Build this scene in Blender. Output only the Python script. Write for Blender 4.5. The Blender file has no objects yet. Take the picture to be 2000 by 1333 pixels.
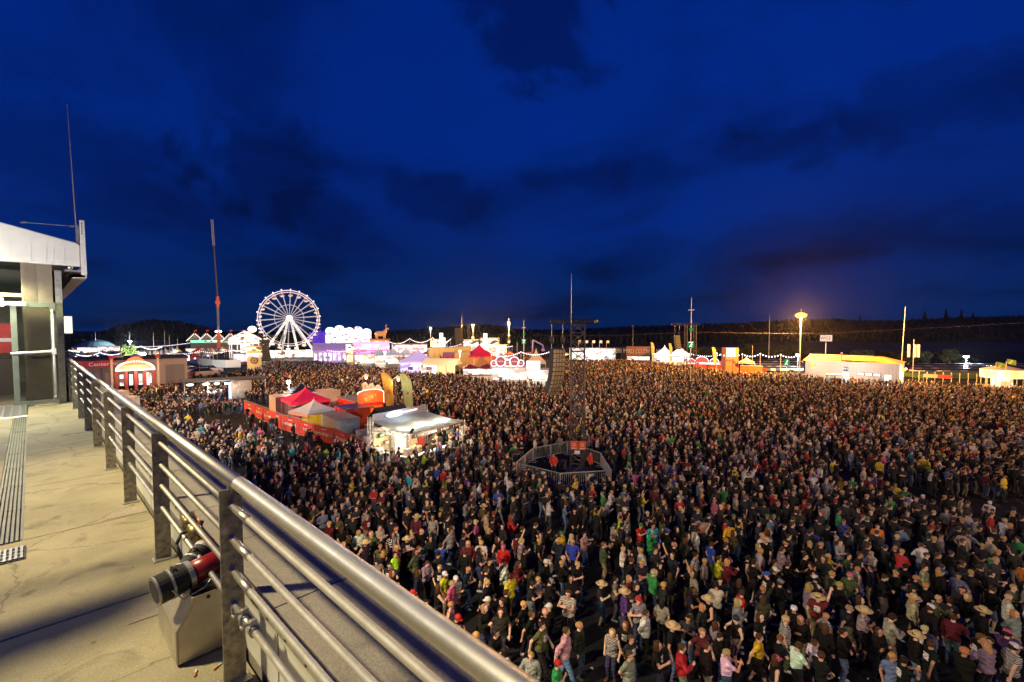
import bpy, bmesh, math, random
import numpy as np
from mathutils import Vector, Matrix

random.seed(7)
rng = np.random.default_rng(11)
SC = bpy.context.scene
COL = SC.collection
RAD = math.radians

# ------------------------------------------------------------------ camera
F = 889.0; CX = 1000.0; CY = 666.5; HC = 10.8; PITCH = RAD(2.5); YH = 645.0
SH = YH - CY + F * math.tan(PITCH)
cam = bpy.data.objects.new('camera', bpy.data.cameras.new('camera'))
COL.objects.link(cam); SC.camera = cam
cam.location = (0, 0, HC); cam.rotation_euler = (RAD(90) - PITCH, 0, 0)
cam.data.sensor_width = 36.0; cam.data.lens = F / 2000 * 36
cam.data.shift_y = SH / 2000
cam.data.clip_start = 0.05; cam.data.clip_end = 6000
cam.data.dof.use_dof = True; cam.data.dof.focus_distance = 26.0; cam.data.dof.aperture_fstop = 4.5
SC.render.resolution_x = 1024; SC.render.resolution_y = 682

# ------------------------------------------------------------------ sky (dusk, blue hour, thin cloud)
world = bpy.data.worlds.new('World'); SC.world = world; world.use_nodes = True
nt = world.node_tree; N = nt.nodes; L = nt.links
bg = N['Background']
tc = N.new('ShaderNodeTexCoord'); sep = N.new('ShaderNodeSeparateXYZ'); L.new(tc.outputs['Generated'], sep.inputs[0])
ramp = N.new('ShaderNodeValToRGB'); L.new(sep.outputs['Z'], ramp.inputs[0])
e = ramp.color_ramp.elements
e[0].position = 0.0; e[0].color = (0.0003, 0.017, 0.098, 1)
e[1].position = 1.0; e[1].color = (0.0002, 0.02, 0.2, 1)
for p, c in ((0.07, (0.0002, 0.019, 0.13, 1)), (0.2, (0.0001, 0.019, 0.185, 1)), (0.38, (0.0001, 0.023, 0.25, 1)), (0.6, (0.0001, 0.022, 0.25, 1))):
    q = ramp.color_ramp.elements.new(p); q.color = c
# cloud layer: direction projected on a flat sheet overhead
zz = N.new('ShaderNodeMath'); zz.operation = 'ADD'; zz.inputs[1].default_value = 0.16; L.new(sep.outputs['Z'], zz.inputs[0])
zm = N.new('ShaderNodeMath'); zm.operation = 'MAXIMUM'; zm.inputs[1].default_value = 0.1; L.new(zz.outputs[0], zm.inputs[0])
dv = N.new('ShaderNodeVectorMath'); dv.operation = 'DIVIDE'; L.new(tc.outputs['Generated'], dv.inputs[0]); L.new(zm.outputs[0], dv.inputs[1])
mp = N.new('ShaderNodeMapping'); L.new(dv.outputs[0], mp.inputs[0]); mp.inputs['Location'].default_value = (3.1, 0.7, 0); mp.inputs['Scale'].default_value = (1.0, 0.8, 0.0)
n1 = N.new('ShaderNodeTexNoise'); L.new(mp.outputs[0], n1.inputs['Vector']); n1.inputs['Scale'].default_value = 0.95; n1.inputs['Detail'].default_value = 7; n1.inputs['Roughness'].default_value = 0.55; n1.inputs['Distortion'].default_value = 0.35
cr = N.new('ShaderNodeValToRGB'); L.new(n1.outputs[0], cr.inputs[0])
cr.color_ramp.elements[0].position = 0.5; cr.color_ramp.elements[0].color = (1, 1, 1, 1)
cr.color_ramp.elements[1].position = 0.66; cr.color_ramp.elements[1].color = (0.9, 0.5, 0.5, 1)
n2 = N.new('ShaderNodeTexNoise'); L.new(mp.outputs[0], n2.inputs['Vector']); n2.inputs['Scale'].default_value = 0.55; n2.inputs['Detail'].default_value = 5
cr2 = N.new('ShaderNodeMapRange'); L.new(n2.outputs[0], cr2.inputs[0]); cr2.inputs[1].default_value = 0.3; cr2.inputs[2].default_value = 0.7; cr2.inputs[3].default_value = 0.74; cr2.inputs[4].default_value = 1.18
m1 = N.new('ShaderNodeMix'); m1.data_type = 'RGBA'; m1.blend_type = 'MULTIPLY'; m1.inputs[0].default_value = 1
# heavier cloud banks
def _ray(px, py):
    xc = (px - CX) / F; yc = -(py - CY - SH) / F; v = Vector((xc, math.cos(PITCH) + yc * math.sin(PITCH), -math.sin(PITCH) + yc * math.cos(PITCH))); return v.normalized()
n3 = N.new('ShaderNodeTexNoise'); L.new(tc.outputs['Generated'], n3.inputs['Vector']); n3.inputs['Scale'].default_value = 6.5; n3.inputs['Detail'].default_value = 9; n3.inputs['Roughness'].default_value = 0.62; n3.inputs['Distortion'].default_value = 0.4
cloud = cr.outputs[0]
for (px, py, rad, sx, sz, dark) in ((500, 320, .15, 1.0, 1.25, .6), (1065, 45, .14, .8, 1.1, .52), (850, 385, .12, .8, 1.7, .66), (640, 420, .1, .8, 1.7, .68), (1850, 180, .2, .7, 2.4, .72), (1580, 275, .1, .7, 2.3, .72), (90, 300, .2, .7, 2.4, .76), (1130, 345, .1, .7, 2.6, .76), (1500, 490, .3, .5, 4.0, .76)):
    d = _ray(px, py); s1 = N.new('ShaderNodeVectorMath'); s1.operation = 'SUBTRACT'; L.new(tc.outputs['Generated'], s1.inputs[0]); s1.inputs[1].default_value = d
    s2 = N.new('ShaderNodeVectorMath'); s2.operation = 'MULTIPLY'; L.new(s1.outputs[0], s2.inputs[0]); s2.inputs[1].default_value = (sx, sx, sz)
    ln = N.new('ShaderNodeVectorMath'); ln.operation = 'LENGTH'; L.new(s2.outputs[0], ln.inputs[0])
    wob = N.new('ShaderNodeMath'); wob.operation = 'MULTIPLY_ADD'; L.new(n3.outputs[0], wob.inputs[0]); wob.inputs[1].default_value = rad * 3.2; L.new(ln.outputs['Value'], wob.inputs[2])
    mr = N.new('ShaderNodeMapRange'); mr.interpolation_type = 'SMOOTHSTEP'; L.new(wob.outputs[0], mr.inputs[0]); mr.inputs[1].default_value = rad * 1.95; mr.inputs[2].default_value = rad * 2.5; mr.inputs[3].default_value = dark; mr.inputs[4].default_value = 1.0
    vm = N.new('ShaderNodeVectorMath'); vm.operation = 'SCALE'; L.new(cloud, vm.inputs[0]); L.new(mr.outputs[0], vm.inputs['Scale']); cloud = vm.outputs[0]
L.new(ramp.outputs[0], m1.inputs[6]); L.new(cloud, m1.inputs[7])
m2 = N.new('ShaderNodeVectorMath'); m2.operation = 'SCALE'; L.new(m1.outputs[2], m2.inputs[0]); L.new(cr2.outputs[0], m2.inputs['Scale'])
# a trace of physical twilight scattering under the blue
sk = N.new('ShaderNodeTexSky'); sk.sky_type = 'NISHITA'; sk.sun_disc = False; sk.sun_elevation = RAD(-4); sk.sun_rotation = RAD(180)
sks = N.new('ShaderNodeVectorMath'); sks.operation = 'SCALE'; sks.inputs['Scale'].default_value = 0.02; L.new(sk.outputs[0], sks.inputs[0])
ad = N.new('ShaderNodeVectorMath'); ad.operation = 'ADD'; L.new(m2.outputs[0], ad.inputs[0]); L.new(sks.outputs[0], ad.inputs[1])
L.new(ad.outputs[0], bg.inputs[0]); bg.inputs[1].default_value = 0.92

SC.view_settings.view_transform = 'Standard'; SC.view_settings.look = 'None'
SC.view_settings.exposure = 0.0; SC.view_settings.gamma = 1.0
SC.cycles.use_denoising = True
SC.cycles.sample_clamp_indirect = 4.0
SC.cycles.max_bounces = 5; SC.cycles.diffuse_bounces = 2; SC.cycles.glossy_bounces = 3; SC.cycles.transparent_max_bounces = 8
SC.cycles.caustics_reflective = False; SC.cycles.caustics_refractive = False
SC.cycles.use_light_tree = True

def light(name, kind, loc, power, color, size=0.3, target=None, spot=None, blend=0.4, parent=None):
    d = bpy.data.lights.new(name, kind); d.energy = power; d.color = color
    if kind in ('POINT', 'SPOT'): d.shadow_soft_size = size
    if kind == 'AREA': d.size = size
    if spot: d.spot_size = RAD(spot); d.spot_blend = blend
    o = bpy.data.objects.new(name, d); COL.objects.link(o); o.location = loc
    if target is not None:
        o.rotation_euler = (Vector(target) - Vector(loc)).to_track_quat('-Z', 'Y').to_euler()
    if parent: o.parent = parent
    return o

# ------------------------------------------------------------------ picking points
def ray(px, py):
    xc = (px - CX) / F; yc = -(py - CY - SH) / F
    return (xc, math.cos(PITCH) + yc * math.sin(PITCH), -math.sin(PITCH) + yc * math.cos(PITCH))
def ground(px, py, z=0.0):
    d = ray(px, py); k = (z - HC) / d[2]
    return Vector((d[0] * k, d[1] * k, z))
def at(px, py, Y):
    d = ray(px, py); k = Y / d[1]
    return Vector((d[0] * k, Y, HC + d[2] * k))
def proj(P):
    x, y, z = P[0], P[1], P[2] - HC
    dep = y * math.cos(PITCH) - z * math.sin(PITCH)
    up = y * math.sin(PITCH) + z * math.cos(PITCH)
    return CX + F * x / dep, CY + SH - F * up / dep
def face_cam(P): return math.atan2(-P[0], P[1])
def yvis(vb): return F * (HC - 1.7) / (vb - YH)      # depth of a thing whose foot shows just over heads at row vb

# ------------------------------------------------------------------ materials
MATS = {}
def pm(name, col, rough=0.6, metal=0.0, var=0.15, scale=6.0, bump=0.0, emit=None, es=0.0, bscale=None, alpha=1.0, trans=0.0):
    if name in MATS: return MATS[name]
    m = bpy.data.materials.new(name); m.use_nodes = True; MATS[name] = m
    n = m.node_tree.nodes; l = m.node_tree.links; b = n['Principled BSDF']
    b.inputs['Roughness'].default_value = rough; b.inputs['Metallic'].default_value = metal
    if var > 0:
        t = n.new('ShaderNodeTexCoord'); x = n.new('ShaderNodeTexNoise'); l.new(t.outputs['Object'], x.inputs['Vector'])
        x.inputs['Scale'].default_value = scale; x.inputs['Detail'].default_value = 6; x.inputs['Roughness'].default_value = 0.62
        r = n.new('ShaderNodeMapRange'); l.new(x.outputs[0], r.inputs[0]); r.inputs[1].default_value = 0.3; r.inputs[2].default_value = 0.7
        r.inputs[3].default_value = 1 - var; r.inputs[4].default_value = 1 + var
        v = n.new('ShaderNodeVectorMath'); v.operation = 'SCALE'; v.inputs[0].default_value = col[:3]; l.new(r.outputs[0], v.inputs['Scale'])
        l.new(v.outputs[0], b.inputs['Base Color'])
        rr = n.new('ShaderNodeMapRange'); l.new(x.outputs[0], rr.inputs[0]); rr.inputs[3].default_value = min(1, rough + .12); rr.inputs[4].default_value = max(0.02, rough - .12)
        l.new(rr.outputs[0], b.inputs['Roughness'])
        if bump > 0:
            x2 = n.new('ShaderNodeTexNoise'); l.new(t.outputs['Object'], x2.inputs['Vector']); x2.inputs['Scale'].default_value = bscale or scale * 8; x2.inputs['Detail'].default_value = 4
            bp = n.new('ShaderNodeBump'); bp.inputs['Strength'].default_value = bump; bp.inputs['Distance'].default_value = 0.01; l.new(x2.outputs[0], bp.inputs['Height']); l.new(bp.outputs[0], b.inputs['Normal'])
    else:
        b.inputs['Base Color'].default_value = (*col[:3], 1)
    if trans: b.inputs['Transmission Weight'].default_value = trans
    if alpha < 1: b.inputs['Alpha'].default_value = alpha
    if emit:
        b.inputs['Emission Color'].default_value = (*emit, 1); b.inputs['Emission Strength'].default_value = es
        m.cycles.emission_sampling = 'NONE'
    return m
def em(name, col, s, sample=False):
    if name in MATS: return MATS[name]
    m = bpy.data.materials.new(name); m.use_nodes = True; MATS[name] = m
    n = m.node_tree.nodes; n.clear(); o = n.new('ShaderNodeOutputMaterial'); q = n.new('ShaderNodeEmission')
    q.inputs[0].default_value = (*col, 1); q.inputs[1].default_value = s; m.node_tree.links.new(q.outputs[0], o.inputs[0])
    m.cycles.emission_sampling = 'AUTO' if sample else 'NONE'
    return m
def emtex(name, col, s, scale=0.9):
    """a lit stall interior or printed light panel: shelves, goods and print break up the glow"""
    if name in MATS: return MATS[name]
    m = bpy.data.materials.new(name); m.use_nodes = True; MATS[name] = m
    n = m.node_tree.nodes; l = m.node_tree.links; n.clear(); o = n.new('ShaderNodeOutputMaterial'); q = n.new('ShaderNodeEmission'); l.new(q.outputs[0], o.inputs[0])
    t = n.new('ShaderNodeTexCoord'); mp = n.new('ShaderNodeMapping'); l.new(t.outputs['Object'], mp.inputs[0]); mp.inputs['Scale'].default_value = (1.0, 0.2, 1.6)
    v = n.new('ShaderNodeTexVoronoi'); v.inputs['Scale'].default_value = scale; v.distance = 'CHEBYCHEV'; l.new(mp.outputs[0], v.inputs['Vector'])
    r = n.new('ShaderNodeValToRGB'); sp = n.new('ShaderNodeSeparateColor'); l.new(v.outputs['Color'], sp.inputs[0]); l.new(sp.outputs[0], r.inputs[0]); r.color_ramp.interpolation = 'CONSTANT'
    e_ = r.color_ramp.elements; e_[0].position = 0; e_[0].color = (col[0] * .16, col[1] * .1, col[2] * .09, 1); e_[1].position = .14; e_[1].color = (col[0] * .6, col[1] * .42, col[2] * .36, 1)
    k = e_.new(.34); k.color = (*col, 1); k = e_.new(.8); k.color = (col[0] * .8, col[1] * .85, col[2] * .8, 1)
    l.new(r.outputs[0], q.inputs[0]); q.inputs[1].default_value = s; m.cycles.emission_sampling = 'NONE'
    return m
def tint(name, rough=0.8, var=0.25, scale=9.0, bump=0.0, stripe=None):
    """a cloth or hair material that takes the object's own colour"""
    m = bpy.data.materials.new(name); m.use_nodes = True
    n = m.node_tree.nodes; l = m.node_tree.links; b = n['Principled BSDF']; b.inputs['Roughness'].default_value = rough; b.inputs['Specular IOR Level'].default_value = .15
    oi = n.new('ShaderNodeObjectInfo'); t = n.new('ShaderNodeTexCoord'); x = n.new('ShaderNodeTexNoise'); l.new(t.outputs['Object'], x.inputs['Vector'])
    x.inputs['Scale'].default_value = scale; x.inputs['Detail'].default_value = 4
    r = n.new('ShaderNodeMapRange'); l.new(x.outputs[0], r.inputs[0]); r.inputs[1].default_value = .3; r.inputs[2].default_value = .7; r.inputs[3].default_value = 1 - var; r.inputs[4].default_value = 1 + var
    v = n.new('ShaderNodeVectorMath'); v.operation = 'SCALE'; l.new(oi.outputs['Color'], v.inputs[0]); l.new(r.outputs[0], v.inputs['Scale']); l.new(v.outputs[0], b.inputs['Base Color'])
    if stripe:
        w = n.new('ShaderNodeTexWave'); w.bands_direction = stripe; w.inputs['Scale'].default_value = 9 if stripe == 'Z' else 7; w.inputs['Distortion'].default_value = .6; l.new(t.outputs['Object'], w.inputs['Vector'])
        rr = n.new('ShaderNodeValToRGB'); rr.color_ramp.interpolation = 'CONSTANT'; l.new(w.outputs[0], rr.inputs[0]); rr.color_ramp.elements[0].color = (0, 0, 0, 1); rr.color_ramp.elements[1].position = .55; rr.color_ramp.elements[1].color = (1, 1, 1, 1)
        mx = n.new('ShaderNodeMix'); mx.data_type = 'RGBA'; l.new(rr.outputs[0], mx.inputs[0]); l.new(v.outputs[0], mx.inputs[6]); mx.inputs[7].default_value = (.45, .43, .4, 1); l.new(mx.outputs[2], b.inputs['Base Color'])
    if bump:
        bp = n.new('ShaderNodeBump'); bp.inputs['Strength'].default_value = bump; bp.inputs['Distance'].default_value = 0.02; l.new(x.outputs[0], bp.inputs['Height']); l.new(bp.outputs[0], b.inputs['Normal'])
    return m

# ------------------------------------------------------------------ mesh collector
class MB:
    def __init__(s): s.v = []; s.f = []; s.m = []
    def add(s, vs, fs, mi=0):
        o = len(s.v); s.v += [tuple(p) for p in vs]; s.f += [tuple(i + o for i in f) for f in fs]; s.m += [mi] * len(fs); return s
    def box(s, x0, x1, y0, y1, z0, z1, mi=0):
        return s.add([(x0, y0, z0), (x1, y0, z0), (x1, y1, z0), (x0, y1, z0), (x0, y0, z1), (x1, y0, z1), (x1, y1, z1), (x0, y1, z1)],
                     [(0, 3, 2, 1), (4, 5, 6, 7), (0, 1, 5, 4), (1, 2, 6, 5), (2, 3, 7, 6), (3, 0, 4, 7)], mi)
    def bar(s, p, q, r, n=6, mi=0, r2=None, caps=True):
        p = Vector(p); q = Vector(q); d = (q - p)
        if d.length < 1e-6: return s
        d.normalize(); a = d.orthogonal().normalized(); b = d.cross(a); r2 = r if r2 is None else r2
        vs = []
        for c, rr in ((p, r), (q, r2)):
            for i in range(n):
                t = 2 * math.pi * (i + .5) / n; vs.append(c + a * (math.cos(t) * rr) + b * (math.sin(t) * rr))
        fs = [(i, (i + 1) % n, n + (i + 1) % n, n + i) for i in range(n)]
        if caps: fs += [tuple(range(n - 1, -1, -1)), tuple(range(n, 2 * n))]
        return s.add(vs, fs, mi)
    def path(s, pts, r, n=6, mi=0):
        for a, b in zip(pts[:-1], pts[1:]): s.bar(a, b, r, n, mi)
        return s
    def prism(s, poly, a0, a1, axis='y', mi=0):
        """extrude a 2-d outline: axis y -> (x,z) outline, x -> (y,z) outline, z -> (x,y) outline"""
        mk = {'y': lambda u, w, a: (u, a, w), 'x': lambda u, w, a: (a, u, w), 'z': lambda u, w, a: (u, w, a)}[axis]
        n = len(poly); vs = [mk(u, w, a0) for u, w in poly] + [mk(u, w, a1) for u, w in poly]
        fs = [(i, (i + 1) % n, n + (i + 1) % n, n + i) for i in range(n)] + [tuple(range(n - 1, -1, -1)), tuple(range(n, 2 * n))]
        return s.add(vs, fs, mi)
    def lathe(s, prof, n=16, c=(0, 0, 0), mi=0):
        vs = []
        for r, z in prof:
            for i in range(n):
                t = 2 * math.pi * i / n; vs.append((c[0] + r * math.cos(t), c[1] + r * math.sin(t), c[2] + z))
        fs = []
        for k in range(len(prof) - 1):
            for i in range(n):
                fs.append((k * n + i, k * n + (i + 1) % n, (k + 1) * n + (i + 1) % n, (k + 1) * n + i))
        return s.add(vs, fs, mi)
    def ell(s, c, r, nu=10, nv=7, mi=0):
        prof = []
        vs = []; fs = []
        for j in range(1, nv):
            ph = math.pi * j / nv
            for i in range(nu):
                t = 2 * math.pi * i / nu; vs.append((c[0] + r[0] * math.sin(ph) * math.cos(t), c[1] + r[1] * math.sin(ph) * math.sin(t), c[2] + r[2] * math.cos(ph)))
        vs += [(c[0], c[1], c[2] + r[2]), (c[0], c[1], c[2] - r[2])]; T = len(vs) - 2
        for j in range(nv - 2):
            for i in range(nu): fs.append((j * nu + i, (j + 1) * nu + i, (j + 1) * nu + (i + 1) % nu, j * nu + (i + 1) % nu))
        for i in range(nu):
            fs.append((T, i, (i + 1) % nu)); b = (nv - 2) * nu; fs.append((T + 1, b + (i + 1) % nu, b + i))
        return s.add(vs, fs, mi)
    def mesh(s, name, mats, smooth=False):
        me = bpy.data.meshes.new(name); me.from_pydata(s.v, [], s.f)
        for m in (mats if isinstance(mats, (list, tuple)) else [mats]): me.materials.append(m)
        if any(s.m): me.polygons.foreach_set('material_index', s.m)
        if smooth: me.polygons.foreach_set('use_smooth', [True] * len(s.f))
        me.update(); return me
    def build(s, name, mats, parent=None, smooth=False, loc=None, rz=None):
        return obj(name, s.mesh(name, mats, smooth), parent, loc, rz)

def obj(name, me, parent=None, loc=None, rz=None):
    o = bpy.data.objects.new(name, me); COL.objects.link(o)
    if parent: o.parent = parent
    if loc is not None: o.location = loc
    if rz is not None: o.rotation_euler = (0, 0, rz)
    return o
def tag(o, label=None, cat=None, group=None, kind=None):
    for k, v in (('label', label), ('category', cat), ('group', group), ('kind', kind)):
        if v: o[k] = v
    return o
def thing(name, label, cat, loc=(0, 0, 0), rz=0.0, group=None):
    return tag(obj(name, None, None, loc, rz), label, cat, group)
def bevel(o, w=0.004, seg=2):
    b = o.modifiers.new('bevel', 'BEVEL'); b.width = w; b.segments = seg; b.limit_method = 'ANGLE'; return o
def text(name, body, size, mat, parent, loc, rot, extrude=0.004, align='CENTER', sx=1.0):
    c = bpy.data.curves.new(name, 'FONT'); c.body = body; c.size = size; c.extrude = extrude; c.align_x = align; c.align_y = 'CENTER'; c.resolution_u = 2
    t = bpy.data.objects.new(name, c); COL.objects.link(t)
    dg = bpy.context.evaluated_depsgraph_get(); me = bpy.data.meshes.new_from_object(t.evaluated_get(dg))
    bpy.data.objects.remove(t); bpy.data.curves.remove(c)
    me.materials.clear(); me.materials.append(mat)
    o = obj(name, me, parent); o.location = loc; o.rotation_euler = rot; o.scale = (sx, 1, 1); return o
UP = (RAD(90), 0, 0)      # lettering that stands upright and reads from -y

# common materials
STEEL = pm('brushed_steel', (0.47, 0.45, 0.41), 0.46, 1.0, 0.2, 10)
GALV = pm('galvanised_steel', (0.42, 0.41, 0.38), 0.45, 0.75, 0.3, 9, 0.05)
DULL = pm('dull_zinc', (0.4, 0.4, 0.38), 0.6, 0.15, 0.2, 5)
BLACKM = pm('black_metal', (0.02, 0.02, 0.022), 0.5, 0.4)
ALU = pm('truss_aluminium', (0.45, 0.45, 0.46), 0.4, 0.85, 0.12)
DARKTRUSS = pm('dark_truss', (0.1, 0.085, 0.075), 0.55, 0.2, 0.2)
WHITE = pm('white_paint', (0.75, 0.74, 0.72), 0.5)
PVC = pm('white_tarpaulin', (0.72, 0.71, 0.69), 0.55, 0, 0.06, 3, 0.1, bscale=4)
RED = pm('red_paint', (0.5, 0.03, 0.03), 0.45)
MAROON = pm('maroon_cloth', (0.2, 0.012, 0.035), 0.7)
WOOD = pm('plywood', (0.42, 0.3, 0.2), 0.7, 0, 0.2, 4)
DARK = pm('dark_paint', (0.03, 0.03, 0.035), 0.6)
BEIGE = pm('beige_cladding', (0.55, 0.48, 0.4), 0.7)
E_WHITE = emtex('lamp_white', (1.0, 0.93, 0.84), 1.7)
E_HOT = em('lamp_hot_white', (1.0, 0.96, 0.9), 25)
E_WARM = emtex('lamp_warm', (1.0, 0.72, 0.38), 2.4)
E_COOL = emtex('lamp_cool', (0.75, 0.85, 1.0), 2.2)
E_SOD = em('lamp_sodium', (1.0, 0.3, 0.03), 3.2)
E_PINK = em('lamp_pink', (1.0, 0.45, 0.9), 4)
E_VIOL = em('lamp_violet', (0.45, 0.2, 1.0), 3)
E_GREEN = em('sign_green', (0.03, 0.5, 0.12), 0.6)
E_BULB = em('bulb', (1.0, 0.82, 0.68), 3.5)
E_ROSE = em('bulb_rose', (1.0, 0.72, 0.62), 4)
E_RED = em('lamp_red', (1.0, 0.08, 0.03), 3)
E_SIGN = em('lit_sign_white', (1.0, 0.97, 0.92), 2.2)
E_BLUEW = em('lamp_bluewhite', (0.85, 0.9, 1.0), 4)
E_INT = em('hall_light', (0.95, 1.0, 0.8), 1.3)
E_BAR = em('bar_light', (1.0, 0.86, 0.6), 5)
E_YEL = em('yellow_wash', (1.0, 0.7, 0.25), 1.0)
E_ORG = em('orange_sign', (1.0, 0.25, 0.05), 1.2)
E_FACADE = emtex('fair_facade', (1.0, 0.9, 1.0), 2.8, 1.2)
E_PANEL = em('screen_panel', (0.8, 0.85, 1.0), 1.6)
def canvas(name, col, k=.45):
    """thin cloth that lets light through"""
    m = pm(name, col, .55, 0, .1, 1.5); n = m.node_tree.nodes; l = m.node_tree.links; o = n['Material Output']; mx = n.new('ShaderNodeMixShader'); t = n.new('ShaderNodeBsdfTranslucent'); t.inputs[0].default_value = (*col, 1)
    mx.inputs[0].default_value = k; l.new(n['Principled BSDF'].outputs[0], mx.inputs[1]); l.new(t.outputs[0], mx.inputs[2]); l.new(mx.outputs[0], o.inputs[0]); return m
GLASS = pm('glass', (0.5, 0.58, 0.52), 0.05, 0, 0, trans=1.0)

# ================================================================== ground and hills
def asphalt():
    m = bpy.data.materials.new('asphalt'); m.use_nodes = True; n = m.node_tree.nodes; l = m.node_tree.links; b = n['Principled BSDF']
    t = n.new('ShaderNodeTexCoord')
    a = n.new('ShaderNodeTexNoise'); a.inputs['Scale'].default_value = 0.25; a.inputs['Detail'].default_value = 8; l.new(t.outputs['Object'], a.inputs['Vector'])
    g = n.new('ShaderNodeTexNoise'); g.inputs['Scale'].default_value = 40; g.inputs['Detail'].default_value = 3; l.new(t.outputs['Object'], g.inputs['Vector'])
    r = n.new('ShaderNodeValToRGB'); l.new(a.outputs[0], r.inputs[0]); r.color_ramp.elements[0].position = .35; r.color_ramp.elements[0].color = (.012, .012, .012, 1); r.color_ramp.elements[1].position = .7; r.color_ramp.elements[1].color = (.034, .032, .031, 1)
    mx = n.new('ShaderNodeMix'); mx.data_type = 'RGBA'; mx.blend_type = 'MULTIPLY'; mx.inputs[0].default_value = .5; l.new(r.outputs[0], mx.inputs[6]); l.new(g.outputs[0], mx.inputs[7]); l.new(mx.outputs[2], b.inputs['Base Color'])
    b.inputs['Roughness'].default_value = .85; b.inputs['Specular IOR Level'].default_value = .12
    bp = n.new('ShaderNodeBump'); bp.inputs['Strength'].default_value = .3; l.new(g.outputs[0], bp.inputs['Height']); l.new(bp.outputs[0], b.inputs['Normal'])
    return m
mb = MB(); S = 4000; mb.add([(-S, -380, 0), (S, -380, 0), (S, S, 0), (-S, S, 0)], [(0, 1, 2, 3)])
tag(mb.build('ground', asphalt()), kind='structure')

GRASS = pm('dark_grass', (0.03, 0.045, 0.012), 0.9, 0, 0.4, 0.4)
HILLM = pm('hill_soil', (0.02, 0.024, 0.014), 0.95, 0, 0.4, 0.05)
def interp(tab, x):
    for (a, ya), (b, yb) in zip(tab[:-1], tab[1:]):
        if a <= x <= b: return ya + (yb - ya) * (x - a) / (b - a)
    return tab[0][1] if x < tab[0][0] else tab[-1][1]
CONIFER = pm('conifer_needles', (0.026, 0.036, 0.02), 0.95, 0, 0.5, 0.3)
def ridge(name, prof, D, th, front, seed, label, spacing, tree_front):
    r = random.Random(seed)
    mb = MB(); xs = np.arange(prof[0][0], prof[-1][0] + 1, 20)
    rows = [(D - front, 0.0), (D - front * .5, .45), (D, 1.0), (D + 120, .7), (D + 400, .5)]
    n = len(xs); crest = {}
    for (d, k) in rows:
        for x in xs:
            P = at(x, interp(prof, x), D); z = max(0.3, P[2] - th) * k - (0.2 if k == 0 else 0)
            s = d / D; mb.v.append((P[0] * s, P[1] * s, z))
    for j in range(len(rows) - 1):
        for i in range(n - 1): mb.f.append((j * n + i, j * n + i + 1, (j + 1) * n + i + 1, (j + 1) * n + i)); mb.m.append(0)
    tag(mb.build(name, HILLM, smooth=True), kind='structure')
    # the wood on it
    tb = MB(); x = prof[0][0]
    for d in np.arange(D - tree_front, D + 25, spacing * 1.3):
        x = prof[0][0]
        while x < prof[-1][0]:
            x += spacing * F / D * r.uniform(.7, 1.35)
            P = at(x, interp(prof, x), D); zc = max(.3, P[2] - th)
            k = (1 - (D - d) / front * 1.1) if d < D - front * .5 else 1 - (D - d) / (front * .5) * .55
            k = (d - (D - front)) / (front * .5) * .45 if d < D - front * .5 else .45 + (d - (D - front * .5)) / (front * .5) * .55
            z = zc * min(1, max(0, k)) - .5; s = d / D * r.uniform(.985, 1.015)
            bx, by = P[0] * s, P[1] * s; h = th * r.uniform(.8, 1.06); w = h * r.uniform(.34, .55)
            if r.random() < .02: h *= 1.18
            tiers = 4; nn = 6
            for t in range(tiers):
                z0 = z + h * (0.08 + .22 * t); z1 = z + h * min(1, .42 + .22 * t); rr = w * (1 - .23 * t)
                a0 = r.random() * 6; o = len(tb.v)
                for i in range(nn):
                    q = rr * r.uniform(.7, 1.25); tb.v.append((bx + q * math.cos(a0 + i * 2 * math.pi / nn), by + q * math.sin(a0 + i * 2 * math.pi / nn), z0 + r.uniform(-.06, .06) * h))
                tb.v.append((bx, by, z1))
                for i in range(nn): tb.f.append((o + i, o + (i + 1) % nn, o + nn)); tb.m.append(0)
    tag(tb.build(name.replace('hill', 'forest'), CONIFER), label, 'forest', kind='stuff')
ridge('hill_west', [(60, 656), (165, 655), (195, 647), (228, 634), (260, 627), (300, 621), (345, 624), (385, 631), (420, 641), (450, 648), (700, 652)], 430, 6, 150, 3, 'dark conifer forest on the round hill left of the ferris wheel', 4.2, 110)
ridge('hill_east', [(640, 650), (760, 645), (860, 637), (920, 632), (965, 632), (1010, 641), (1090, 642), (1240, 635), (1340, 632), (1450, 628), (1560, 621), (1630, 620), (1680, 624), (1760, 623), (1860, 618), (2000, 614), (2300, 610)], 620, 6, 400, 5, 'black wooded ridge along the horizon behind the field', 6.4, 330)

# ================================================================== the balcony: local x = outward, y = along the railing, z = above its floor
ALPHA = RAD(46.6); ZF = HC - 1.77
def bal(name, label, cat, group=None): return thing(name, label, cat, (0, 0, ZF), ALPHA, group)
def bobj(mb, name, mats, parent=None, smooth=False): 
    return mb.build(name, mats, parent, smooth, loc=(0, 0, ZF), rz=ALPHA) if parent is None else mb.build(name, mats, parent, smooth)

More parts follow.
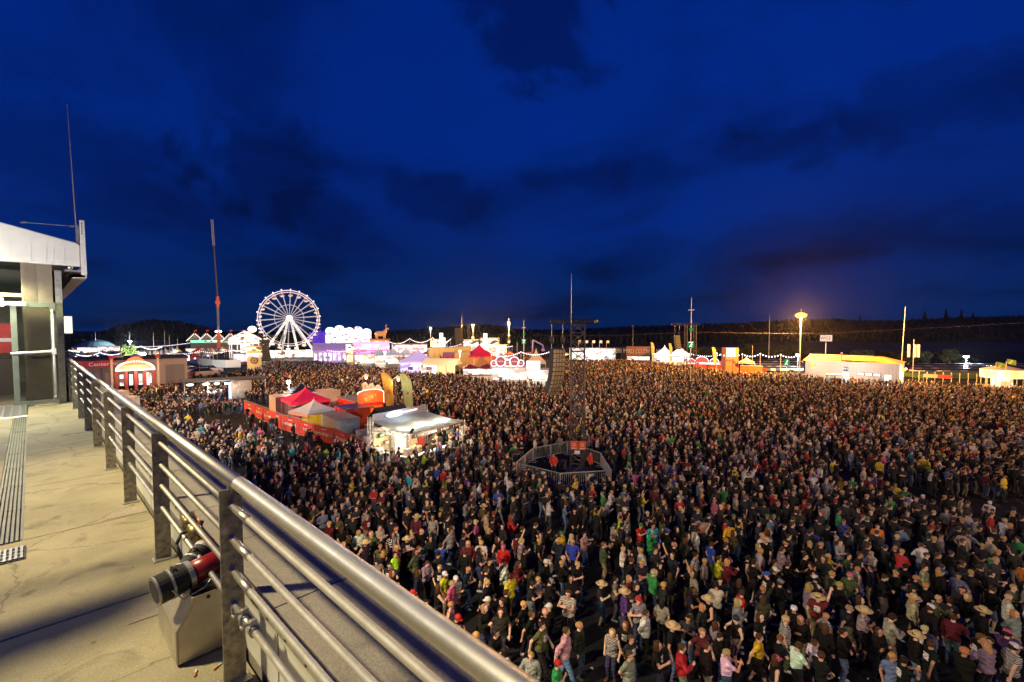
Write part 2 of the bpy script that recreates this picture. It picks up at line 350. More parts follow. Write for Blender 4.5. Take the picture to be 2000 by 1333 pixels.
def concrete(name, c0, c1, dirt=0.5):
    m = bpy.data.materials.new(name); m.use_nodes = True; n = m.node_tree.nodes; l = m.node_tree.links; b = n['Principled BSDF']
    t = n.new('ShaderNodeTexCoord')
    a = n.new('ShaderNodeTexNoise'); a.inputs['Scale'].default_value = 0.9; a.inputs['Detail'].default_value = 9; a.inputs['Roughness'].default_value = .68; l.new(t.outputs['Object'], a.inputs['Vector'])
    r = n.new('ShaderNodeValToRGB'); l.new(a.outputs[0], r.inputs[0]); r.color_ramp.elements[0].position = .33; r.color_ramp.elements[0].color = (*c0, 1); r.color_ramp.elements[1].position = .66; r.color_ramp.elements[1].color = (*c1, 1)
    g = n.new('ShaderNodeTexNoise'); g.inputs['Scale'].default_value = 95; g.inputs['Detail'].default_value = 3; l.new(t.outputs['Object'], g.inputs['Vector'])
    gr = n.new('ShaderNodeMapRange'); gr.inputs[1].default_value = .25; gr.inputs[2].default_value = .75; gr.inputs[3].default_value = .72; gr.inputs[4].default_value = 1.2; l.new(g.outputs[0], gr.inputs[0])
    s = n.new('ShaderNodeTexNoise'); s.inputs['Scale'].default_value = 2.6; s.inputs['Detail'].default_value = 7; s.inputs['Distortion'].default_value = 1.2; l.new(t.outputs['Object'], s.inputs['Vector'])
    sr = n.new('ShaderNodeMapRange'); sr.inputs[1].default_value = .56; sr.inputs[2].default_value = .74; sr.inputs[3].default_value = 1; sr.inputs[4].default_value = 1 - dirt; l.new(s.outputs[0], sr.inputs[0])
    mm = n.new('ShaderNodeMath'); mm.operation = 'MULTIPLY'; l.new(gr.outputs[0], mm.inputs[0]); l.new(sr.outputs[0], mm.inputs[1])
    vo = n.new('ShaderNodeTexVoronoi'); vo.inputs['Scale'].default_value = 4.5; l.new(t.outputs['Object'], vo.inputs['Vector'])        # trodden spots
    vr = n.new('ShaderNodeMapRange'); vr.inputs[1].default_value = .035; vr.inputs[2].default_value = .075; vr.inputs[3].default_value = .55; vr.inputs[4].default_value = 1; l.new(vo.outputs['Distance'], vr.inputs[0])
    vc = n.new('ShaderNodeTexVoronoi'); vc.feature = 'DISTANCE_TO_EDGE'; vc.inputs['Scale'].default_value = .55; l.new(a.outputs['Color'], vc.inputs['Vector'])
    dn = n.new('ShaderNodeVectorMath'); dn.operation = 'MULTIPLY_ADD'; l.new(a.outputs['Color'], dn.inputs[0]); dn.inputs[1].default_value = (.5, .5, .5); l.new(t.outputs['Object'], dn.inputs[2]); l.new(dn.outputs[0], vc.inputs['Vector'])
    vk = n.new('ShaderNodeMapRange'); vk.inputs[1].default_value = .0; vk.inputs[2].default_value = .006; vk.inputs[3].default_value = .5; vk.inputs[4].default_value = 1; l.new(vc.outputs['Distance'], vk.inputs[0])   # hairline cracks
    m3 = n.new('ShaderNodeMath'); m3.operation = 'MULTIPLY'; l.new(vr.outputs[0], m3.inputs[0]); l.new(vk.outputs[0], m3.inputs[1])
    m4 = n.new('ShaderNodeMath'); m4.operation = 'MULTIPLY'; l.new(mm.outputs[0], m4.inputs[0]); l.new(m3.outputs[0], m4.inputs[1]); mm = m4
    v = n.new('ShaderNodeVectorMath'); v.operation = 'SCALE'; l.new(r.outputs[0], v.inputs[0]); l.new(mm.outputs[0], v.inputs['Scale']); l.new(v.outputs[0], b.inputs['Base Color'])
    b.inputs['Roughness'].default_value = .82
    ad = n.new('ShaderNodeMath'); ad.operation = 'ADD'; l.new(g.outputs[0], ad.inputs[0]); l.new(a.outputs[0], ad.inputs[1])
    bp = n.new('ShaderNodeBump'); bp.inputs['Strength'].default_value = .45; bp.inputs['Distance'].default_value = .006; l.new(ad.outputs[0], bp.inputs['Height']); l.new(bp.outputs[0], b.inputs['Normal'])
    return m
CONC = concrete('balcony_concrete', (.225, .195, .125), (.37, .325, .21), .55)
CONC2 = concrete('parapet_concrete', (.2, .18, .155), (.3, .27, .235), .35)
JOINT = pm('joint_filler', (.06, .05, .04), .9)

fl = bobj(MB().box(-9, .745, -4, 32, -.35, -.028), 'balcony_floor', JOINT); tag(fl, kind='structure')
DR0, DR1 = -.29, -.11
edges = [-3.4, -1.6, .2, 2.02, 3.84, 5.58, 7.44, 9.3, 11.1, 12.9, 14.7, 16.5, 18.3]
for a, b in zip(edges[:-1], edges[1:]):
    g = .006
    if b <= 5.6:
        o = bobj(MB().box(-2.6 + g, .742, a + g, b - g, -.1, 0.0), 'slab', CONC, fl); bevel(o, .006)
    else:
        o = bobj(MB().box(DR1, .742, a + g, b - g, -.1, 0.0), 'slab', CONC, fl); bevel(o, .006)
        o = bobj(MB().box(-2.6 + g, DR0, a + g, b - g, -.1, 0.0), 'slab', CONC, fl); bevel(o, .006)
    o = bobj(MB().box(-5.2, -2.6 - g, a + g, b - g, -.1, 0.0), 'slab', CONC, fl)
# patched strips of screed at post feet
PATCH = concrete('grey_screed', (.24, .2, .15), (.36, .31, .235), .4)
for t, x0, w in ((5.72, .42, .22), (3.6, .34, .2)):
    mb = MB(); poly = [(x0 + random.uniform(-.03, .03), t - w / 2), (.73, t - w / 2 + random.uniform(-.02, .02)), (.73, t + w / 2), (x0 + .05, t + w / 2 + .03)]
    mb.prism(poly, .0005, .004, 'z'); bobj(mb, 'screed_patch', PATCH, fl)
# drain channel with long slots
DRAIN = pm('drain_steel', (.2, .19, .16), .6, .4)
dr = bal('drain_channel', 'long slotted steel drain channel running along the balcony floor', 'drain')
bobj(MB().box(DR0, DR1, 5.6, 13.6, -.027, -.016), 'channel_bed', BLACKM, dr)
for k in range(7):
    x = DR0 + .004 + k * .0287
    bobj(MB().box(x, x + .017, 5.602, 13.6, -.012, .002), 'grate_bar', DRAIN, dr)
for t in np.arange(6.6, 13.5, 1.0): bobj(MB().box(DR0 + .003, DR1 - .003, t, t + .012, -.011, .0035), 'cross_bar', DRAIN, dr)
gr = bal('drain_grate', 'small square drain grate at the end of the slotted channel', 'drain')
bobj(MB().box(-.3, -.08, 5.1, 5.42, .0005, .006), 'frame', BLACKM, gr)
for k in range(7): bobj(MB().box(-.29 + k * .03, -.275 + k * .03, 5.12, 5.4, .0065, .016), 'grate_bar', GALV, gr)
for k in range(4): bobj(MB().box(-.29, -.09, 5.14 + k * .08, 5.15 + k * .08, .0066, .013), 'cross_bar', GALV, gr)

# parapet outside the railing: inner facing sheet, top panels, screwed flashing
par = bal('balcony_parapet', 'low concrete parapet with broad beige top outside the steel railing', 'parapet')
bobj(MB().box(.765, 1.2, -3, 30, -1.2, .44), 'core', CONC2, par)
te = [-3, -.6, .95, 2.25, 3.9, 5.6, 7.3, 9.0, 10.7, 12.4, 14.1, 15.8, 17.5, 30]
for a, b in zip(te[:-1], te[1:]):
    bevel(bobj(MB().box(.752, 1.225, a + .004, b - .004, .441, .461), 'top_panel', CONC2, par), .003)
LFACE = pm('pale_facing_sheet', (.6, .6, .56), .45, .1, .12, 3)
for a, b in zip(te[:-1], te[1:]):
    poly = [(.762, .03), (.762, .3), (.749, .42), (.749, .438), (.7645, .438), (.7645, .03)]
    bobj(MB().prism(poly, a + .01, b - .01, 'y'), 'facing_sheet', LFACE, par)
sb = MB()
flash = bobj(MB().box(.735, .748, -3, 30, .375, .415), 'flashing_strip', GALV, par)
for t in np.arange(.1, 13, .22):
    s_ = MB(); s_.lathe([(0, .006), (.008, .004), (.009, 0)], 8); o = s_.build('screw', BLACKM, flash); o.location = (.735, t, .395); o.rotation_euler = (0, RAD(-90), 0)

# ---- railing
BARM = pm('matt_steel', (.44, .42, .38), .6, .85, .2, 10)
rl = bal('balcony_railing', 'steel tube railing running along the balcony edge', 'railing')
POSTM = pm('spangled_zinc', (.3, .275, .235), .48, .75, .5, 26, .06)
posts = [0.2, 2.54, 4.34, 6.02, 7.65, 9.3, 10.9, 12.5, 14.1, 15.6]
RX, RZ = .655, 1.045
segs = [-3, 2.40, 7.5, 12.4, 15.9]
for a, b in zip(segs[:-1], segs[1:]):
    mb = MB(); mb.bar((RX, a + .0015, RZ), (RX, b - .0015, RZ), .032, 28); bobj(mb, 'top_rail', STEEL, rl, True).data.polygons.foreach_set('use_smooth', [True] * 28 + [False] * 2)
    mb = MB(); mb.bar((RX, b - .06, RZ), (RX, b + .06, RZ), .029, 20); bobj(mb, 'rail_sleeve', DARK, rl, True)
for z in (.905, .735, .575, .405):
    for a, b in zip(segs[:-1], segs[1:]):
        mb = MB(); mb.bar((.655, a + .05, z), (.655, b - .12, z), .0145, 24); bobj(mb, 'rail_bar', BARM, rl, True)
        mb = MB(); mb.bar((.655, b - .13, z), (.655, b + .06, z), .0175, 16); bobj(mb, 'bar_sleeve', STEEL, rl, True)
for t in posts[1:]:
    p = MB().box(.605, .705, t - .006, t + .006, .002, .985).build('post', POSTM, rl); bevel(p, .002)
    mb = MB(); mb.box(.645, .675, t - .005, t + .005, .986, 1.01); mb.bar((.66, t, .97), (.66, t, 1.02), .009, 10); mb.build('rail_bracket', STEEL, p)
    for z in (.955, ):
        s_ = MB(); s_.lathe([(0, .004), (.007, .003), (.008, 0)], 8); q = s_.build('bolt', BLACKM, p); q.location = (.69, t - .0062, z); q.rotation_euler = (RAD(90), 0, 0)
    mb = MB(); mb.box(.59, .72, t - .05, t + .05, .0005, .012); bevel(mb.build('foot_plate', GALV, rl), .003)
# clamps with wing nuts on the lowest bar, and one further along
def clamp(t, z, label):
    c = bal('tube_clamp', label, 'clamp', None)
    mb = MB(); mb.bar((.655, t - .025, z), (.655, t + .025, z), .024, 18); mb.build('collar', GALV, c, True)
    mb = MB(); mb.box(.64, .67, t - .012, t + .012, z + .018, z + .05); bevel(mb.build('jaw', GALV, c), .004)
    mb = MB(); mb.bar((.6, t, z + .035), (.66, t, z + .035), .006, 10); mb.build('bolt', GALV, c, True)
    w = MB(); w.prism([(0, 0), (.012, .004), (.03, .03), (.024, .036), (.004, .014), (-.004, .014), (-.024, .036), (-.03, .03), (-.012, .004)], -.004, .004, 'y')
    o = bevel(w.build('wing_nut', GALV, c), .002); o.location = (.605, t, z + .03); o.rotation_euler = (0, RAD(-25), RAD(90))
clamp(2.36, .405, 'steel clamp with wing nut on the lowest bar beside the nearest post')
clamp(2.24, .405, 'second steel wing nut clamp a little nearer along the lowest bar')
clamp(9.05, .575, 'steel clamp with wing nut far along the railing')

# ---- fire hose connection in its sheet-metal box
hy = bal('hose_connection', 'red fire pipe with black couplings in a sheet metal box on the floor', 'hydrant')
SHEET = pm('bent_sheet_metal', (.5, .46, .38), .4, .75, .15, 8)
y0, y1 = 2.86, 3.34; xl, xr = .47, .75
outer = [(xl, .012), (xl, .19), (xl + .075, .31), (xl + .075, .345), (xl + .083, .345), (xl + .083, .305), (xl + .01, .186), (xl + .01, .012)]
bevel(MB().prism(outer, y0, y1, 'y').build('side_sheet', SHEET, hy), .002)
endp = [(xl + .011, .012), (xr - .02, .012), (xr - .02, .345), (xl + .084, .345), (xl + .084, .305), (xl + .011, .186)]
e1 = bevel(MB().prism(endp, y0, y0 + .006, 'y').build('end_sheet', SHEET, hy), .002)
MB().prism(endp, y1 - .006, y1, 'y').build('end_sheet', SHEET, hy)
for x in (.62, .69):
    s_ = MB(); s_.lathe([(0, .002), (.01, .002), (.01, 0)], 12); q = s_.build('hole', BLACKM, e1); q.location = (x, y0 - .0005, .322); q.rotation_euler = (RAD(90), 0, 0)
bevel(MB().prism([(-.03, 0), (.0, .014), (.0, .04), (-.03, .03)], y0 + .05, y0 + .09, 'y').build('hinge', SHEET, hy), .003).location = (xl + .08, 0, .335)
MB().box(xl + .085, xr - .02, y0 + .008, y1 - .008, .02, .16).build('inside', DARK, hy)
REDP = pm('red_enamel', (.25, .012, .008), .3, 0, .35, 12)
RUB = pm('black_rubber', (.008, .008, .008), .6, 0, .3, 20)
def coupling(yc, zc, x_in, sc):
    A = Vector((.74, yc + .03, zc + .02)); B = Vector((x_in + .16, yc, zc)); d = (B - A).normalized(); C = B + d * .06 * sc
    mb = MB(); mb.bar(A, B, .058 * sc, 22); mb.build('pipe', REDP, hy, True).data.polygons.foreach_set('use_smooth', [True] * 22 + [False] * 2)
    mb = MB(); mb.bar(B - d * .012, B + d * .012, .07 * sc, 24); mb.build('steel_ring', GALV, hy)
    mb = MB(); mb.bar(B + d * .0125, B + d * .075, .064 * sc, 24); mb.bar(B + d * .075, B + d * .085, .07 * sc, 24); mb.bar(B + d * .0855, B + d * .15, .066 * sc, 24, r2=.069 * sc); cap = mb.build('coupling', RUB, hy)
    for q_ in (.03, .045, .06, .1, .115, .13): mb = MB(); mb.bar(B + d * q_, B + d * (q_ + .006), .0685 * sc, 24); mb.build('rib', RUB, cap)
    mb = MB(); mb.bar(B + d * .083, B + d * .094, .0725 * sc, 24); mb.build('clamp_band', GALV, cap)
    mb = MB(); mb.path([B + d * .09 + Vector((0, -.07 * sc, 0)), B + d * .05 + Vector((0, -.1 * sc, -.06)), B + Vector((.05, -.09 * sc, -.05)), B + Vector((.1, -.06 * sc, -.02))], .004, 6); mb.build('chain', GALV, cap)
    mb = MB(); mb.bar(B + d * .15, B + d * .158, .07 * sc, 24); mb.build('rim', GALV, hy)
    mb = MB(); mb.bar(B + d * .1575, B + d * .16, .055 * sc, 24); mb.build('cap', DARK, cap)
    mb = MB(); mb.box(-.007, .007, -.012, .012, 0, .028); o = mb.build('lug', GALV, cap); o.location = B + d * .08 + Vector((0, 0, .064 * sc))
coupling(3.0, .41, .4, 1.12)
coupling(3.3, .4, .54, .95)
mb = MB(); mb.lathe([(.0, .31), (.055, .31), (.06, .33), (.055, .345), (.062, .35), (.062, .375), (.05, .385), (.05, .41)], 24, (.66, 3.02, 0)); mb.build('valve_body', GALV, hy, True)
mb = MB(); mb.lathe([(.04, .2), (.045, .28), (.045, .312)], 20, (.66, 3.02, 0)); mb.build('riser', pm('copper', (.45, .18, .09), .35, .9), hy, True)
mb = MB(); mb.bar((.71, 3.5, .42), (.7, 3.62, .47), .04, 16); mb.bar((.7, 3.6, .46), (.695, 3.68, .5), .05, 14); mb.build('brass_fitting', pm('brass', (.35, .26, .12), .4, .9), hy, True)
mb = MB(); mb.path([(.62, 3.5, .3), (.6, 3.52, .4), (.63, 3.55, .45), (.7, 3.6, .44)], .01, 8); mb.build('hook', DARK, hy, True)
for i, (x, y, r) in enumerate(((.6, 2.7, .6), (.52, 2.72, 1.2), (.68, 2.95, .3))):
    c = MB(); c.bar((0, 0, .0045), (.028, 0, .0045), .004, 8); c.bar((.0282, 0, .0045), (.052, 0, .0045), .004, 8, 1)
    o = c.build('cigarette_end', [pm('filter_orange', (.5, .2, .05), .8), WHITE], loc=None)
    M_ = Matrix.Rotation(ALPHA, 4, 'Z'); p = M_ @ Vector((x, y, 0)); o.location = (p.x, p.y, ZF + .001); o.rotation_euler = (0, 0, ALPHA + r)
    tag(o, ['cigarette end lying closest to the metal hose box front', 'cigarette end lying left of another below the hose box', 'cigarette end lying at the parapet beside the hose box'][i], 'cigarette end')

# ================================================================== building end at the far end of the balcony
TE = 15.5
bd = bal('terrace_building', 'terrace building end with white tarpaulin fascia and open glass door', 'building')
CLAD = pm('brown_cladding', (.2, .165, .125), .55, 0, .25, 2.5)
fas = [(.9, 3.32), (.9, 3.84), (.82, 3.9), (-.5, 4.22), (-6, 5.6), (-6, 3.32)]
o = bevel(MB().prism(fas, TE - .12, TE, 'y').build('fascia', PVC, bd), .03, 3)
MB().box(-6, .78, TE - .125, TE - .1215, 3.42, 3.44).build('hem', WHITE, o)
for x in (-.28, .05, .3, .42, .6):
    MB().prism([(x, 3.35), (x + .012, 3.35), (x + .03, 3.7), (x + .02, 3.8)], TE - .128, TE - .1215, 'y').build('fold', PVC, o)
MB().prism([(.86, 3.83), (-.5, 4.2), (-6, 5.56), (-6, 5.5), (-.5, 4.14), (.86, 3.77)], TE + .001, TE + 26, 'y').build('roof', PVC, bd)
bl = bevel(MB().prism([(.9, 3.1), (1.005, 3.13), (.99, 4.44), (.905, 4.44)], TE - .2, TE - .14, 'y').build('edge_blade', WHITE, bd), .006)
mb = MB()
for k in range(5): mb.box(.93, .95, TE - .206, TE - .2005, 4.1 + k * .06, 4.14 + k * .06)
mb.build('slot', DARK, bl)
mb = MB(); mb.box(.84, .895, TE - .05, TE + .05, 3.86, 4.3); mb.bar((.86, TE, 3.8), (.86, TE, 4.34), .02); mb.build('mast_foot', GALV, bd)
mb = MB(); mb.bar((.85, TE, 4.2), (.78, TE, 7.2), .012, 8, r2=.006); mb.build('lightning_rod', GALV, bd)
mb = MB(); mb.bar((-.05, TE - .02, 4.25), (.82, TE - .02, 4.3), .008, 8); mb.bar((-.08, TE - .02, 4.24), (.02, TE - .02, 4.26), .02, 8); mb.bar((.74, TE - .02, 4.29), (.84, TE - .02, 4.305), .022, 8); mb.build('tie_rod', GALV, bd)
mb = MB(); mb.bar((.16, TE - .02, 4.262), (.2, TE - .02, 4.264), .012, 8); mb.bar((.56, TE - .02, 4.285), (.6, TE - .02, 4.287), .012, 8); mb.build('tie_rod_tape', pm('cyan_tape', (.03, .3, .45), .5), bd)
# eave running away from us: corrugated soffit, fascia edge, drain pipe
mb = MB()
for k in range(46):
    t = TE + .02 + k * .5
    mb.box(.62, .99, t, t + .24, 3.2, 3.24); mb.box(.62, .99, t + .241, t + .499, 3.235, 3.26)
mb.build('soffit', GALV, bd)
MB().prism([(.99, 3.06), (1.01, 3.06), (1.01, 3.5), (.99, 3.5)], TE + .02, TE + 24, 'y').build('eave_edge', WHITE, bd)
MB().prism([(.75, 3.04), (1.009, 3.06), (1.009, 3.075), (.75, 3.055)], TE + .02, TE + 24, 'y').build('eave_tray', WHITE, bd)
mb = MB(); mb.bar((.72, TE - .05, 3.3), (.7, TE + .8, 3.15), .05, 14); mb.bar((.7, TE + .8, 3.15), (.62, TE + 9, 2.98), .05, 14); mb.build('downpipe', ALU, bd, True)
for t in (16.3, 17.5, 19.5): bevel(MB().box(.42, .6, t, t + .1, 3.05, 3.3).build('eave_bracket', GALV, bd), .004)
# cladding column and glazing
wl = MB(); wl.box(-.11, .40, TE, TE + .5, 0, 3.32).build('wall', CLAD, bd)
for k in range(9):
    x = -.09 + k * .026; MB().box(x, x + .014, TE - .012, TE - .0005, 2.45, 3.3).build('cladding_rib', CLAD, bd)
MB().box(.41, .58, TE + .3, TE + 20, 0, 3.2).build('wall', DARK, bd)
MB().box(.44, .56, TE + .02, TE + .25, 0, 3.2).build('corner_post', GALV, bd)
w = MB().box(-6, -.115, TE + .02, TE + .045, 2.62, 3.32).build('window', GLASS, bd)
MB().box(-6, -.112, TE - .01, TE + .06, 2.53, 2.615).build('transom', CLAD, w)
MB().box(-6, -.4, TE + .01, TE + .06, 2.3, 2.525).build('lintel', PVC, bd)
# interior hall seen through the doorway
HALLW = pm('hall_wall', (.3, .28, .24), .8)
MB().box(-7, -.12, TE + 7, TE + 7.2, 0, 3.3).build('back_wall', HALLW, bd)
MB().box(-7, -.12, TE + .6, TE + 7, 3.2, 3.3).build('hall_ceiling', WHITE, bd)
MB().box(-7, -.12, TE + .3, TE + 7, .001, .01).build('hall_floor', pm('hall_floor', (.12, .1, .08), .5), bd)
for k in range(3): MB().box(-4.5 + k * 1.6, -3.9 + k * 1.6, TE + 1.5, TE + 5, 3.15, 3.19).build('ceiling_lamp', E_INT, bd)
rb = MB().box(-4, -.3, TE + 3, TE + 3.06, 1.15, 1.95).build('hall_banner', pm('banner_red', (.5, .02, .015), .5), bd)
MB().box(-3.9, -.32, TE + 2.99, TE + 2.999, 1.45, 1.55).build('banner_stripe', WHITE, rb)
mb = MB(); mb.ell((-1.1, TE + 2.995, 1.72), (.35, .004, .1), 20, 8); mb.build('banner_emblem', pm('banner_pink', (.7, .35, .3), .5), rb)
MB().box(-4, -.3, TE + 2.9, TE + 3.1, .011, 1.0).build('bar_front', pm('dark_counter', (.06, .045, .035), .6), bd)
bal_lamp = bevel(MB().box(-.9, -.45, TE - .28, TE - .16, 3.18, 3.26).build('wall_lamp', em('wall_lamp_glow', (.95, 1.0, .62), 10), bd), .01)
# door leaf swung open
dz = .03; dx0, dx1 = -.3, .43; D0 = TE - .16
FR = pm('greygreen_frame', (.17, .2, .17), .45, .3)
dr_ = MB(); dr_.box(dx0, dx0 + .1, D0 - .05, D0, dz, 2.42); dr_.box(dx1 - .1, dx1, D0 - .05, D0, dz, 2.42); dr_.box(dx0 + .1, dx1 - .1, D0 - .05, D0, dz, dz + .1); dr_.box(dx0 + .1, dx1 - .1, D0 - .05, D0, 2.3, 2.42)
door = bevel(dr_.build('door', FR, bd), .004)
MB().box(dx0 + .1, dx1 - .1, D0 - .03, D0 - .02, dz + .1, 2.3).build('pane', pm('door_glass', (.62, .66, .6), .03, 0, 0, trans=1.0, alpha=.55), door)
mb = MB(); mb.path([(dx1 - .06, D0 - .06, dz + .12), (dx1 - .06, D0 - .1, dz + .2), (dx1 - .06, D0 - .1, 2.15), (dx1 - .06, D0 - .06, 2.25)], .022, 10); mb.build('pull_bar', WHITE, door, True)
mb = MB(); mb.bar((dx0 - .02, D0 - .1, 1.24), (dx1 - .08, D0 - .1, 1.27), .03, 12); mb.box(dx1 - .1, dx1 - .02, D0 - .12, D0 - .05, 1.2, 1.34); mb.build('push_bar', WHITE, door)
MB().box(dx0 - .1, dx0 + .25, D0 - .09, D0 - .051, 2.33, 2.41).build('door_closer', WHITE, door)
MB().box(.02, .42, D0 - .14, D0 + .02, -.0005, .028).build('timber_wedge', WOOD, bd)
# far facade strip, sign box and poles behind the corner
MB().box(.46, .5, TE + 26, TE + 40, 0, 3.0).build('wall', pm('pinkish_render', (.5, .36, .3), .8), bd)
mb = MB(); mb.box(.6, 1.6, TE + 19, TE + 20, 1.55, 2.55); sbx = mb.build('sign_box', pm('sign_box_shell', (.5, .35, .2), .6), bd)
MB().box(.62, 1.58, TE + 18.98, TE + 18.995, 1.6, 2.5).build('sign_face', em('sign_box_face', (1, .93, .75), 1.6), sbx)
mb = MB(); mb.bar((.9, TE + 19.5, 2.5), (.86, TE + 19.5, 4.6), .03); mb.bar((1.15, TE + 19.5, 2.5), (1.13, TE + 19.5, 3.6), .03); mb.build('mast', PVC, bd)
# chequer-plate ramp
rp = bal('entrance_ramp', 'chequer plate metal ramp leading up to the open glass door', 'ramp')
bevel(MB().prism([(13.6, .002), (13.62, .012), (15.2, .055), (15.45, .055), (15.45, .002)], -1.6, -.1, 'x').build('plate', ALU, rp), .003)
for j in range(15):
    for i in range(12):
        t = 13.7 + j * .1 + (i % 2) * .03; x = -1.5 + i * .12; z = .012 + (t - 13.62) / 1.58 * .043
        if x > -.75:
            o = MB().box(-.045, .045, -.012, .012, 0, .008).build('tread_stud', ALU, rp); o.location = (x + .03, t, z); o.rotation_euler = (RAD(1.56), 0, RAD(28 if (i + j) % 2 else -28))
# added beam and pipe, out of frame, placed to shade strips of the floor
cb = bal('shade_beam', 'added unseen steel beam shading a strip of the terrace floor', 'beam')
MB().prism([(-7, 4.3), (-1.55, 4.72), (-1.3, 4.98), (-7, 5.25)], 3.2, 3.4, 'z').build('girder', GALV, cb)
mb = MB(); mb.bar((-7, 5.35, 3.3), (-1.2, 5.22, 3.3), .05, 8); mb.build('pipe', GALV, cb)
MB().box(-6.6, -6.4, 4.6, 4.85, 0, 3.2).build('column', GALV, cb)
fd = bal('roof_floodlight', 'terrace floodlight on a tall mast inside the balcony', 'floodlight')
mb = MB(); mb.bar((-4.6, 6.8, 0), (-4.6, 6.8, 7.9), .06, 10); mb.build('mast', GALV, fd)
MB().box(-4.85, -4.4, 6.5, 6.7, 7.7, 8.1).build('housing', DARK, fd)
fl1 = light('terrace_flood', 'SPOT', (-4.1, 6.3, 7.8), 6800, (1.0, .82, .44), .3, None, 100, .5, fd)
fl1.rotation_euler = (Vector((.9, 2.0, 0)) - Vector((-4.1, 6.3, 7.8))).to_track_quat('-Z', 'Y').to_euler()
light('door_lamp', 'SPOT', (-.7, TE - .5, 3.15), 620, (1.0, .98, .5), .15, None, 150, .6, bd)
for k, (t_, pw_, tg_, nm_) in enumerate(((12.0, 8200, (11, 9, -8), 'added unseen floodlight under the parapet far along the balcony'), (-8.0, 3800, (16, 4, -8), 'added unseen floodlight under the parapet behind the camera'))):
    ff = bal('added_facade_flood', nm_, 'floodlight')  # added floodlights hidden below the ledge to brighten the near crowd
    bevel(MB().box(1.26, 1.56, t_ - .3, t_ + .3, -.95, -.6).build('housing', DARK, ff), .02); MB().box(1.19, 1.26, t_ - .1, t_ + .1, -.85, -.7).build('bracket', GALV, ff)
    fo_ = light('facade_fill', 'SPOT', (1.66, t_, -.8), pw_, (1, .74, .5), .15, None, 140, .5, ff); fo_.rotation_euler = Vector((tg_[0], tg_[1] - (t_ if k == 0 else 0), tg_[2])).to_track_quat('-Z', 'Y').to_euler()
light('fascia_fill', 'POINT', (-1.3, 13.0, 2.4), 480, (1.0, .93, .82), .1, parent=bd)  # added fill light without a fixture, brightens the fascia
light('hall_lamp', 'POINT', (-2.5, TE + 2, 2.6), 130, (1, .93, .75), .3, parent=bd)

# ================================================================== loudspeaker tower in the crowd
def truss(mb, p, q, w, rc, rb, step, mi=0, w2=None):
    p = Vector(p); q = Vector(q); d = (q - p).normalized(); L_ = (q - p).length; w2 = w2 or w
    ref = Vector((0, 0, 1)) if abs(d.z) < .9 else Vector((0, 1, 0))
    a = d.cross(ref).normalized(); b = d.cross(a)
    cs = [(a * sx * w / 2 + b * sy * w2 / 2) for sx, sy in ((-1, -1), (1, -1), (1, 1), (-1, 1))]
    for c in cs: mb.bar(p + c, q + c, rc, 6, mi)
    n = max(1, int(L_ / step)); st = L_ / n
    for k in range(n):
        for i in range(4):
            c0, c1 = cs[i], cs[(i + 1) % 4]
            A = p + d * (k * st); B = p + d * ((k + 1) * st)
            if k % 2: c0, c1 = c1, c0
            mb.bar(A + c0, B + c1, rb, 5, mi, caps=False)
            mb.bar(A + cs[i], A + cs[(i + 1) % 4], rb, 5, mi, caps=False)
    return mb
TB = ground(1127, 922)
tw = thing('speaker_tower', 'tall truss tower with hanging loudspeakers standing inside the fenced ring', 'tower', TB, face_cam(TB))
hw = .5; ZT = 11.25
for sx in (-1, 1):
    for sy in (-1, 1):
        mb = MB(); mb.bar((sx * hw, sy * hw, 0.02), (sx * hw, sy * hw, ZT), .065, 8); mb.build('chord', DARKTRUSS, tw, True)
mb = MB(); nb = 16; st = ZT / nb
for k in range(nb):
    cs = [(-hw, -hw), (hw, -hw), (hw, hw), (-hw, hw)]
    for i in range(4):
        a, b = cs[i], cs[(i + 1) % 4]
        mb.bar((*a, k * st + .05), (*b, k * st + .05), .032, 6, caps=False)
        if k % 2: a, b = b, a
        mb.bar((*a, k * st + .05), (*b, (k + 1) * st + .05), .03, 6, caps=False)
mb.build('bracing', DARKTRUSS, tw)
MB().box(-.9, .9, -.9, .9, 0, .12).build('base_plate', DARKTRUSS, tw)
mb = MB(); mb.box(-hw - .05, hw + .05, -hw - .05, -hw + .05, ZT - .1, ZT); mb.box(-hw - .05, hw + .05, hw - .05, hw + .05, ZT - .1, ZT); mb.build('head_block', BLACKM, tw)
bm_ = MB(); truss(bm_, (-2.1, 0, ZT + .2), (1.5, 0, ZT + .2), .3, .055, .035, .3); bo = bm_.build('top_beam', BLACKM, tw)
MB().box(1.2, 1.48, -.1, .1, ZT + .1, ZT + .3).build('beam_lamp', pm('lamp_housing', (.6, .5, .35), .5), bo)
mb = MB(); mb.bar((-hw, -hw, ZT), (-hw, -hw, 15.0), .022, 6, r2=.01); mb.build('mast', ALU, tw)
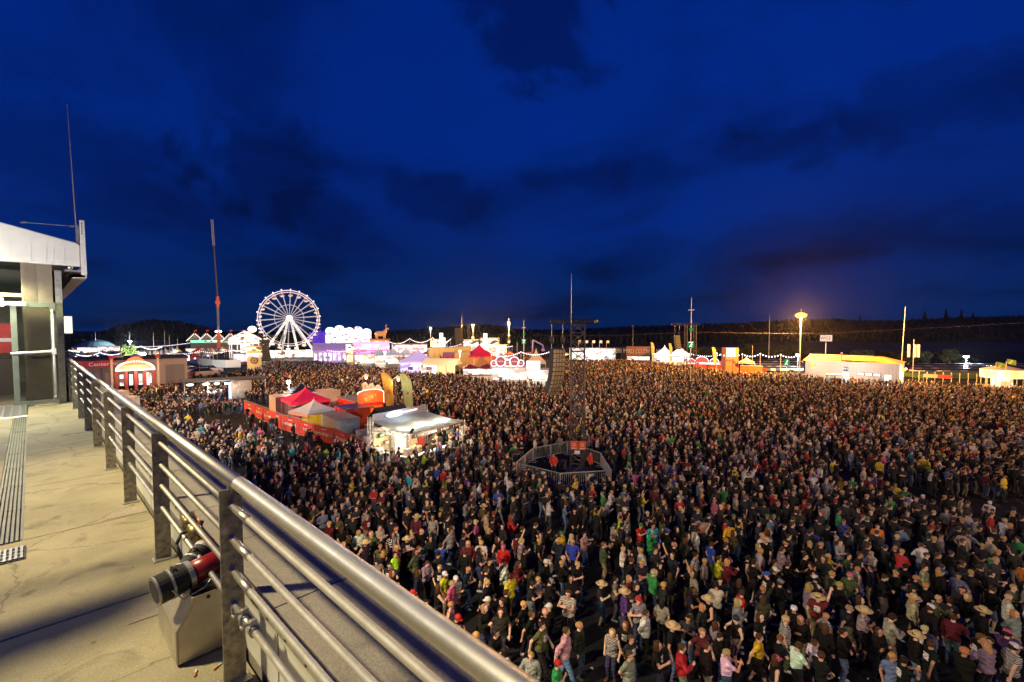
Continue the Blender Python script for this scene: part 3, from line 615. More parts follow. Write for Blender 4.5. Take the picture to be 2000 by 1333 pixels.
# hoists, chains and the hanging array
AX = -1.55
ar_rz = RAD(38)
for i, dx in enumerate((-.42, .42)):
    h = MB(); h.box(AX + dx - .16, AX + dx + .16, -.14, .14, 9.95, 10.3); h.ell((AX + dx, 0, 9.9), (.14, .12, .16)); h.build('chain_hoist', BLACKM, tw)
    h = MB(); h.bar((AX + dx, 0, 10.3), (AX + dx, 0, ZT + .05), .014, 5); h.bar((AX + dx, 0, 9.35), (AX + dx, 0, 9.95), .02, 5); h.build('chain', GALV, tw)
CAB = pm('speaker_cabinet', (.018, .018, .02), .6); GRI = pm('amber_lit_grille', (.5, .38, .24), .55, .1, .2)  # amber lamplight put into the grille colour
ang = 0.0; p = Vector((AX, 0, 9.35)); hcab = .325
MB().box(AX - .55, AX + .55, -.3, .3, 9.3, 9.4).build('array_frame', BLACKM, tw)
for k in range(11):
    ang += RAD(0.6 + k * .55)
    Mx = Matrix.Translation(p) @ Matrix.Rotation(ar_rz, 4, 'Z') @ Matrix.Rotation(ang, 4, 'X')
    c = MB(); c.prism([(-.56, -.3), (.56, -.3), (.5, .28), (-.5, .28)], -hcab + .012, 0, 'z'); o = bevel(c.build('speaker_cabinet', CAB, tw), .008); o.matrix_local = Mx
    g = MB(); g.box(-.53, .53, -.318, -.302, -hcab + .03, -.02); q = g.build('grille', GRI, o)
    g = MB()
    for zc in (-.1, -.2): g.box(-.4, .4, -.325, -.319, zc - .012, zc + .006)
    for xc in (-.25, .0, .25): g.box(xc - .02, xc + .02, -.326, -.3195, -hcab + .04, -.03)
    g.build('grille_bar', BLACKM, o)
    p = Mx @ Vector((0, 0, -hcab))
mb = MB(); mb.bar((AX + .35, .1, 5.6), (AX + .3, .15, .1), .012, 5); mb.build('cable', BLACKM, tw)
for x, rz_ in ((-.25, 0), (.35, RAD(8))):
    s_ = MB().box(-.27, .27, -.02, .02, -.33, .33).build('warning_sign', pm('sign_orange', (.65, .1, .02), .6), tw); s_.location = (x + .02, -.62, 2.2); s_.rotation_euler = (0, 0, rz_)
    g = MB(); g.lathe([(.09, 0), (.12, 0)], 18); q = g.build('sign_ring', WHITE, s_); q.location = (0, -.022, .05); q.rotation_euler = (RAD(90), 0, 0)
    MB().box(-.18, .18, -.024, -.0205, -.24, -.2).build('sign_line', WHITE, s_)
MB().box(-.2, .2, -.64, -.62, 1.55, 1.8).build('notice', WHITE, tw)
bx = MB().box(-1.4, -.8, .2, .8, .125, .7).build('amplifier_case', DARK, tw)

# ---- barrier ring
ring = [ground(*q, 1.1) for q in ((1008, 904), (1041, 876), (1108, 863), (1173, 885), (1194, 919), (1094, 925))]
RINGXY = [(p.x, p.y) for p in ring]
def barrier(P, Q, label, group, dark=DULL, h=1.1):
    P = Vector((P[0], P[1], 0)); Q = Vector((Q[0], Q[1], 0)); d = Q - P; L_ = d.length - .06
    t = thing('crowd_barrier', label, 'barrier', (P + Q) / 2, math.atan2(d.y, d.x), group)
    mb = MB(); a = L_ / 2
    mb.path([(-a, 0, .05), (-a, 0, h), (a, 0, h), (a, 0, .05)], .034, 8); mb.bar((-a, 0, .22), (a, 0, .22), .024, 6); mb.build('frame', dark, t)
    mb = MB(); n = int(L_ / .13)
    for k in range(1, n): x = -a + L_ * k / n; mb.bar((x, 0, .22), (x, 0, h), .012, 5, caps=False)
    mb.build('bars', dark, t)
    for s in (-1, 1):
        mb = MB(); mb.bar((s * a * .8, -.3, .02), (s * a * .8, .3, .02), .02, 6); mb.bar((s * a * .8, 0, .02), (s * a * .8, 0, .22), .018, 6); mb.build('foot', dark, t)
    return t
names = ['left side', 'back left side', 'back right side', 'right side', 'front right side', 'front left side']
for i in range(6):
    A, B = ring[i], ring[(i + 1) % 6]; n = 2 if (B - A).length > 3.6 else 1
    for k in range(n):
        P = A.lerp(B, k / n); Q = A.lerp(B, (k + 1) / n)
        b = barrier(P, Q, f'steel crowd barrier on the {names[i]} of the speaker tower ring' + ('' if n == 1 else (', first of two' if k == 0 else ', second of two')), 'barriers around the speaker tower')
        if i in (4, 5) and k == 0: MB().box(.3, .7, -.03, -.024, .72, .92).build('plate', WHITE, b)
for (x0, y0_, x1, y1_, nm) in ((1283, 747, 1302, 744, 'left'), (1302, 742, 1345, 745, 'front'), (1345, 745, 1362, 739, 'right')):
    barrier(ground(x0, y0_, 1.1), ground(x1, y1_, 1.1), f'pale barrier on the {nm} of the small enclosure far out in the crowd', 'barriers of the far enclosure', WHITE)

# ================================================================== red catering compound
def glyphs(name, n, size, mat, parent, loc, rot, seed=1, aspect=.62):
    """a line of small strokes for lettering too small to read in the photograph"""
    r = random.Random(seed); mb = MB(); x = -n * size * aspect / 2
    for k in range(n):
        w = size * aspect * .7; t = size * .13
        st = r.choice(['I', 'O', 'E', 'V', 'A'])
        def q(x0, z0, x1, z1): mb.prism([(x + x0, z0 - size / 2), (x + x1, z0 - size / 2), (x + x1, z1 - size / 2), (x + x0, z1 - size / 2)], -.008, 0, 'y')
        if st in 'IE': q(0, 0, t, size)
        if st == 'E': q(t, 0, w, t); q(t, size - t, w, size)
        if st in 'OA': q(0, 0, t, size); q(w - t, 0, w, size); q(t, size - t, w - t, size)
        if st == 'O': q(t, 0, w - t, t)
        if st == 'V': q(w * .3, 0, w * .6, size * .5); q(0, size * .5, t, size); q(w - t, size * .5, w, size)
        x += size * aspect
    o = mb.build(name, mat, parent); o.location = loc; o.rotation_euler = rot; return o
BRED = pm('banner_red_cloth', (.5, .045, .04), .55, 0, .1, 2); BTXT = pm('banner_text', (.85, .82, .76), .6)
tops = [(477, 782), (499, 789), (515, 795), (535.5, 803), (551, 810), (585.5, 818), (612.6, 827), (655, 835.5), (686, 847), (720, 866)]
words = ['TON BEST', 'THE FOREST', 'ES GOLD ROCK', 'ROCK', 'NATURIDENS', 'ROCK', 'DAYS OF ROCK', 'MEAMANIFEST', 'ARTS+ART']
FH = 1.75
FP = [ground(x, y, FH) for x, y in tops]; FPXY = [(p.x, p.y) for p in FP]
ordn = ['leftmost', 'second', 'third', 'fourth', 'fifth', 'sixth', 'seventh', 'eighth', 'ninth']
for i, wd in enumerate(words):
    P, Q = FP[i].copy(), FP[i + 1].copy(); P.z = Q.z = 0; d = Q - P; Ln = d.length
    t = thing('banner_fence', f'red banner on the compound fence, {ordn[i]} panel counted from the left' + (f', lettered {wd.lower()}' if wd in ('DAYS OF ROCK',) else ''), 'banner fence', (P + Q) / 2, math.atan2(d.y, d.x), 'red banner fence panels')
    a = Ln / 2 - .02; mb = MB(); mb.path([(-a, 0, 0), (-a, 0, FH), (a, 0, FH), (a, 0, 0)], .022, 8); mb.bar((-a, 0, .1), (a, 0, .1), .02, 6)
    mb.build('frame', DULL, t)
    mb = MB()
    for k in range(int(Ln / .16)): x = -a + .16 * k; mb.bar((x, 0, .1), (x, 0, FH), .005, 4, caps=False)
    mb.build('mesh_wires', GALV, t)
    nx, nz = 16, 7; mb = MB(); b0, b1 = -a + .07, a - .07; ph = random.uniform(0, 6)
    for jj in range(nz + 1):
        for ii in range(nx + 1):
            u = ii / nx; w = jj / nz; x = b0 + (b1 - b0) * u
            y = -.045 - .02 * math.sin(5 * u + 3 * w + ph) * math.sin(math.pi * u) - .02 * math.sin(11 * (u + .7 * w) + ph) * (1 - w * .5)
            z = .12 + (FH - .18) * w - .05 * math.sin(math.pi * u) * (w if w > .5 else 0)
            mb.v.append((x, y, z))
    for jj in range(nz):
        for ii in range(nx): mb.f.append((jj * (nx + 1) + ii, jj * (nx + 1) + ii + 1, (jj + 1) * (nx + 1) + ii + 1, (jj + 1) * (nx + 1) + ii)); mb.m.append(0)
    bn = mb.build('banner', BRED, t, True)
    size = min(.42, (b1 - b0) / max(4, len(wd)) * 1.45)
    text('lettering', wd, size, BTXT, bn, (0, -.105, .88), UP, .01)
    text('lettering', 'ARTS+ART', .17, BTXT, bn, (.1, -.105, 1.36), UP, .01)
    p_ = MB(); p_.box(a - .02, a + .06, -.16, .16, 0, .12); p_.build('ballast_block', CONC2, t)

def container(name, label, px0, px1, Y, zt, depth, col, topcol=None, rz=None, cat='container', ribs=True, yaw=0, place=None):
    if place: P, w = place; rot = FANG
    else:
        P = at((px0 + px1) / 2, 800, Y); P.z = 0; rot = face_cam(P) + yaw if rz is None else rz
        w = (px1 - px0) / F * Y * math.cos(face_cam(P))
    t = thing(name, label, cat, P, rot)
    m = col; mt = topcol or col
    b = bevel(MB().box(-w / 2, w / 2, 0, depth, .12, zt - .03).build('body', m, t), .02)
    bevel(MB().box(-w / 2 - .03, w / 2 + .03, -.03, depth + .03, zt - .029, zt + .03).build('roof', mt, t), .01)
    if ribs:
        n = max(3, int(w / .45))
        for k in range(n + 1): x = -w / 2 + w * k / n; MB().box(x - .02, x + .02, -.018, -.0005, .14, zt - .05).build('rib', m, b)
        MB().box(w / 2 + .0005, w / 2 + .02, depth * .3, depth * .34, .3, zt - .2).build('rib', m, b)
        MB().box(w / 2 + .0005, w / 2 + .02, depth * .64, depth * .68, .3, zt - .2).build('rib', m, b)
    MB().box(-w / 2 + .05, w / 2 - .05, .05, depth - .05, 0, .119).build('skid', DARK, t)
    return t, w
def pagoda(name, label, P, w, ze, zp, mat, rz=0, legs=True, wall=None, d=None, group=None, flagm=None, cat='tent', vmat=None):
    t = thing(name, label, cat, (P[0], P[1], 0), rz, group); a = w / 2; b = (d or w) / 2
    mb = MB(); n = 6; prof = [(1 - k / n) ** 1.55 for k in range(n + 1)]
    zs = [ze + (zp - ze) * (k / n) for k in range(n + 1)]
    sq = [(-1, -1), (0, -1), (1, -1), (1, 0), (1, 1), (0, 1), (-1, 1), (-1, 0)]
    for k in range(n + 1):
        s = max(.015, prof[k])
        for x, y in sq:
            e_ = .97 if (x == 0 or y == 0) else 1.0; mb.v.append((x * a * s * e_, y * b * s * e_, zs[k]))
    for k in range(n):
        for i in range(8): mb.f.append((k * 8 + i, k * 8 + (i + 1) % 8, (k + 1) * 8 + (i + 1) % 8, (k + 1) * 8 + i)); mb.m.append(0)
    mb.build('roof', mat, t)
    v = MB()
    for (x0, y0, x1, y1) in ((-a, -b, a, -b), (a, -b, a, b), (a, b, -a, b), (-a, b, -a, -b)):
        v.add([(x0, y0, ze), (x1, y1, ze), (x1, y1, ze - .3), (x0, y0, ze - .3)], [(0, 1, 2, 3)])
    v.build('valance', vmat or mat, t)
    if legs:
        for sx in (-1, 1):
            for sy in (-1, 1): mb = MB(); mb.bar((sx * a * .97, sy * b * .97, 0), (sx * a * .97, sy * b * .97, ze), .035, 6); mb.build('leg', ALU, t)
    if wall: MB().box(-a + .05, a - .05, b - .06, b - .04, 0, ze - .05).build('wall', wall, t)
    mb = MB(); mb.bar((0, 0, zp - .15), (0, 0, zp + .2), .03, 6); mb.build('finial', ALU, t)
    return t

PALEPINK = pm('pale_container', (.6, .45, .4), .6); GREYC = pm('grey_container', (.45, .45, .42), .5); YELC = pm('yellow_container', (.65, .42, .01), .5)
TAN = pm('tan_tarp', (.55, .4, .28), .7)
FANG = -.86
def fence_pt(px):
    for k in range(len(tops) - 1):
        if tops[k][0] <= px <= tops[k + 1][0]: return FP[k].lerp(FP[k + 1], (px - tops[k][0]) / (tops[k + 1][0] - tops[k][0]))
    return FP[-1]
def behind_fence(name, label, px0, px1, off, zt, depth, col, topcol=None, cat='container', ribs=True):
    """a box standing parallel to the banner fence, its front at the given distance behind it"""
    a, b = fence_pt(px0), fence_pt(px1); c = (a + b) / 2 + Vector((.757, .653, 0)) * off; w = (b - a).length
    return container(name, label, 0, 0, 0, zt, depth, col, topcol, cat=cat, ribs=ribs, place=(Vector((c.x, c.y, 0)), w))
behind_fence('box_trailer', 'pale pinkish box trailer behind the left end of the banner fence', 496, 512, 1.6, 2.6, 4.6, PALEPINK, TAN)
behind_fence('box_trailer', 'tan tarpaulin covered box behind the pinkish trailer', 488, 506, 6.6, 2.6, 3.4, TAN, TAN)
P = at(597, 790, 53); pagoda('red_tent', 'bright crimson peaked tent in the middle of the compound', P, 4.3, 2.75, 4.15, pm('crimson_tent', (.75, .012, .07), .6), -.86, wall=pm('crimson_tent_wall', (.7, .012, .07), .6))
P = at(588, 775, 60); pagoda('striped_tent', 'black and white peaked tent behind the crimson tent', P, 3.4, 2.7, 3.9, pm('black_tent', (.03, .03, .04), .6), -.86, vmat=PVC)
P = at(613, 800, 48.2); pagoda('grey_tent', 'pale grey peaked tent in front of the crimson tent', P, 3.6, 2.25, 3.45, pm('grey_tent', (.45, .43, .42), .6), -.6, vmat=pm('salmon_valance', (.55, .25, .18), .6))
behind_fence('tarp_stack', 'low stack under a dark maroon tarpaulin beside the crimson tent', 532, 552, 1.8, 1.85, 2.6, MAROON, MAROON, ribs=False, cat='stack')
behind_fence('yellow_container', 'small yellow container with grey lid beside the big pale container', 572, 594, .7, 2.2, 2.6, YELC, pm('slate_lid', (.16, .18, .2), .6))
behind_fence('purple_roof_cabin', 'red cabin with dark purple roof behind the big pale container', 584, 612, 3.4, 2.65, 2.6, RED, pm('purple_roof', (.05, .02, .09), .35))
t, w = behind_fence('pale_container', 'big pale grey container just behind the banner fence', 606, 655, .6, 2.4, 2.2, GREYC, pm('grey_brown_roof', (.3, .27, .24), .6))
glyphs('lettering', 6, .22, WHITE, t, (w / 2 + .022, 1.2, 1.9), (0, 0, RAD(90)), 3)
container('steel_cabinet', 'grey steel cabinet at the right end of the banner fence', 688, 706, 40.5, 1.75, 1.0, GREYC, pm('salmon_lid', (.5, .33, .27), .6), ribs=False, rz=-.86, cat='cabinet')
container('tarp_roof_shed', 'brown tarpaulin roofed shed beside the bar tent', 700, 735, 41.5, 2.0, 2.2, DARK, pm('brown_tarp', (.25, .17, .12), .7), ribs=False, rz=-.86, cat='shed')
container('white_fridge', 'white fridge standing outside the bar beside the last banner', 704, 716, 38.6, 1.65, .7, WHITE, ribs=False, rz=-.86, cat='fridge')
container('blue_fridge', 'pale blue fridge beside the white fridge near the bar', 720, 731, 38.9, 1.65, .7, pm('pale_blue', (.3, .42, .55), .5), ribs=False, rz=-.86, cat='fridge')

# the red show trailer with white arched back boards and a bulb-lit sign
c = fence_pt(562) + Vector((.757, .653, 0)) * 6.4; P = Vector((c.x, c.y, 0))
tr = thing('red_food_trailer', 'large red food trailer with orange bulb-lit sign and white arched boards', 'food trailer', P, FANG)
SHOWRED = pm('show_red', (.55, .02, .015), .35)
bevel(MB().box(-3.2, 2.6, 0, 3.2, .3, 2.75).build('body', SHOWRED, tr), .03)
MB().box(-3.3, 2.7, -.1, 3.3, 2.751, 2.85).build('roof', pm('trailer_roof', (.17, .15, .15), .7), tr)
for x in (-2.6, -2.0, 1.4, 2.0):
    mb = MB(); mb.bar((x, .05, .3), (x, .25, .3), .3, 14); mb.build('wheel', RUB, tr)
for k in range(3):
    poly = [(math.cos(a) * .95, math.sin(a) * .6 + .95) for a in np.linspace(0, math.pi, 11)] + [(-.95, 0), (.95, 0)]
    o = MB().prism(poly, 0, .05, 'y').build('arched_board', PVC, tr); o.location = (-2.3 + k * 1.85, 3.1, 2.86)
    mb = MB(); mb.bar((-2.3 + k * 1.85, 3.05, 2.85), (-2.3 + k * 1.85, 3.05, 4.2), .02, 5); mb.bar((-2.3 + k * 1.85, 3.05, 4.1), (-2.3 + k * 1.85, 2.0, 2.86), .015, 5); mb.build('stay', GALV, tr)
poly = [(-1.5, 0), (1.5, 0), (1.5, 1.05)] + [(math.cos(a) * 1.5, 1.05 + .42 * math.sin(a)) for a in np.linspace(.1, math.pi - .1, 9)] + [(-1.5, 1.05)]
sg = MB().prism(poly, 0, .1, 'y').build('sign', pm('orange_sign_board', (.75, .1, .015), .5, emit=(1, .13, .01), es=.35), tr); sg.location = (2.75, 1.6, 2.62); sg.rotation_euler = (0, 0, RAD(90))
glyphs('lettering', 6, .4, pm('yellow_letters', (.8, .45, .05), .5, emit=(1, .5, .05), es=.4), sg, (0, -.003, .62), (0, RAD(-20), 0), 5)
mb = MB()
for a in np.linspace(.1, math.pi - .1, 26): mb.ell((math.cos(a) * 1.53, .05, 1.07 + .44 * math.sin(a)), (.055, .055, .055), 6, 4)
for z in np.linspace(0, 1.05, 9): mb.ell((1.55, .05, z), (.055, .055, .055), 6, 4)
mb.build('bulbs', E_ROSE, sg)['kind'] = 'stuff'
bevel(MB().box(2.61, 3.2, -.1, 3.3, 2.45, 2.55).build('serving_flap', SHOWRED, tr), .01)
MB().box(2.61, 2.66, .2, 3.0, .9, 2.3).build('lit_hatch', pm('hatch_orange', (.6, .1, .02), .4, emit=(1, .16, .02), es=.5), tr)
mb = MB(); mb.lathe([(.5, 0), (.62, .03), (.5, .06)], 24); o = mb.build('side_emblem', pm('emblem_dark', (.12, .01, .01), .5), tr); o.location = (2.67, 1.6, 1.6); o.rotation_euler = (RAD(90), 0, RAD(90))
light('trailer_bulbs', 'POINT', (4.2, 1.6, 3.4), 160, (1, .5, .3), .3, parent=tr)
# two lanterns on long slanting poles
for i, (a, b, nm) in enumerate((((673, 776), (715, 729), 'left'), ((735, 768), (778, 733), 'right'))):
    A = at(*a, 50.5); B = at(*b, 50.5)
    ln = thing('pole_lantern', f'{nm} glowing lantern hung from a slanting pole above the food trailer', 'lantern', A, 0, 'lanterns over the food trailer')
    q = B - A; mb = MB(); mb.bar((0, 0, 0), q, .03, 6); mb.build('pole', GALV, ln)
    mb = MB(); mb.lathe([(.05, -.1), (.32, -.3), (.3, -.36), (.08, -.4)], 14, q); mb.build('shade', pm('lamp_shade', (.5, .2, .1), .5, emit=(1, .45, .2), es=1.2), ln)
    mb = MB(); mb.ell(q + Vector((0, 0, -.52)), (.15, .15, .2)); mb.build('globe', em('lantern_glow', (1, .62, .35), 5), ln)
    light('lantern_light', 'POINT', q + Vector((0, -.3, -.8)), 90, (1, .6, .3), .2, parent=ln)
# feather flags
def feather(px, py0, py1, Y, col, nm, w=1.15):
    P0 = at(px, py1, Y); P1 = at(px, py0, Y); h = P1.z
    f = thing('feather_flag', nm, 'flag', (P0.x, Y, 0), face_cam(P0) + .2, 'feather flags')
    mb = MB(); mb.path([(w * .6, 0, 0), (w * .62, 0, h * .55), (w * .52, 0, h * .85), (w * .25, 0, h * .97), (-w * .2, 0, h)], .025, 6); mb.build('pole', ALU, f)
    nz, nx = 18, 4; mb = MB(); zb = h * .22
    for j in range(nz + 1):
        v = j / nz; z = zb + (h - zb) * v
        xr = w * .6 - (w * .75) * max(0, (v - .72) / .28) ** 2.0; xl = w * (.05 - .62 * v ** 1.2)
        for i in range(nx + 1):
            u = i / nx; mb.v.append((xl + (xr - xl) * u, .06 * math.sin(6 * v + 2 * u), z))
    for j in range(nz):
        for i in range(nx): mb.f.append((j * (nx + 1) + i, j * (nx + 1) + i + 1, (j + 1) * (nx + 1) + i + 1, (j + 1) * (nx + 1) + i)); mb.m.append(0)
    mb.build('sail', col, f, True)
def flagmat(name, c0, c1):
    m = bpy.data.materials.new(name); m.use_nodes = True; n = m.node_tree.nodes; l = m.node_tree.links; b = n['Principled BSDF']
    t = n.new('ShaderNodeTexCoord'); x = n.new('ShaderNodeTexNoise'); x.inputs['Scale'].default_value = 2.2; x.inputs['Detail'].default_value = 5; l.new(t.outputs['Object'], x.inputs['Vector'])
    r = n.new('ShaderNodeValToRGB'); l.new(x.outputs[0], r.inputs[0]); E_ = r.color_ramp.elements; E_[0].position = .42; E_[0].color = (*c0, 1); E_[1].position = .58; E_[1].color = (*c1, 1)
    k = r.color_ramp.elements.new(.68); k.color = (.5, .08, .25, 1); l.new(r.outputs[0], b.inputs['Base Color']); b.inputs['Roughness'].default_value = .7
    return m
feather(756, 728, 812, 50, flagmat('flag_orange', (.75, .5, .08), (.7, .3, .05)), 'orange and yellow feather flag behind the food trailer')
feather(793, 730, 818, 49, flagmat('flag_green', (.45, .6, .2), (.6, .65, .3)), 'pale green feather flag right of the orange one')

# hut with green gable and black roof
P = at(762, 830, 44.5); P.z = 0
hu = thing('green_hut', 'small timber hut with lime green gable and black roof behind the bar', 'hut', P, -.75)
LIME = pm('lime_board', (.22, .5, .02), .6)
MB().prism([(-1.2, 0), (1.2, 0), (1.2, 2.3), (0, 3.25), (-1.2, 2.3)], -1.4, 1.4, 'y').build('wall', LIME, hu)
for s in (-1, 1):
    MB().prism([(0, 3.36), (0, 3.26), (s * 1.5, 2.08), (s * 1.5, 2.18)], -1.65, 1.65, 'y').build('roof', DARK, hu)
mb = MB()
for a, b in (((-1.2, 2.28), (1.2, 2.28)), ((0, 2.28), (0, 3.2)), ((-.6, 2.28), (0, 3.1)), ((.6, 2.28), (0, 3.1)), ((-1.2, 0), (-1.2, 2.3)), ((1.2, 0), (1.2, 2.3))):
    mb.bar((a[0], -1.43, a[1]), (b[0], -1.43, b[1]), .06, 4)
mb.build('beam', DARK, hu)

# ================================================================== bar under a truss-framed awning
FL = Vector((-8.05, 35.2)); a_ = Vector((.56, .83)).normalized(); b_ = Vector((-a_.y, a_.x))
BARW, BARD = 6.4, 4.6
rot = math.atan2(a_.y, a_.x)
ba = thing('bar_tent', 'brightly lit bar under a grey awning framed by white trusses', 'bar', (FL.x, FL.y, 0), rot)   # local x along the front, y to the back
BARXY = [tuple(FL + a_ * x + b_ * y) for x, y in ((-.5, -.5), (BARW + .6, -.5), (BARW + .6, BARD + .5), (-.5, BARD + .5))]
WT = pm('white_truss', (.7, .7, .72), .4, .5)
for (x, y, h) in ((0, 0, 2.75), (BARW, 0, 2.75), (0, BARD, 3.55), (BARW, BARD, 3.75)):
    mb = MB(); truss(mb, (x, y, 0), (x, y, h), .3, .026, .012, .3); mb.build('truss_post', WT, ba)
mb = MB(); truss(mb, (.15, 0, 2.5), (BARW - .15, 0, 2.5), .28, .024, .012, .32); mb.build('truss_beam', WT, ba)
mb = MB(); truss(mb, (0, .15, 2.5), (0, BARD - .15, 2.6), .28, .024, .012, .32); mb.build('truss_beam', WT, ba)
mb = MB(); truss(mb, (BARW, .15, 2.5), (BARW, BARD - .15, 2.6), .28, .024, .012, .32); mb.build('truss_beam', WT, ba)
AWN = canvas('awning_grey', (.42, .5, .56), .5); 
nx, ny = 20, 10; mb = MB()
for j in range(ny + 1):
    for i in range(nx + 1):
        u, v = i / nx, j / ny
        z = 2.66 + .5 * v ** 1.6 - .16 * abs(math.sin(math.pi * u * 2)) * math.sin(math.pi * v) - .02 * math.sin(23 * u + 4 * v)
        mb.v.append((.05 + (BARW - .1) * u, -.15 + (BARD + .05) * v, z))
for j in range(ny):
    for i in range(nx): mb.f.append((j * (nx + 1) + i, j * (nx + 1) + i + 1, (j + 1) * (nx + 1) + i + 1, (j + 1) * (nx + 1) + i)); mb.m.append(0)
mb.build('awning', AWN, ba, True)
v = MB().box(.1, BARW - .1, -.24, -.22, 2.3, 2.64).build('front_board', pm('dark_brown_board', (.05, .03, .03), .5), ba)
for k in range(4):
    glyphs('lettering', 7, .17, BTXT, v, (1.05 + k * 1.5, -.241, 2.47), (0, 0, 0), 9)
    MB().prism([(.42 + k * 1.5, 2.38), (.5 + k * 1.5, 2.38), (.5 + k * 1.5, 2.5), (.475 + k * 1.5, 2.58), (.445 + k * 1.5, 2.58), (.42 + k * 1.5, 2.5)], -.248, -.2405, 'y').build('bottle_mark', WHITE, v)
nx = 14; mb = MB()
for j in range(5):
    for i in range(nx + 1): u, w_ = i / nx, j / 4; mb.v.append((.18 + (BARW - .36) * u, BARD - .12 + .05 * math.sin(9 * u + w_ * 2), 3.12 + (.62 * w_)))
for j in range(4):
    for i in range(nx): mb.f.append((j * (nx + 1) + i, j * (nx + 1) + i + 1, (j + 1) * (nx + 1) + i + 1, (j + 1) * (nx + 1) + i)); mb.m.append(0)
sgn = mb.build('back_sign', pm('sign_cloth', (.3, .33, .45), .5), ba, True)
mb = MB(); mb.ell((2.5, BARD - .2, 3.43), (1.0, .02, .27), 24, 8); mb.prism([(3.3, 3.36), (5.2, 3.4), (5.2, 3.55), (3.3, 3.52)], BARD - .2, BARD - .19, 'y'); mb.build('sign_print', pm('sign_lit_print', (.8, .85, .9), .5, emit=(.85, .95, 1), es=.9), sgn)
glyphs('lettering', 5, .16, pm('sign_text', (.3, .42, .4), .5), sgn, (2.0, BARD - .225, 3.43), (0, 0, 0), 2)
MB().box(.3, BARW - .3, BARD - .1, BARD - .05, 0, 2.5).build('back_wall', pm('bar_back', (.6, .52, .4), .7), ba)
MB().box(-.35, BARW + .3, -.65, -.2, .95, 1.02).build('counter_top', WHITE, ba); MB().box(-.3, BARW + .25, -.6, -.25, .02, .949).build('counter_front', pm('counter_front', (.55, .48, .36), .6), ba)
MB().box(-.65, -.36, -.65, BARD, .95, 1.02).build('counter_top', WHITE, ba); MB().box(-.6, -.4, -.6, BARD, .02, .949).build('counter_front', WHITE, ba)
for k in range(3): MB().box(.6 + k * 2.1, 1.9 + k * 2.1, 1.2, 1.35, 2.34, 2.4).build('lamp_tube', em('bar_tube', (1, .9, .7), 12), ba)
mb = MB(); mb.box(-.15, .15, -.1, .1, -.18, .18); sp = mb.build('floodlight', DARK, ba); sp.location = (.1, -.25, 2.95); sp.rotation_euler = (.4, 0, .5)
for x in (1.3, 3.4, 5.4): light('bar_light', 'POINT', (x, 1.6, 2.15), 330, (1, .8, .48), .25, parent=ba)
light('bar_sign_flood', 'SPOT', (2.6, BARD - 1.5, 4.4), 160, (.8, .95, 1.0), .1, None, 120, .6, ba).rotation_euler = (RAD(52), 0, 0)
light('bar_front_light', 'POINT', (2.5, -1.3, 2.35), 260, (1, .85, .6), .2, parent=ba)
light('bar_side_light', 'POINT', (-1.2, 2, 2.3), 200, (1, .9, .7), .2, parent=ba)
r_ = random.Random(4)
def inbar(x, y, z=0.0): q = FL + a_ * x + b_ * y; return (q.x, q.y, z)
n_ = 0
for i, (x, y, w, d, h, m, nm) in enumerate((
    (.35, .5, .9, .6, .7, WOOD, 'wooden crate stack base at the left truss post of the bar'), (.35, .5, .85, .55, .55, WOOD, 'upper wooden crate on the crate by the left truss post'),
    (1.9, 3.7, 1.2, .6, 1.9, WHITE, 'tall white cooler at the back wall of the bar'), (3.6, 3.8, 1.0, .6, 1.6, pm('cardboard', (.42, .3, .18), .8), 'cardboard carton pile at the back wall of the bar'),
    (2.2, 1.6, .8, .8, .9, pm('cardboard', (.42, .3, .18), .8), 'square cardboard carton on the bar floor'), (4.9, 2.2, 1.3, .6, .95, pm('dark_counter', (.06, .045, .035), .6), 'dark working table inside the bar'),
    (4.9, 3.9, .7, .5, 1.3, pm('red_crate', (.4, .05, .03), .5), 'red crate pile at the back of the bar'))):
    o = thing('bar_crate' if 'crate' in nm else 'bar_store', nm, 'crate' if 'crate' in nm else ('cooler' if 'cooler' in nm else ('table' if 'table' in nm else 'carton')), inbar(x, y, .0 if i != 1 else .705), rot)
    bevel(MB().box(0, w, 0, d, .02, h).build('body', m, o), .015)
    for k in range(1, 4): MB().box(.02, w - .02, -.008, -.0005, h * k / 4 - .012, h * k / 4 + .012).build('slat', DARK, o)
    MB().box(.03, w - .03, .03, d - .03, h + .0005, h + .02).build('lid', m, o)
for j, zs_ in enumerate((1.0, 1.7)):
    MB().box(.5, BARW - .5, BARD - .5, BARD - .12, zs_, zs_ + .04).build('shelf', WOOD, ba)
    for k in range(9):
        if (k * 7 + j * 3) % 4 == 0: continue
        w_ = r_.uniform(.35, .55); o = thing('stock_carton', f'carton on the {["lower", "upper"][j]} back shelf of the bar, {["leftmost", "second", "third", "fourth", "fifth", "sixth", "seventh", "eighth", "ninth"][k]} place from left', 'carton', inbar(.6 + k * .6, BARD - .48, zs_ + .042), rot)
        h_ = r_.uniform(.25, .5); bevel(MB().box(0, w_, 0, .3, 0, h_).build('box', r_.choice([pm('cardboard', (.42, .3, .18), .8), pm('red_crate', (.4, .05, .03), .5), pm('green_crate', (.05, .2, .07), .5), WOOD]), o), .01); MB().box(w_ * .1, w_ * .9, -.006, -.0005, h_ * .3, h_ * .7).build('box_label', WHITE, o)
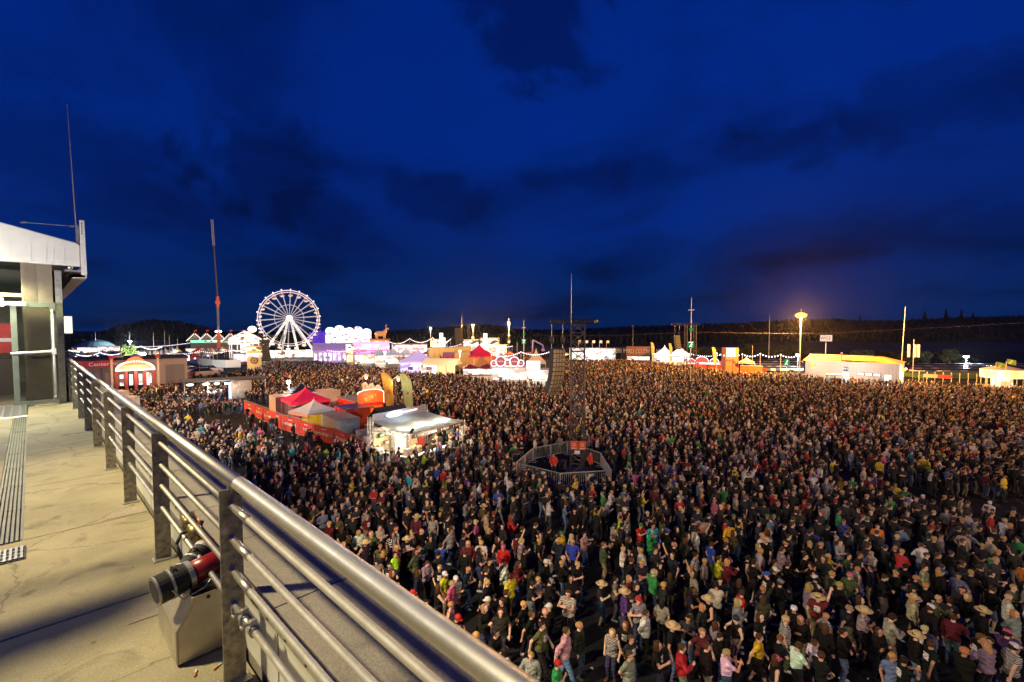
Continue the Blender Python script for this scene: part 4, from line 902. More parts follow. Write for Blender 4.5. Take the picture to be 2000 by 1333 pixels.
for k in range(12):
    x = r_.choice([4.95, 5.3, 5.6, 5.9]) + r_.uniform(-.1, .1); y = 2.25 + r_.uniform(0, .5)
    b = MB(); b.lathe([(.0, 0), (.035, 0), (.035, .16), (.014, .22), (.014, .29), (0, .29)], 8)
    o = b.build('bottle', [pm('bottle_brown', (.08, .03, .01), .2), pm('bottle_green', (.03, .1, .03), .2)][k % 2], loc=inbar(x, y, .972))
    tag(o, ['small brown bottle standing on the dark table inside the bar', 'small green bottle standing on the dark table inside the bar'][k % 2], 'bottle', ['brown bottles on the bar table', 'green bottles on the bar table'][k % 2])
tb_ = MB(); tb_.box(BARW + .9, BARW + 3.4, .6, 1.2, 1.0, 1.06)
ct = thing('beer_counter', 'long plain wooden counter standing out from the right of the bar', 'counter', inbar(BARW + 1.0, .5), rot + .9)
MB().box(0, 3.2, 0, .5, 1.0, 1.06).build('top', WOOD, ct)
for x in (.1, 1.6, 3.1): mb = MB(); mb.bar((x, .25, 0), (x, .25, 1.0), .03, 6); mb.build('leg', DARK, ct)

# ================================================================== far fairground
def spot_at(px0, px1, vb, Y=None):
    Y = Y or yvis(vb); P = at((px0 + px1) / 2, YH + 30, Y); P.z = 0
    return P, Y, (px1 - px0) / F * Y * math.cos(face_cam(P))
def ztop(py, Y): return at(CX, py, Y).z
def bulbs_line(mb, pts, n, r=.12):
    for a, b in zip(pts[:-1], pts[1:]):
        for k in range(n): p = Vector(a).lerp(Vector(b), k / n); mb.ell(p, (r, r, r), 5, 3)
def booth(name, label, px0, px1, vb, ytop, lit=E_WHITE, wall=WHITE, roof=WHITE, sign=None, cat='stall', dep=4, litf=.5, group=None, Y=None, fascia=None, yaw=0, glyph=None, hmin=0):
    P, Y, w = spot_at(px0, px1, vb, Y); h = ztop(ytop, Y)
    t = thing(name, label, cat, P, face_cam(P) + yaw, group); a = w / 2
    zs = max(2.3, h * litf) if sign or fascia else h - .25
    MB().box(-a, a, dep - .1, dep, 0, zs).build('back_wall', wall, t)
    for s in (-1, 1): MB().box(min(s * a, s * (a - .1)), max(s * a, s * (a - .1)), .1, dep - .1, 0, zs).build('side_wall', wall, t)
    MB().box(-a - .25, a + .25, -.5, dep + .1, zs + .001, zs + .2).build('roof', roof, t)
    MB().box(-a + .1, a - .1, 0, .5, .05, 1.1).build('counter', wall, t)
    MB().box(-a + .12, a - .12, dep * .5, dep * .5 + .05, 1.0, zs - .15).build('lit_back', lit, t)
    n = max(2, int(w / 2.5))
    for k in range(n + 1): x = -a + .08 + (w - .16) * k / n; mb = MB(); mb.box(x - .06, x + .06, -.06, .06, 0, zs); mb.build('post', wall, t)
    if sign or fascia:
        o = MB().box(-a - .1, a + .1, -.55, -.4, zs + .21, max(h, zs + .6)).build('fascia', sign or fascia, t)
        if glyph: glyphs('lettering', glyph[0], (max(h, zs + .6) - zs - .2) * .42, glyph[1], o, (0, -.555, (zs + .2 + max(h, zs + .6)) / 2), (0, 0, 0), px0)
    return t, a, zs
BROWN = pm('brown_board', (.2, .08, .04), .6); CREAM = pm('cream_board', (.6, .5, .36), .6); YELW = pm('yellow_wall', (.6, .42, .14), .6); ORANGE = pm('orange_board', (.55, .14, .03), .6); GREYR = pm('grey_roof', (.3, .29, .28), .7)
LETT = em('letters_lit', (1, .7, .42), .5)

ORD = 'first second third fourth fifth sixth seventh eighth ninth tenth eleventh twelfth thirteenth fourteenth fifteenth sixteenth seventeenth eighteenth nineteenth twentieth twenty-first twenty-second twenty-third twenty-fourth twenty-fifth twenty-sixth'.split()
# ---- ferris wheel
FY = 176.0; FC = at(565, 622, FY); FR_ = 54.0 / F * FY
P = Vector((FC.x, FY, 0)); fw = thing('ferris_wheel', 'big ferris wheel outlined in white and pink lights', 'ferris wheel', P, face_cam(P))
E_RIM = em('wheel_rim_light', (1.0, .7, .74), 1.35); E_SPK = em('wheel_spoke_light', (1.0, .78, .68), .85); E_LEG = em('wheel_leg_light', (1, .88, .76), 1.3)
hz = FC.z
def circ(r, y, n=60): return [(r * math.cos(2 * math.pi * k / n), y, hz + r * math.sin(2 * math.pi * k / n)) for k in range(n + 1)]
for y in (-.9, .9):
    mb = MB(); mb.path(circ(FR_, y), .09, 5); mb.build('rim', E_RIM, fw)
    mb = MB(); mb.path(circ(FR_ * .93, y), .07, 5); mb.build('rim', E_RIM, fw)
    mb = MB(); mb.path(circ(FR_ * .48, y, 40), .06, 4); mb.build('inner_ring', E_SPK, fw)
NG = 22
for k in range(NG):
    a = 2 * math.pi * (k + .3) / NG; mb = MB()
    for y in (-.9, .9):
        for off in (-.014, .014):
            mb.bar((.5 * math.cos(a), y, hz + .5 * math.sin(a)), (FR_ * math.cos(a + off), y, hz + FR_ * math.sin(a + off)), .055, 4, caps=False)
    for q in np.linspace(.3, .9, 5): mb.bar((FR_ * q * math.cos(a), -.9, hz + FR_ * q * math.sin(a)), (FR_ * q * math.cos(a), .9, hz + FR_ * q * math.sin(a)), .04, 4, caps=False)
    mb.build('spoke', E_SPK, fw)
    mb = MB(); mb.ell((FR_ * 1.03 * math.cos(a), -.9, hz + FR_ * 1.03 * math.sin(a)), (.2, .15, .2), 6, 4); mb.build('rim_lamp', E_BULB, fw)
    g = MB(); g.lathe([(.05, .0), (.75, -.35), (.8, -.45)], 10); gx, gz = FR_ * .965 * math.cos(a), hz + FR_ * .965 * math.sin(a)
    go = g.build('gondola', PVC, fw); go.location = (gx, 0, gz)
    mb = MB(); mb.lathe([(.8, -1.25), (.85, -1.6), (.6, -1.9), (.05, -2.0)], 10); mb.build('tub', CREAM, go)
    mb = MB(); mb.bar((0, 0, 0), (0, 0, -1.9), .06, 5); mb.build('centre_pole', ALU, go)
mb = MB(); mb.bar((0, -1.6, hz), (0, 1.6, hz), 1.0, 20); mb.build('hub', em('hub_light', (1, .93, .85), 8), fw)
for sy in (-1, 1):
    for sx in (-1, 1):
        for x1 in (3.2, 9.8):
            mb = MB(); truss(mb, (sx * .4, sy * 1.4, hz), (sx * x1, sy * (2.5 if x1 > 5 else 2.0), .6), .55, .1, .05, 1.4); mb.build('support_leg', E_LEG, fw)
MB().box(-12.5, 12.5, -4, 4, 0, .6).build('platform', GREYR, fw)
MB().box(-9, 9, -4.6, -4.2, .5, 3.2).build('lit_fence', emtex('wheel_base_light', (1, .93, .8), 2.6), fw)
for sx in (-1, 1): mb = MB(); mb.bar((sx * 13, -3, 5.2), (sx * 9.5, -3, .6), .35, 6); mb.build('stair_rail', E_LEG, fw)
light('wheel_glow', 'POINT', (0, -8, 7), 16000, (1, .88, .78), 3, parent=fw)

# ---- mobile crane with a telescopic mast
CYD = 205.0; P = at(428, 690, CYD); P.z = 0
cr_ = thing('mast_crane', 'tall slim crane mast with red foot and white lattice tip', 'crane', P, face_cam(P))
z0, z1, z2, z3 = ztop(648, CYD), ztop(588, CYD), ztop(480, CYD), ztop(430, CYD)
OR = pm('crane_orange', (.6, .1, .03), .5, emit=(1, .15, .03), es=.35); GM = pm('mast_grey', (.2, .14, .13), .6)
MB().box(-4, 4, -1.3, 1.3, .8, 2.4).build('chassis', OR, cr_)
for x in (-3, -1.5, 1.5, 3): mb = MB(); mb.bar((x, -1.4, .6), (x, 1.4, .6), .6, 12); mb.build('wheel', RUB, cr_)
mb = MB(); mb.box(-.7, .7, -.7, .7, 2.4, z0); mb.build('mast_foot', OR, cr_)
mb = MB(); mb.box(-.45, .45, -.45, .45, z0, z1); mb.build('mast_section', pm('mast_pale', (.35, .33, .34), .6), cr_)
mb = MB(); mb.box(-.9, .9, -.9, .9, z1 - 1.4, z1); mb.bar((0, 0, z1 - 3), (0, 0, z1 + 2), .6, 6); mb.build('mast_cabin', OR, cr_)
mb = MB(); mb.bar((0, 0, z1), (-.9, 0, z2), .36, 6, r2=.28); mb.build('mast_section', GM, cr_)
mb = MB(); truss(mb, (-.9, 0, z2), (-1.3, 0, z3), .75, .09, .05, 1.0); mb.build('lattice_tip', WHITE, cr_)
mb = MB(); mb.ell((-.8, -.8, z0), (.45, .3, .3), 8, 5); mb.ell((.8, -.8, z0), (.45, .3, .3), 8, 5); mb.build('lamp', em('crane_lamp', (.7, .85, 1), 25), cr_)

# ---- lamp posts and floodlights
def lamp_post(label, px, Y, ytop, emat, power, color, r=.35, pole=.09, tip=None, signs=(), heads=1):
    P = at(px, YH + 30, Y); P.z = 0; z = ztop(ytop, Y)
    t = thing('lamp_post', label, 'lamp post', P, face_cam(P))
    mb = MB(); mb.bar((0, 0, 0), (0, 0, z if tip is None else ztop(tip, Y)), pole, 8, r2=pole * .6); mb.build('pole', GALV, t)
    mb = MB(); mb.box(-r * 1.6, r * 1.6, -.18, .18, z + .06, z + .3); mb.build('housing', GALV, t)
    mb = MB(); mb.ell((0, 0, z - .05), (r * 1.5, r, r * .8), 10, 6); mb.build('lamp', emat, t)
    mb = MB(); mb.box(-pole * 2, pole * 2, -pole * 2, pole * 2, 0, .4); mb.build('foot', CONC2, t)
    for (yy, hh, m) in signs: zz = ztop(yy, Y); MB().box(-hh, hh, -.16, -.12, zz - hh * .9, zz + hh * .9).build('sign', m, t)
    if power: light('post_light', 'POINT', (0, -.7, z - .7), power, color, .35, parent=t)
    return t
SODC = (1.0, .55, .16)
lamp_post('tall sodium lamp glaring orange at the right of the field', 1563, 100, 616, em('sodium_flare', (1, .4, .07), 4.0), 190000, (1, .42, .08), .75, .14, tip=604)
lamp_post('orange lamp on a tall post in the middle of the fair', 924, 190, 635, E_SOD, 60000, SODC, .4, .12, signs=((660, .5, WHITE),))
lamp_post('slim lamp post left of the sign mast', 994, 160, 632, E_SOD, 40000, SODC, .35, .12, tip=622, signs=((655, .3, WHITE), (668, .4, WHITE)))
lamp_post('small far lamp post left of the dark speaker stack', 841, 250, 640, E_BULB, 30000, (1, .8, .6), .4, .12)
lamp_post('cold white lamp post above the parked cars', 1888, 128, 697, em('cold_lamp', (.75, .87, 1), 20), 9000, (.8, .9, 1), .4, .08)
lamp_post('amber lamp at the right corner of the toilet building', 1765, 88, 722, em('amber_lamp', (1, .42, .07), 3), 9000, SODC, .38, .06)
lamp_post('white floodlight above the low flat roof at left', 277, 102, 692, em('flood_a', (1, .95, .8), 40), 30000, (1, .93, .78), .42, .06)
lamp_post('bluish floodlight on a post before the wooded hill', 254, 230, 667, E_HOT, 30000, (.85, .9, 1), .5, .12, tip=648)
lamp_post('bluish floodlight over the far left rides', 183, 230, 673, E_HOT, 25000, (.8, .9, 1), .6, .1)
lamp_post('white floodlight inside the compound behind the boxes', 562, 62, 747, em('flood_b', (.85, .92, 1), 40), 1800, (.85, .92, 1), .16, .05)
# plain poles
def pole(label, px, Y, ytop, r=.08, base=None, name='pole', cat='pole', mat=GALV, sway=0):
    P = at(px, YH + 30, Y); P.z = 0; z = ztop(ytop, Y)
    t = thing(name, label, cat, P, 0)
    mb = MB(); mb.bar((0, 0, 0), (sway, 0, z), r, 7, r2=r * .45); mb.build('shaft', mat, t); MB().box(-r * 2.5, r * 2.5, -r * 2.5, r * 2.5, 0, .3).build('foot', CONC2, t)
    return t
pole('thin tall mast beside the toilet building corner', 1761, 92, 600, .09, sway=.5)
pole('thin dark mast left of the sodium lamp', 1502, 150, 615, .1)
pole('thin mast behind the far dark speaker stack', 902, 175, 617, .14)
pole('thin mast behind the white tents at right of the tower', 1236, 170, 635, .1)
pole('slim white pole before the parked cars lot', 1470, 118, 676, .07)
pole('slim pole in front of the toilet roof', 117, 70, 600, .05)
for i, (px, yt) in enumerate(((300, 650), (347, 662), (322, 645), (331, 655))): pole(f'thin aerial before the wooded hill, {["second", "rightmost", "third", "fourth"][i]} of four', px, 120 + i * 9, yt, .06)
# emergency exit sign masts
for (px, Y, yt, s1, s2, lb) in ((1349, 88, 582, 644, 674, 'tall mast with green exit signs right of the far speaker tower'), (1023, 130, 625, 653, 668, 'tall mast with green exit signs left of the truss tower')):
    t = pole(lb, px, Y, yt, .1, name='exit_sign_mast', cat='sign mast')
    z1_, z2_ = ztop(s1, Y), ztop(s2, Y)
    MB().box(-.35, .35, -.2, -.14, z1_ - .25, z1_ + .25).build('sign', E_GREEN, t)
    o = MB().box(-.6, .6, -.2, -.14, z2_ - .62, z2_ + .62).build('sign', E_GREEN, t)
    mb = MB(); mb.box(-.5, .5, -.215, -.201, z2_ + .45, z2_ + .55); mb.ell((.1, -.21, z2_ + .28), (.1, .01, .1), 8, 5); mb.bar((.05, -.21, z2_ + .15), (-.1, -.21, z2_ - .15), .07, 5); mb.bar((-.1, -.21, z2_ - .15), (.15, -.21, z2_ - .4), .05, 5); mb.bar((-.1, -.21, z2_ - .15), (-.35, -.21, z2_ - .35), .05, 5); mb.bar((0, -.21, z2_ + .1), (.3, -.21, z2_), .04, 5); mb.build('running_figure', E_SIGN, o)
    zc = ztop(607 if px > 1200 else 641, Y); mb = MB(); mb.lathe([(.5, 0), (.6, .1), (.5, .2)], 12, (0, 0, zc)); mb.build('aerial_ring', WHITE, t)
# green exit sign and toilets
P, Y, w = spot_at(1533, 1542, 722, 105); t = thing('exit_sign', 'green exit sign on a post before the lot of parked cars', 'sign', P, face_cam(P)); mb = MB(); mb.bar((0, 0, 0), (0, 0, 4.2), .05, 6); mb.build('post', GALV, t)
o = MB().box(-.55, .55, -.12, -.06, 2.6, 4.0).build('panel', E_GREEN, t); mb = MB(); mb.ell((.1, -.13, 3.65), (.13, .01, .13), 8, 5); mb.bar((.05, -.13, 3.5), (-.1, -.13, 3.1), .08, 5); mb.bar((-.1, -.13, 3.1), (.2, -.13, 2.8), .06, 5); mb.bar((-.1, -.13, 3.1), (-.35, -.13, 2.8), .06, 5); mb.build('running_figure', E_SIGN, o)

# ---- second loudspeaker tower far out in the crowd, and dark hangs
def far_array(name, label, px, Y, ytop, ybot, gm, n=9, towers=True, top=None, w=1.3):
    P = at(px, YH + 30, Y); P.z = 0; t = thing(name, label, 'speakers', P, face_cam(P))
    zt, zb = ztop(ytop, Y), ztop(ybot, Y); h = (zt - zb) / n
    for k in range(n):
        o = MB().box(-w / 2, w / 2, -.4, .4, 0, h * .9).build('speaker_cabinet', CAB, t); o.location = (.06 * k * k * .12, 0, zt - h * (k + 1)); o.rotation_euler = (-.03 * k, 0, .3)
        MB().box(-w / 2 + .05, w / 2 - .05, -.43, -.405, h * .08, h * .8).build('grille', gm, o)
    if towers:
        tp = ztop(top, Y)
        for dx in (w + .6, w + 2.2, ): mb = MB(); truss(mb, (dx, 0, 0), (dx, 0, tp), .5, .05, .025, .9); mb.build('truss_leg', DARKTRUSS, t)
        mb = MB(); truss(mb, (-w, 0, tp), (w + 3.2, 0, tp), .4, .05, .025, .8); mb.build('truss_beam', DARKTRUSS, t)
        for dx in (-.4, .4): mb = MB(); mb.bar((dx, 0, zt), (dx, 0, tp), .03, 5); mb.box(dx - .15, dx + .15, -.15, .15, zt + .4, zt + .9); mb.build('chain', BLACKM, t)
    return t
far_array('far_speaker_tower', 'far truss tower with a yellow-lit speaker array beside green exit signs', 1322, 88, 655, 682, pm('grille_yellow', (.55, .42, .12), .6), 8, True, 634, 1.0)
far_array('dark_speaker_stack', 'tall dark speaker hang beside the glaring fair pavilion', 516, 120, 664, 705, pm('grille_dark', (.07, .06, .04), .7), 9, True, 656, 2.2)
far_array('dark_speaker_stack', 'dark speaker hang among the yellow lit containers', 896, 150, 641, 672, pm('grille_dark', (.07, .06, .04), .7), 8, True, 636, 2.6)

# ---- rides and halls, left to right
def hall(name, label, px0, px1, Y, ye, yr, wallm, roofm, dep=12, cat='hall', lit=None, rows=1, yaw=0, bays=None):
    P, Y, w = spot_at(px0, px1, 700, Y); t = thing(name, label, cat, P, face_cam(P) + yaw); a = w / 2; ze, zr = ztop(ye, Y), ztop(yr, Y)
    MB().box(-a, a, 0, dep, 0, ze).build('wall', wallm, t)
    MB().prism([(-.4, ze + .01), (dep / 2, zr), (dep + .4, ze + .01)], -a - .3, a + .3, 'x').build('roof', roofm, t)
    n = bays or max(3, int(w / 4))
    for k in range(n):
        x0 = -a + w * k / n
        MB().box(x0 + .3, x0 + w / n - .3, -.06, -.01, .8, ze - .6).build('bay', lit or E_WHITE, t)
        MB().box(x0 - .12, x0 + .12, -.16, -.065, 0, ze).build('pilaster', wallm, t)
    return t, a, ze, zr
VIOLR = pm('violet_roof', (.3, .16, .4), .6); SLATE = pm('teal_roof', (.12, .22, .22), .6)
# low roofs and red banner hall at the far left
P, Y, w = spot_at(135, 372, 735, 88)
hl = thing('flat_roof_hall', 'long low hall with dark flat roof and red lettered band', 'building', P, face_cam(P)); a = w / 2; zr = ztop(703, 88)
MB().box(-a, a, 0, 12, 0, zr).build('wall', pm('hall_grey', (.4, .37, .34), .7), hl)
MB().box(-a - .2, a + .2, -.2, 12, zr + .001, zr + .35).build('roof', pm('dark_felt', (.05, .045, .045), .85), hl)
bd_ = MB().box(-a, -a + 2 * a * .385, -.2, -.14, zr - 1.35, zr + .0).build('band', pm('red_band', (.5, .05, .07), .5, emit=(1, .12, .15), es=.12), hl)
text('lettering', 'Center Nür', 1.0, pm('band_white', (.8, .75, .72), .5, emit=(1, .9, .85), es=.3), bd_, (-a + 2 * a * .302, -.215, zr - .68), UP, .01)
for k in range(12): MB().box(-a + 1 + k * 1.9, -a + 1.06 + k * 1.9, -.06, -.001, .2, zr - 1.4).build('seam', GREYR, hl)
o = MB().box(a - 8.5, a - .05, -.3, -.01, 0, zr - .1).build('annex_wall', BEIGE, hl); MB().box(a - 3.6, a - .5, -.36, -.305, 0, zr - 1.2).build('roller_gate', GREYR, o)
MB().box(a - 7, a - 6.2, -.36, -.305, 0, 2.4).build('door', E_SIGN, o)
for k in range(2): mb = MB(); mb.ell((a - 11 + k * 3, 4, zr + .3), (1.1, 1.1, .6), 12, 6); mb.build('skylight', PVC, hl)
# carnival gate with bulbs
P, Y, w = spot_at(226, 300, 738, 82); gt = thing('bulb_gate', 'carnival ticket gate glowing with rows of bulbs and red crown', 'gate', P, face_cam(P)); a = w / 2; zg = ztop(722, 82); zc = ztop(706, 82)
poly = [(-a, zg)] + [(a * math.cos(t_), zg + (zc - zg) * math.sin(t_)) for t_ in np.linspace(math.pi, 0, 13)] + [(a, zg)]
MB().prism(poly, -.3, 0, 'y').build('arch', pm('gate_arch', (.5, .32, .2), .5, emit=(1, .5, .22), es=.4), gt)
poly = [(a * .55 * math.cos(t_), zg + .9 + (zc - zg) * .95 * math.sin(t_)) for t_ in np.linspace(math.pi, 0, 11)]
MB().prism(poly, -.42, -.31, 'y').build('crown', pm('gate_crown', (.7, .1, .03), .5, emit=(1, .16, .05), es=1.2), gt)
mb = MB()
for t_ in np.linspace(math.pi, 0, 22): mb.ell((a * math.cos(t_), -.4, zg + (zc - zg) * math.sin(t_)), (.16, .16, .16), 6, 4)
for x in np.linspace(-a, a, 22): mb.ell((x, -.45, zg - .05), (.15, .15, .15), 6, 4)
mb.build('bulbs', E_BULB, gt)['kind'] = 'stuff'
for k in range(5): MB().box(-a + k * w / 4 - .22, -a + k * w / 4 + .22, -.25, .25, 0, zg).build('pillar', pm('gate_red', (.4, .05, .05), .5), gt)
for k in range(4): MB().box(-a + k * w / 4 + .4, -a + (k + 1) * w / 4 - .4, .9, .95, .8, zg - .9).build('lit_window', E_WHITE, gt)
for s in (-1, 1): mb = MB(); mb.box(s * (a + .6) - .15, s * (a + .6) + .15, -.2, .1, 0, zc + .5); mb.build('flag_post', CREAM, gt); MB().box(s * (a + .6) - .35, s * (a + .6) + .35, -.1, 0, zc + .5, zc + 1.1).build('pennant', RED, gt)
light('gate_glow', 'POINT', (0, -3, 3.5), 900, (1, .72, .45), .8, parent=gt)
# tents, pavilion, carousel
hall('green_band_pavilion', 'white peaked pavilion with green lit band behind the crane foot', 374, 486, 215, 669, 662, pm('pav_wall', (.35, .3, .25), .6), GREYR, 10, 'pavilion', E_WARM)
P, Y, w = spot_at(374, 486, 700, 214)
for k in range(5):
    q = at(386 + k * 23, 660, 214); pg = pagoda('pavilion_tent', f'cream peaked tent roof on the green banded pavilion, {ordn[k] if k else "leftmost"} of five', (q.x, 212), 6.0, ztop(665, 214), ztop(651, 214), CREAM, face_cam(q), legs=True, group='tents of the green banded pavilion')
    mb = MB(); z_ = ztop(651, 214); mb.bar((0, 0, z_), (0, 0, z_ + 1.5), .08, 5); mb.box(0, .9, -.03, .03, z_ + .9, z_ + 1.5); mb.build('red_pennant', pm('pennant_red', (.6, .04, .03), .6, emit=(1, .1, .05), es=.3), pg)
    mb = MB(); a = 3.0; ze = ztop(665, 214); bulbs_line(mb, [(-a, -a, ze), (0, 0, z_)], 7, .2); bulbs_line(mb, [(a, -a, ze), (0, 0, z_)], 7, .2); mb.build('bulbs', E_BULB, pg)['kind'] = 'stuff'
P, Y, w = spot_at(374, 486, 700, 208); t = thing('green_light_band', 'glowing green and white light band along the pavilion eave', 'light band', (P.x, P.y, ztop(669, 208)), face_cam(P))
MB().box(-w / 2, w / 2, -.1, .1, 0, 1.0).build('panel', em('green_band', (.25, 1, .5), 2.0), t); MB().box(-w / 2 + 5, w / 2 - 6, -.16, -.11, .1, .9).build('white_panel', E_WHITE, t); MB().box(-w / 2, w / 2, .11, .2, -ztop(669, 208), 0).build('support', GREYR, t)
P, Y, w = spot_at(446, 512, 700, 170); ca = thing('lit_carousel', 'dazzling white lit carousel pavilion beside the ferris wheel', 'carousel', P, face_cam(P)); zl, zh = ztop(672, 170), ztop(655, 170)
mb = MB(); mb.lathe([(w / 2, zl), (w / 2, zl + 1.8), (w * .3, zh), (.3, zh + 1.6)], 20); mb.build('canopy', emtex('carousel_canopy', (1, .9, .8), 2.4), ca)
mb = MB(); mb.lathe([(w / 2 - .2, 0), (w / 2 - .2, .6), (.2, .6)], 20); mb.build('platform', CREAM, ca)
for k in range(12): t_ = k * math.pi / 6; mb = MB(); mb.bar((w / 2.15 * math.cos(t_), w / 2.15 * math.sin(t_), .6), (w / 2.15 * math.cos(t_), w / 2.15 * math.sin(t_), zl), .12, 5); mb.build('pole', E_LEG, ca)
mb = MB(); mb.lathe([(1.6, .6), (1.6, zl)], 14); mb.build('core', E_WHITE, ca)
mb = MB(); mb.ell((w * .22, 0, zh + 2.2), (1.5, 1, 1.2), 10, 6); mb.build('lantern', em('carousel_lamp', (1, .7, .45), 4), ca)
light('carousel_glow', 'POINT', (0, -12, 4), 5000, (1, .85, .65), 2, parent=ca)
P, Y, w = spot_at(482, 510, 722, 118); ot = thing('clock_tower_stall', 'amber lit tower stall with wheel emblem below the carousel', 'stall', P, face_cam(P)); zt = ztop(676, 118)
GOLD = pm('gold_board', (.6, .38, .14), .5, emit=(1, .6, .2), es=.35)
MB().box(-w / 2, w / 2, 0, 3, 0, zt).build('body', GOLD, ot); MB().box(-w / 2 - .2, w / 2 + .2, -.3, -.02, zt - 2.9, zt - 1.9).build('lit_sign', E_WHITE, ot); MB().box(-w / 2 - .2, w / 2 + .2, -.3, -.02, zt - 1.2, zt - .3).build('lit_sign', E_WARM, ot)
mb = MB(); mb.lathe([(.6, 0), (.9, .08), (.6, .1)], 16); o = mb.build('wheel_emblem', BROWN, ot); o.location = (0, -.05, 2.9); o.rotation_euler = (RAD(90), 0, 0)
for k in range(6): t_ = k * math.pi / 3; mb = MB(); mb.bar((0, -.08, 2.9), (.75 * math.cos(t_), -.08, 2.9 + .75 * math.sin(t_)), .06, 5); mb.build('emblem_spoke', BROWN, ot)
# scalloped bright facade
P, Y, w = spot_at(637, 726, 700, 172); fa = thing('bright_fun_house', 'blazing white scalloped fun house front left of the deer figure', 'fun house', P, face_cam(P)); a = w / 2; zt = ztop(650, 172)
poly = [(-a, 0), (a, 0)]; tops_ = [(a, zt + .5)]; nsc = 5
for k in range(nsc):
    c = a - (k + .5) * w / nsc; hh = [0.4, 1.2, .9, 1.6, .9][k]
    tops_ += [(c + w / nsc / 2 * math.cos(t_), zt + hh + 1.1 * math.sin(t_)) for t_ in np.linspace(.1, math.pi - .1, 7)]
poly += tops_ + [(-a, zt + .5)]
MB().prism(poly, 0, .6, 'y').build('front', E_FACADE, fa); MB().box(-a, a, .61, 6, 0, zt - 1).build('body', VIOLR, fa)
mb = MB()
for k in range(9): mb.box(-a + 1 + k * w / 9, -a + 1.5 + k * w / 9, -.05, -.01, zt - 2.6 + (k % 3) * .8, zt - 2.1 + (k % 3) * .8)
mb.build('window', VIOLR, fa)
light('fun_house_glow', 'POINT', (0, -6, 6), 7000, (1, .7, 1), 2, parent=fa)
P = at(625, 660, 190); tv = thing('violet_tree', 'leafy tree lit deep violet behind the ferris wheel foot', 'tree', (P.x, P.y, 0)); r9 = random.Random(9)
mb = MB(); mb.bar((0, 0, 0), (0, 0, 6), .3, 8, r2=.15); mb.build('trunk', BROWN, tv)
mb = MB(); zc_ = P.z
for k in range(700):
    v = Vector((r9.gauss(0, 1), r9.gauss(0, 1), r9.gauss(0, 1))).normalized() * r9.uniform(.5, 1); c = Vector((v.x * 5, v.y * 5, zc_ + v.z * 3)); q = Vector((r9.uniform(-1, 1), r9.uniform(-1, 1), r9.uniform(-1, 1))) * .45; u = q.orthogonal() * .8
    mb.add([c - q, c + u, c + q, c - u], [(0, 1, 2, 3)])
mb.build('crown', pm('violet_lit_leaves', (.05, .08, .05), .8, emit=(.16, .03, 1), es=.5), tv)  # violet light put into the leaves as glow
# deer figure on its pavilion
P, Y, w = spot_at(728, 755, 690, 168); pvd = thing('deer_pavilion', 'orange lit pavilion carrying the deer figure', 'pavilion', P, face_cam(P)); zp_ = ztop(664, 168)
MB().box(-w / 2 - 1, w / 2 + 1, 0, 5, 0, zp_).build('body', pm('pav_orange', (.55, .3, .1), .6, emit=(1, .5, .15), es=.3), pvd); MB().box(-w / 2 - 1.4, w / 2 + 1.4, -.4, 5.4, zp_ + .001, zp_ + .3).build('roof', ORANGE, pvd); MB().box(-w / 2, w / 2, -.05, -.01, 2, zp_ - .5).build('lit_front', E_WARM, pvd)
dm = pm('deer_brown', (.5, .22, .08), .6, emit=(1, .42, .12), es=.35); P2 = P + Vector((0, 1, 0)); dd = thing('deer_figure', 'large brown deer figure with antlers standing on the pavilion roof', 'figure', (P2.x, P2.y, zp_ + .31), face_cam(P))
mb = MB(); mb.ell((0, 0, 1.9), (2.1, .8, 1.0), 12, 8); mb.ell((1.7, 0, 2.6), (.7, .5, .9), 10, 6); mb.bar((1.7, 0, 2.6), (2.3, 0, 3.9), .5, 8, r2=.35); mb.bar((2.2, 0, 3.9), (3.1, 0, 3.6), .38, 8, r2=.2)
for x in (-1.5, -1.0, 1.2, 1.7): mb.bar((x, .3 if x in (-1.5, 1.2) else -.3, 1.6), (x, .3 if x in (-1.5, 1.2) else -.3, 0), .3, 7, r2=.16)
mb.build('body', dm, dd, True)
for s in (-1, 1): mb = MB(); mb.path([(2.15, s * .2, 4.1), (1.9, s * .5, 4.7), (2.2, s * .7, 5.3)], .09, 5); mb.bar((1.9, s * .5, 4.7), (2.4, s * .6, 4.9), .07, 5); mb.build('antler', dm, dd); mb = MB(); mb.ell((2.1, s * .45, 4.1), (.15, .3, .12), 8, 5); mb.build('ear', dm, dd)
# violet and pink hall
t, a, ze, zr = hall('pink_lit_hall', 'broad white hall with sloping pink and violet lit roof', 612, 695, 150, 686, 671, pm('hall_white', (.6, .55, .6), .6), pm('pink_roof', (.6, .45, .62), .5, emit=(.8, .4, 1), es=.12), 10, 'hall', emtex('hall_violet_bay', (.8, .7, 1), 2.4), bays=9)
light('hall_violet', 'POINT', (0, -5, 4), 1300, (.75, .4, 1), 1.5, parent=t)
booth('pink_stage', 'pink and magenta lit open stall right of the violet hall', 690, 760, 702, 668, emtex('magenta_wall', (1, .25, .75), 2.4), pm('magenta_frame', (.6, .2, .5), .5, emit=(1, .2, .7), es=.3), pm('pink_top', (.6, .4, .5), .5), Y=145, dep=6, fascia=pm('pink_fascia', (.7, .4, .6), .5, emit=(1, .5, .85), es=.8), glyph=(8, E_SIGN), litf=.6)
booth('gold_column_stall', 'narrow wooden tower stall with two glowing bands', 676, 690, 705, 673, E_WARM, GOLD, GOLD, Y=138, dep=3, sign=E_WHITE, litf=.72)
booth('white_snack_stall', 'low white stall glaring warm white under the pink stall', 692, 732, 708, 692, emtex('snack_light', (1, .88, .7), 1.7), CREAM, WHITE, Y=132, dep=4)
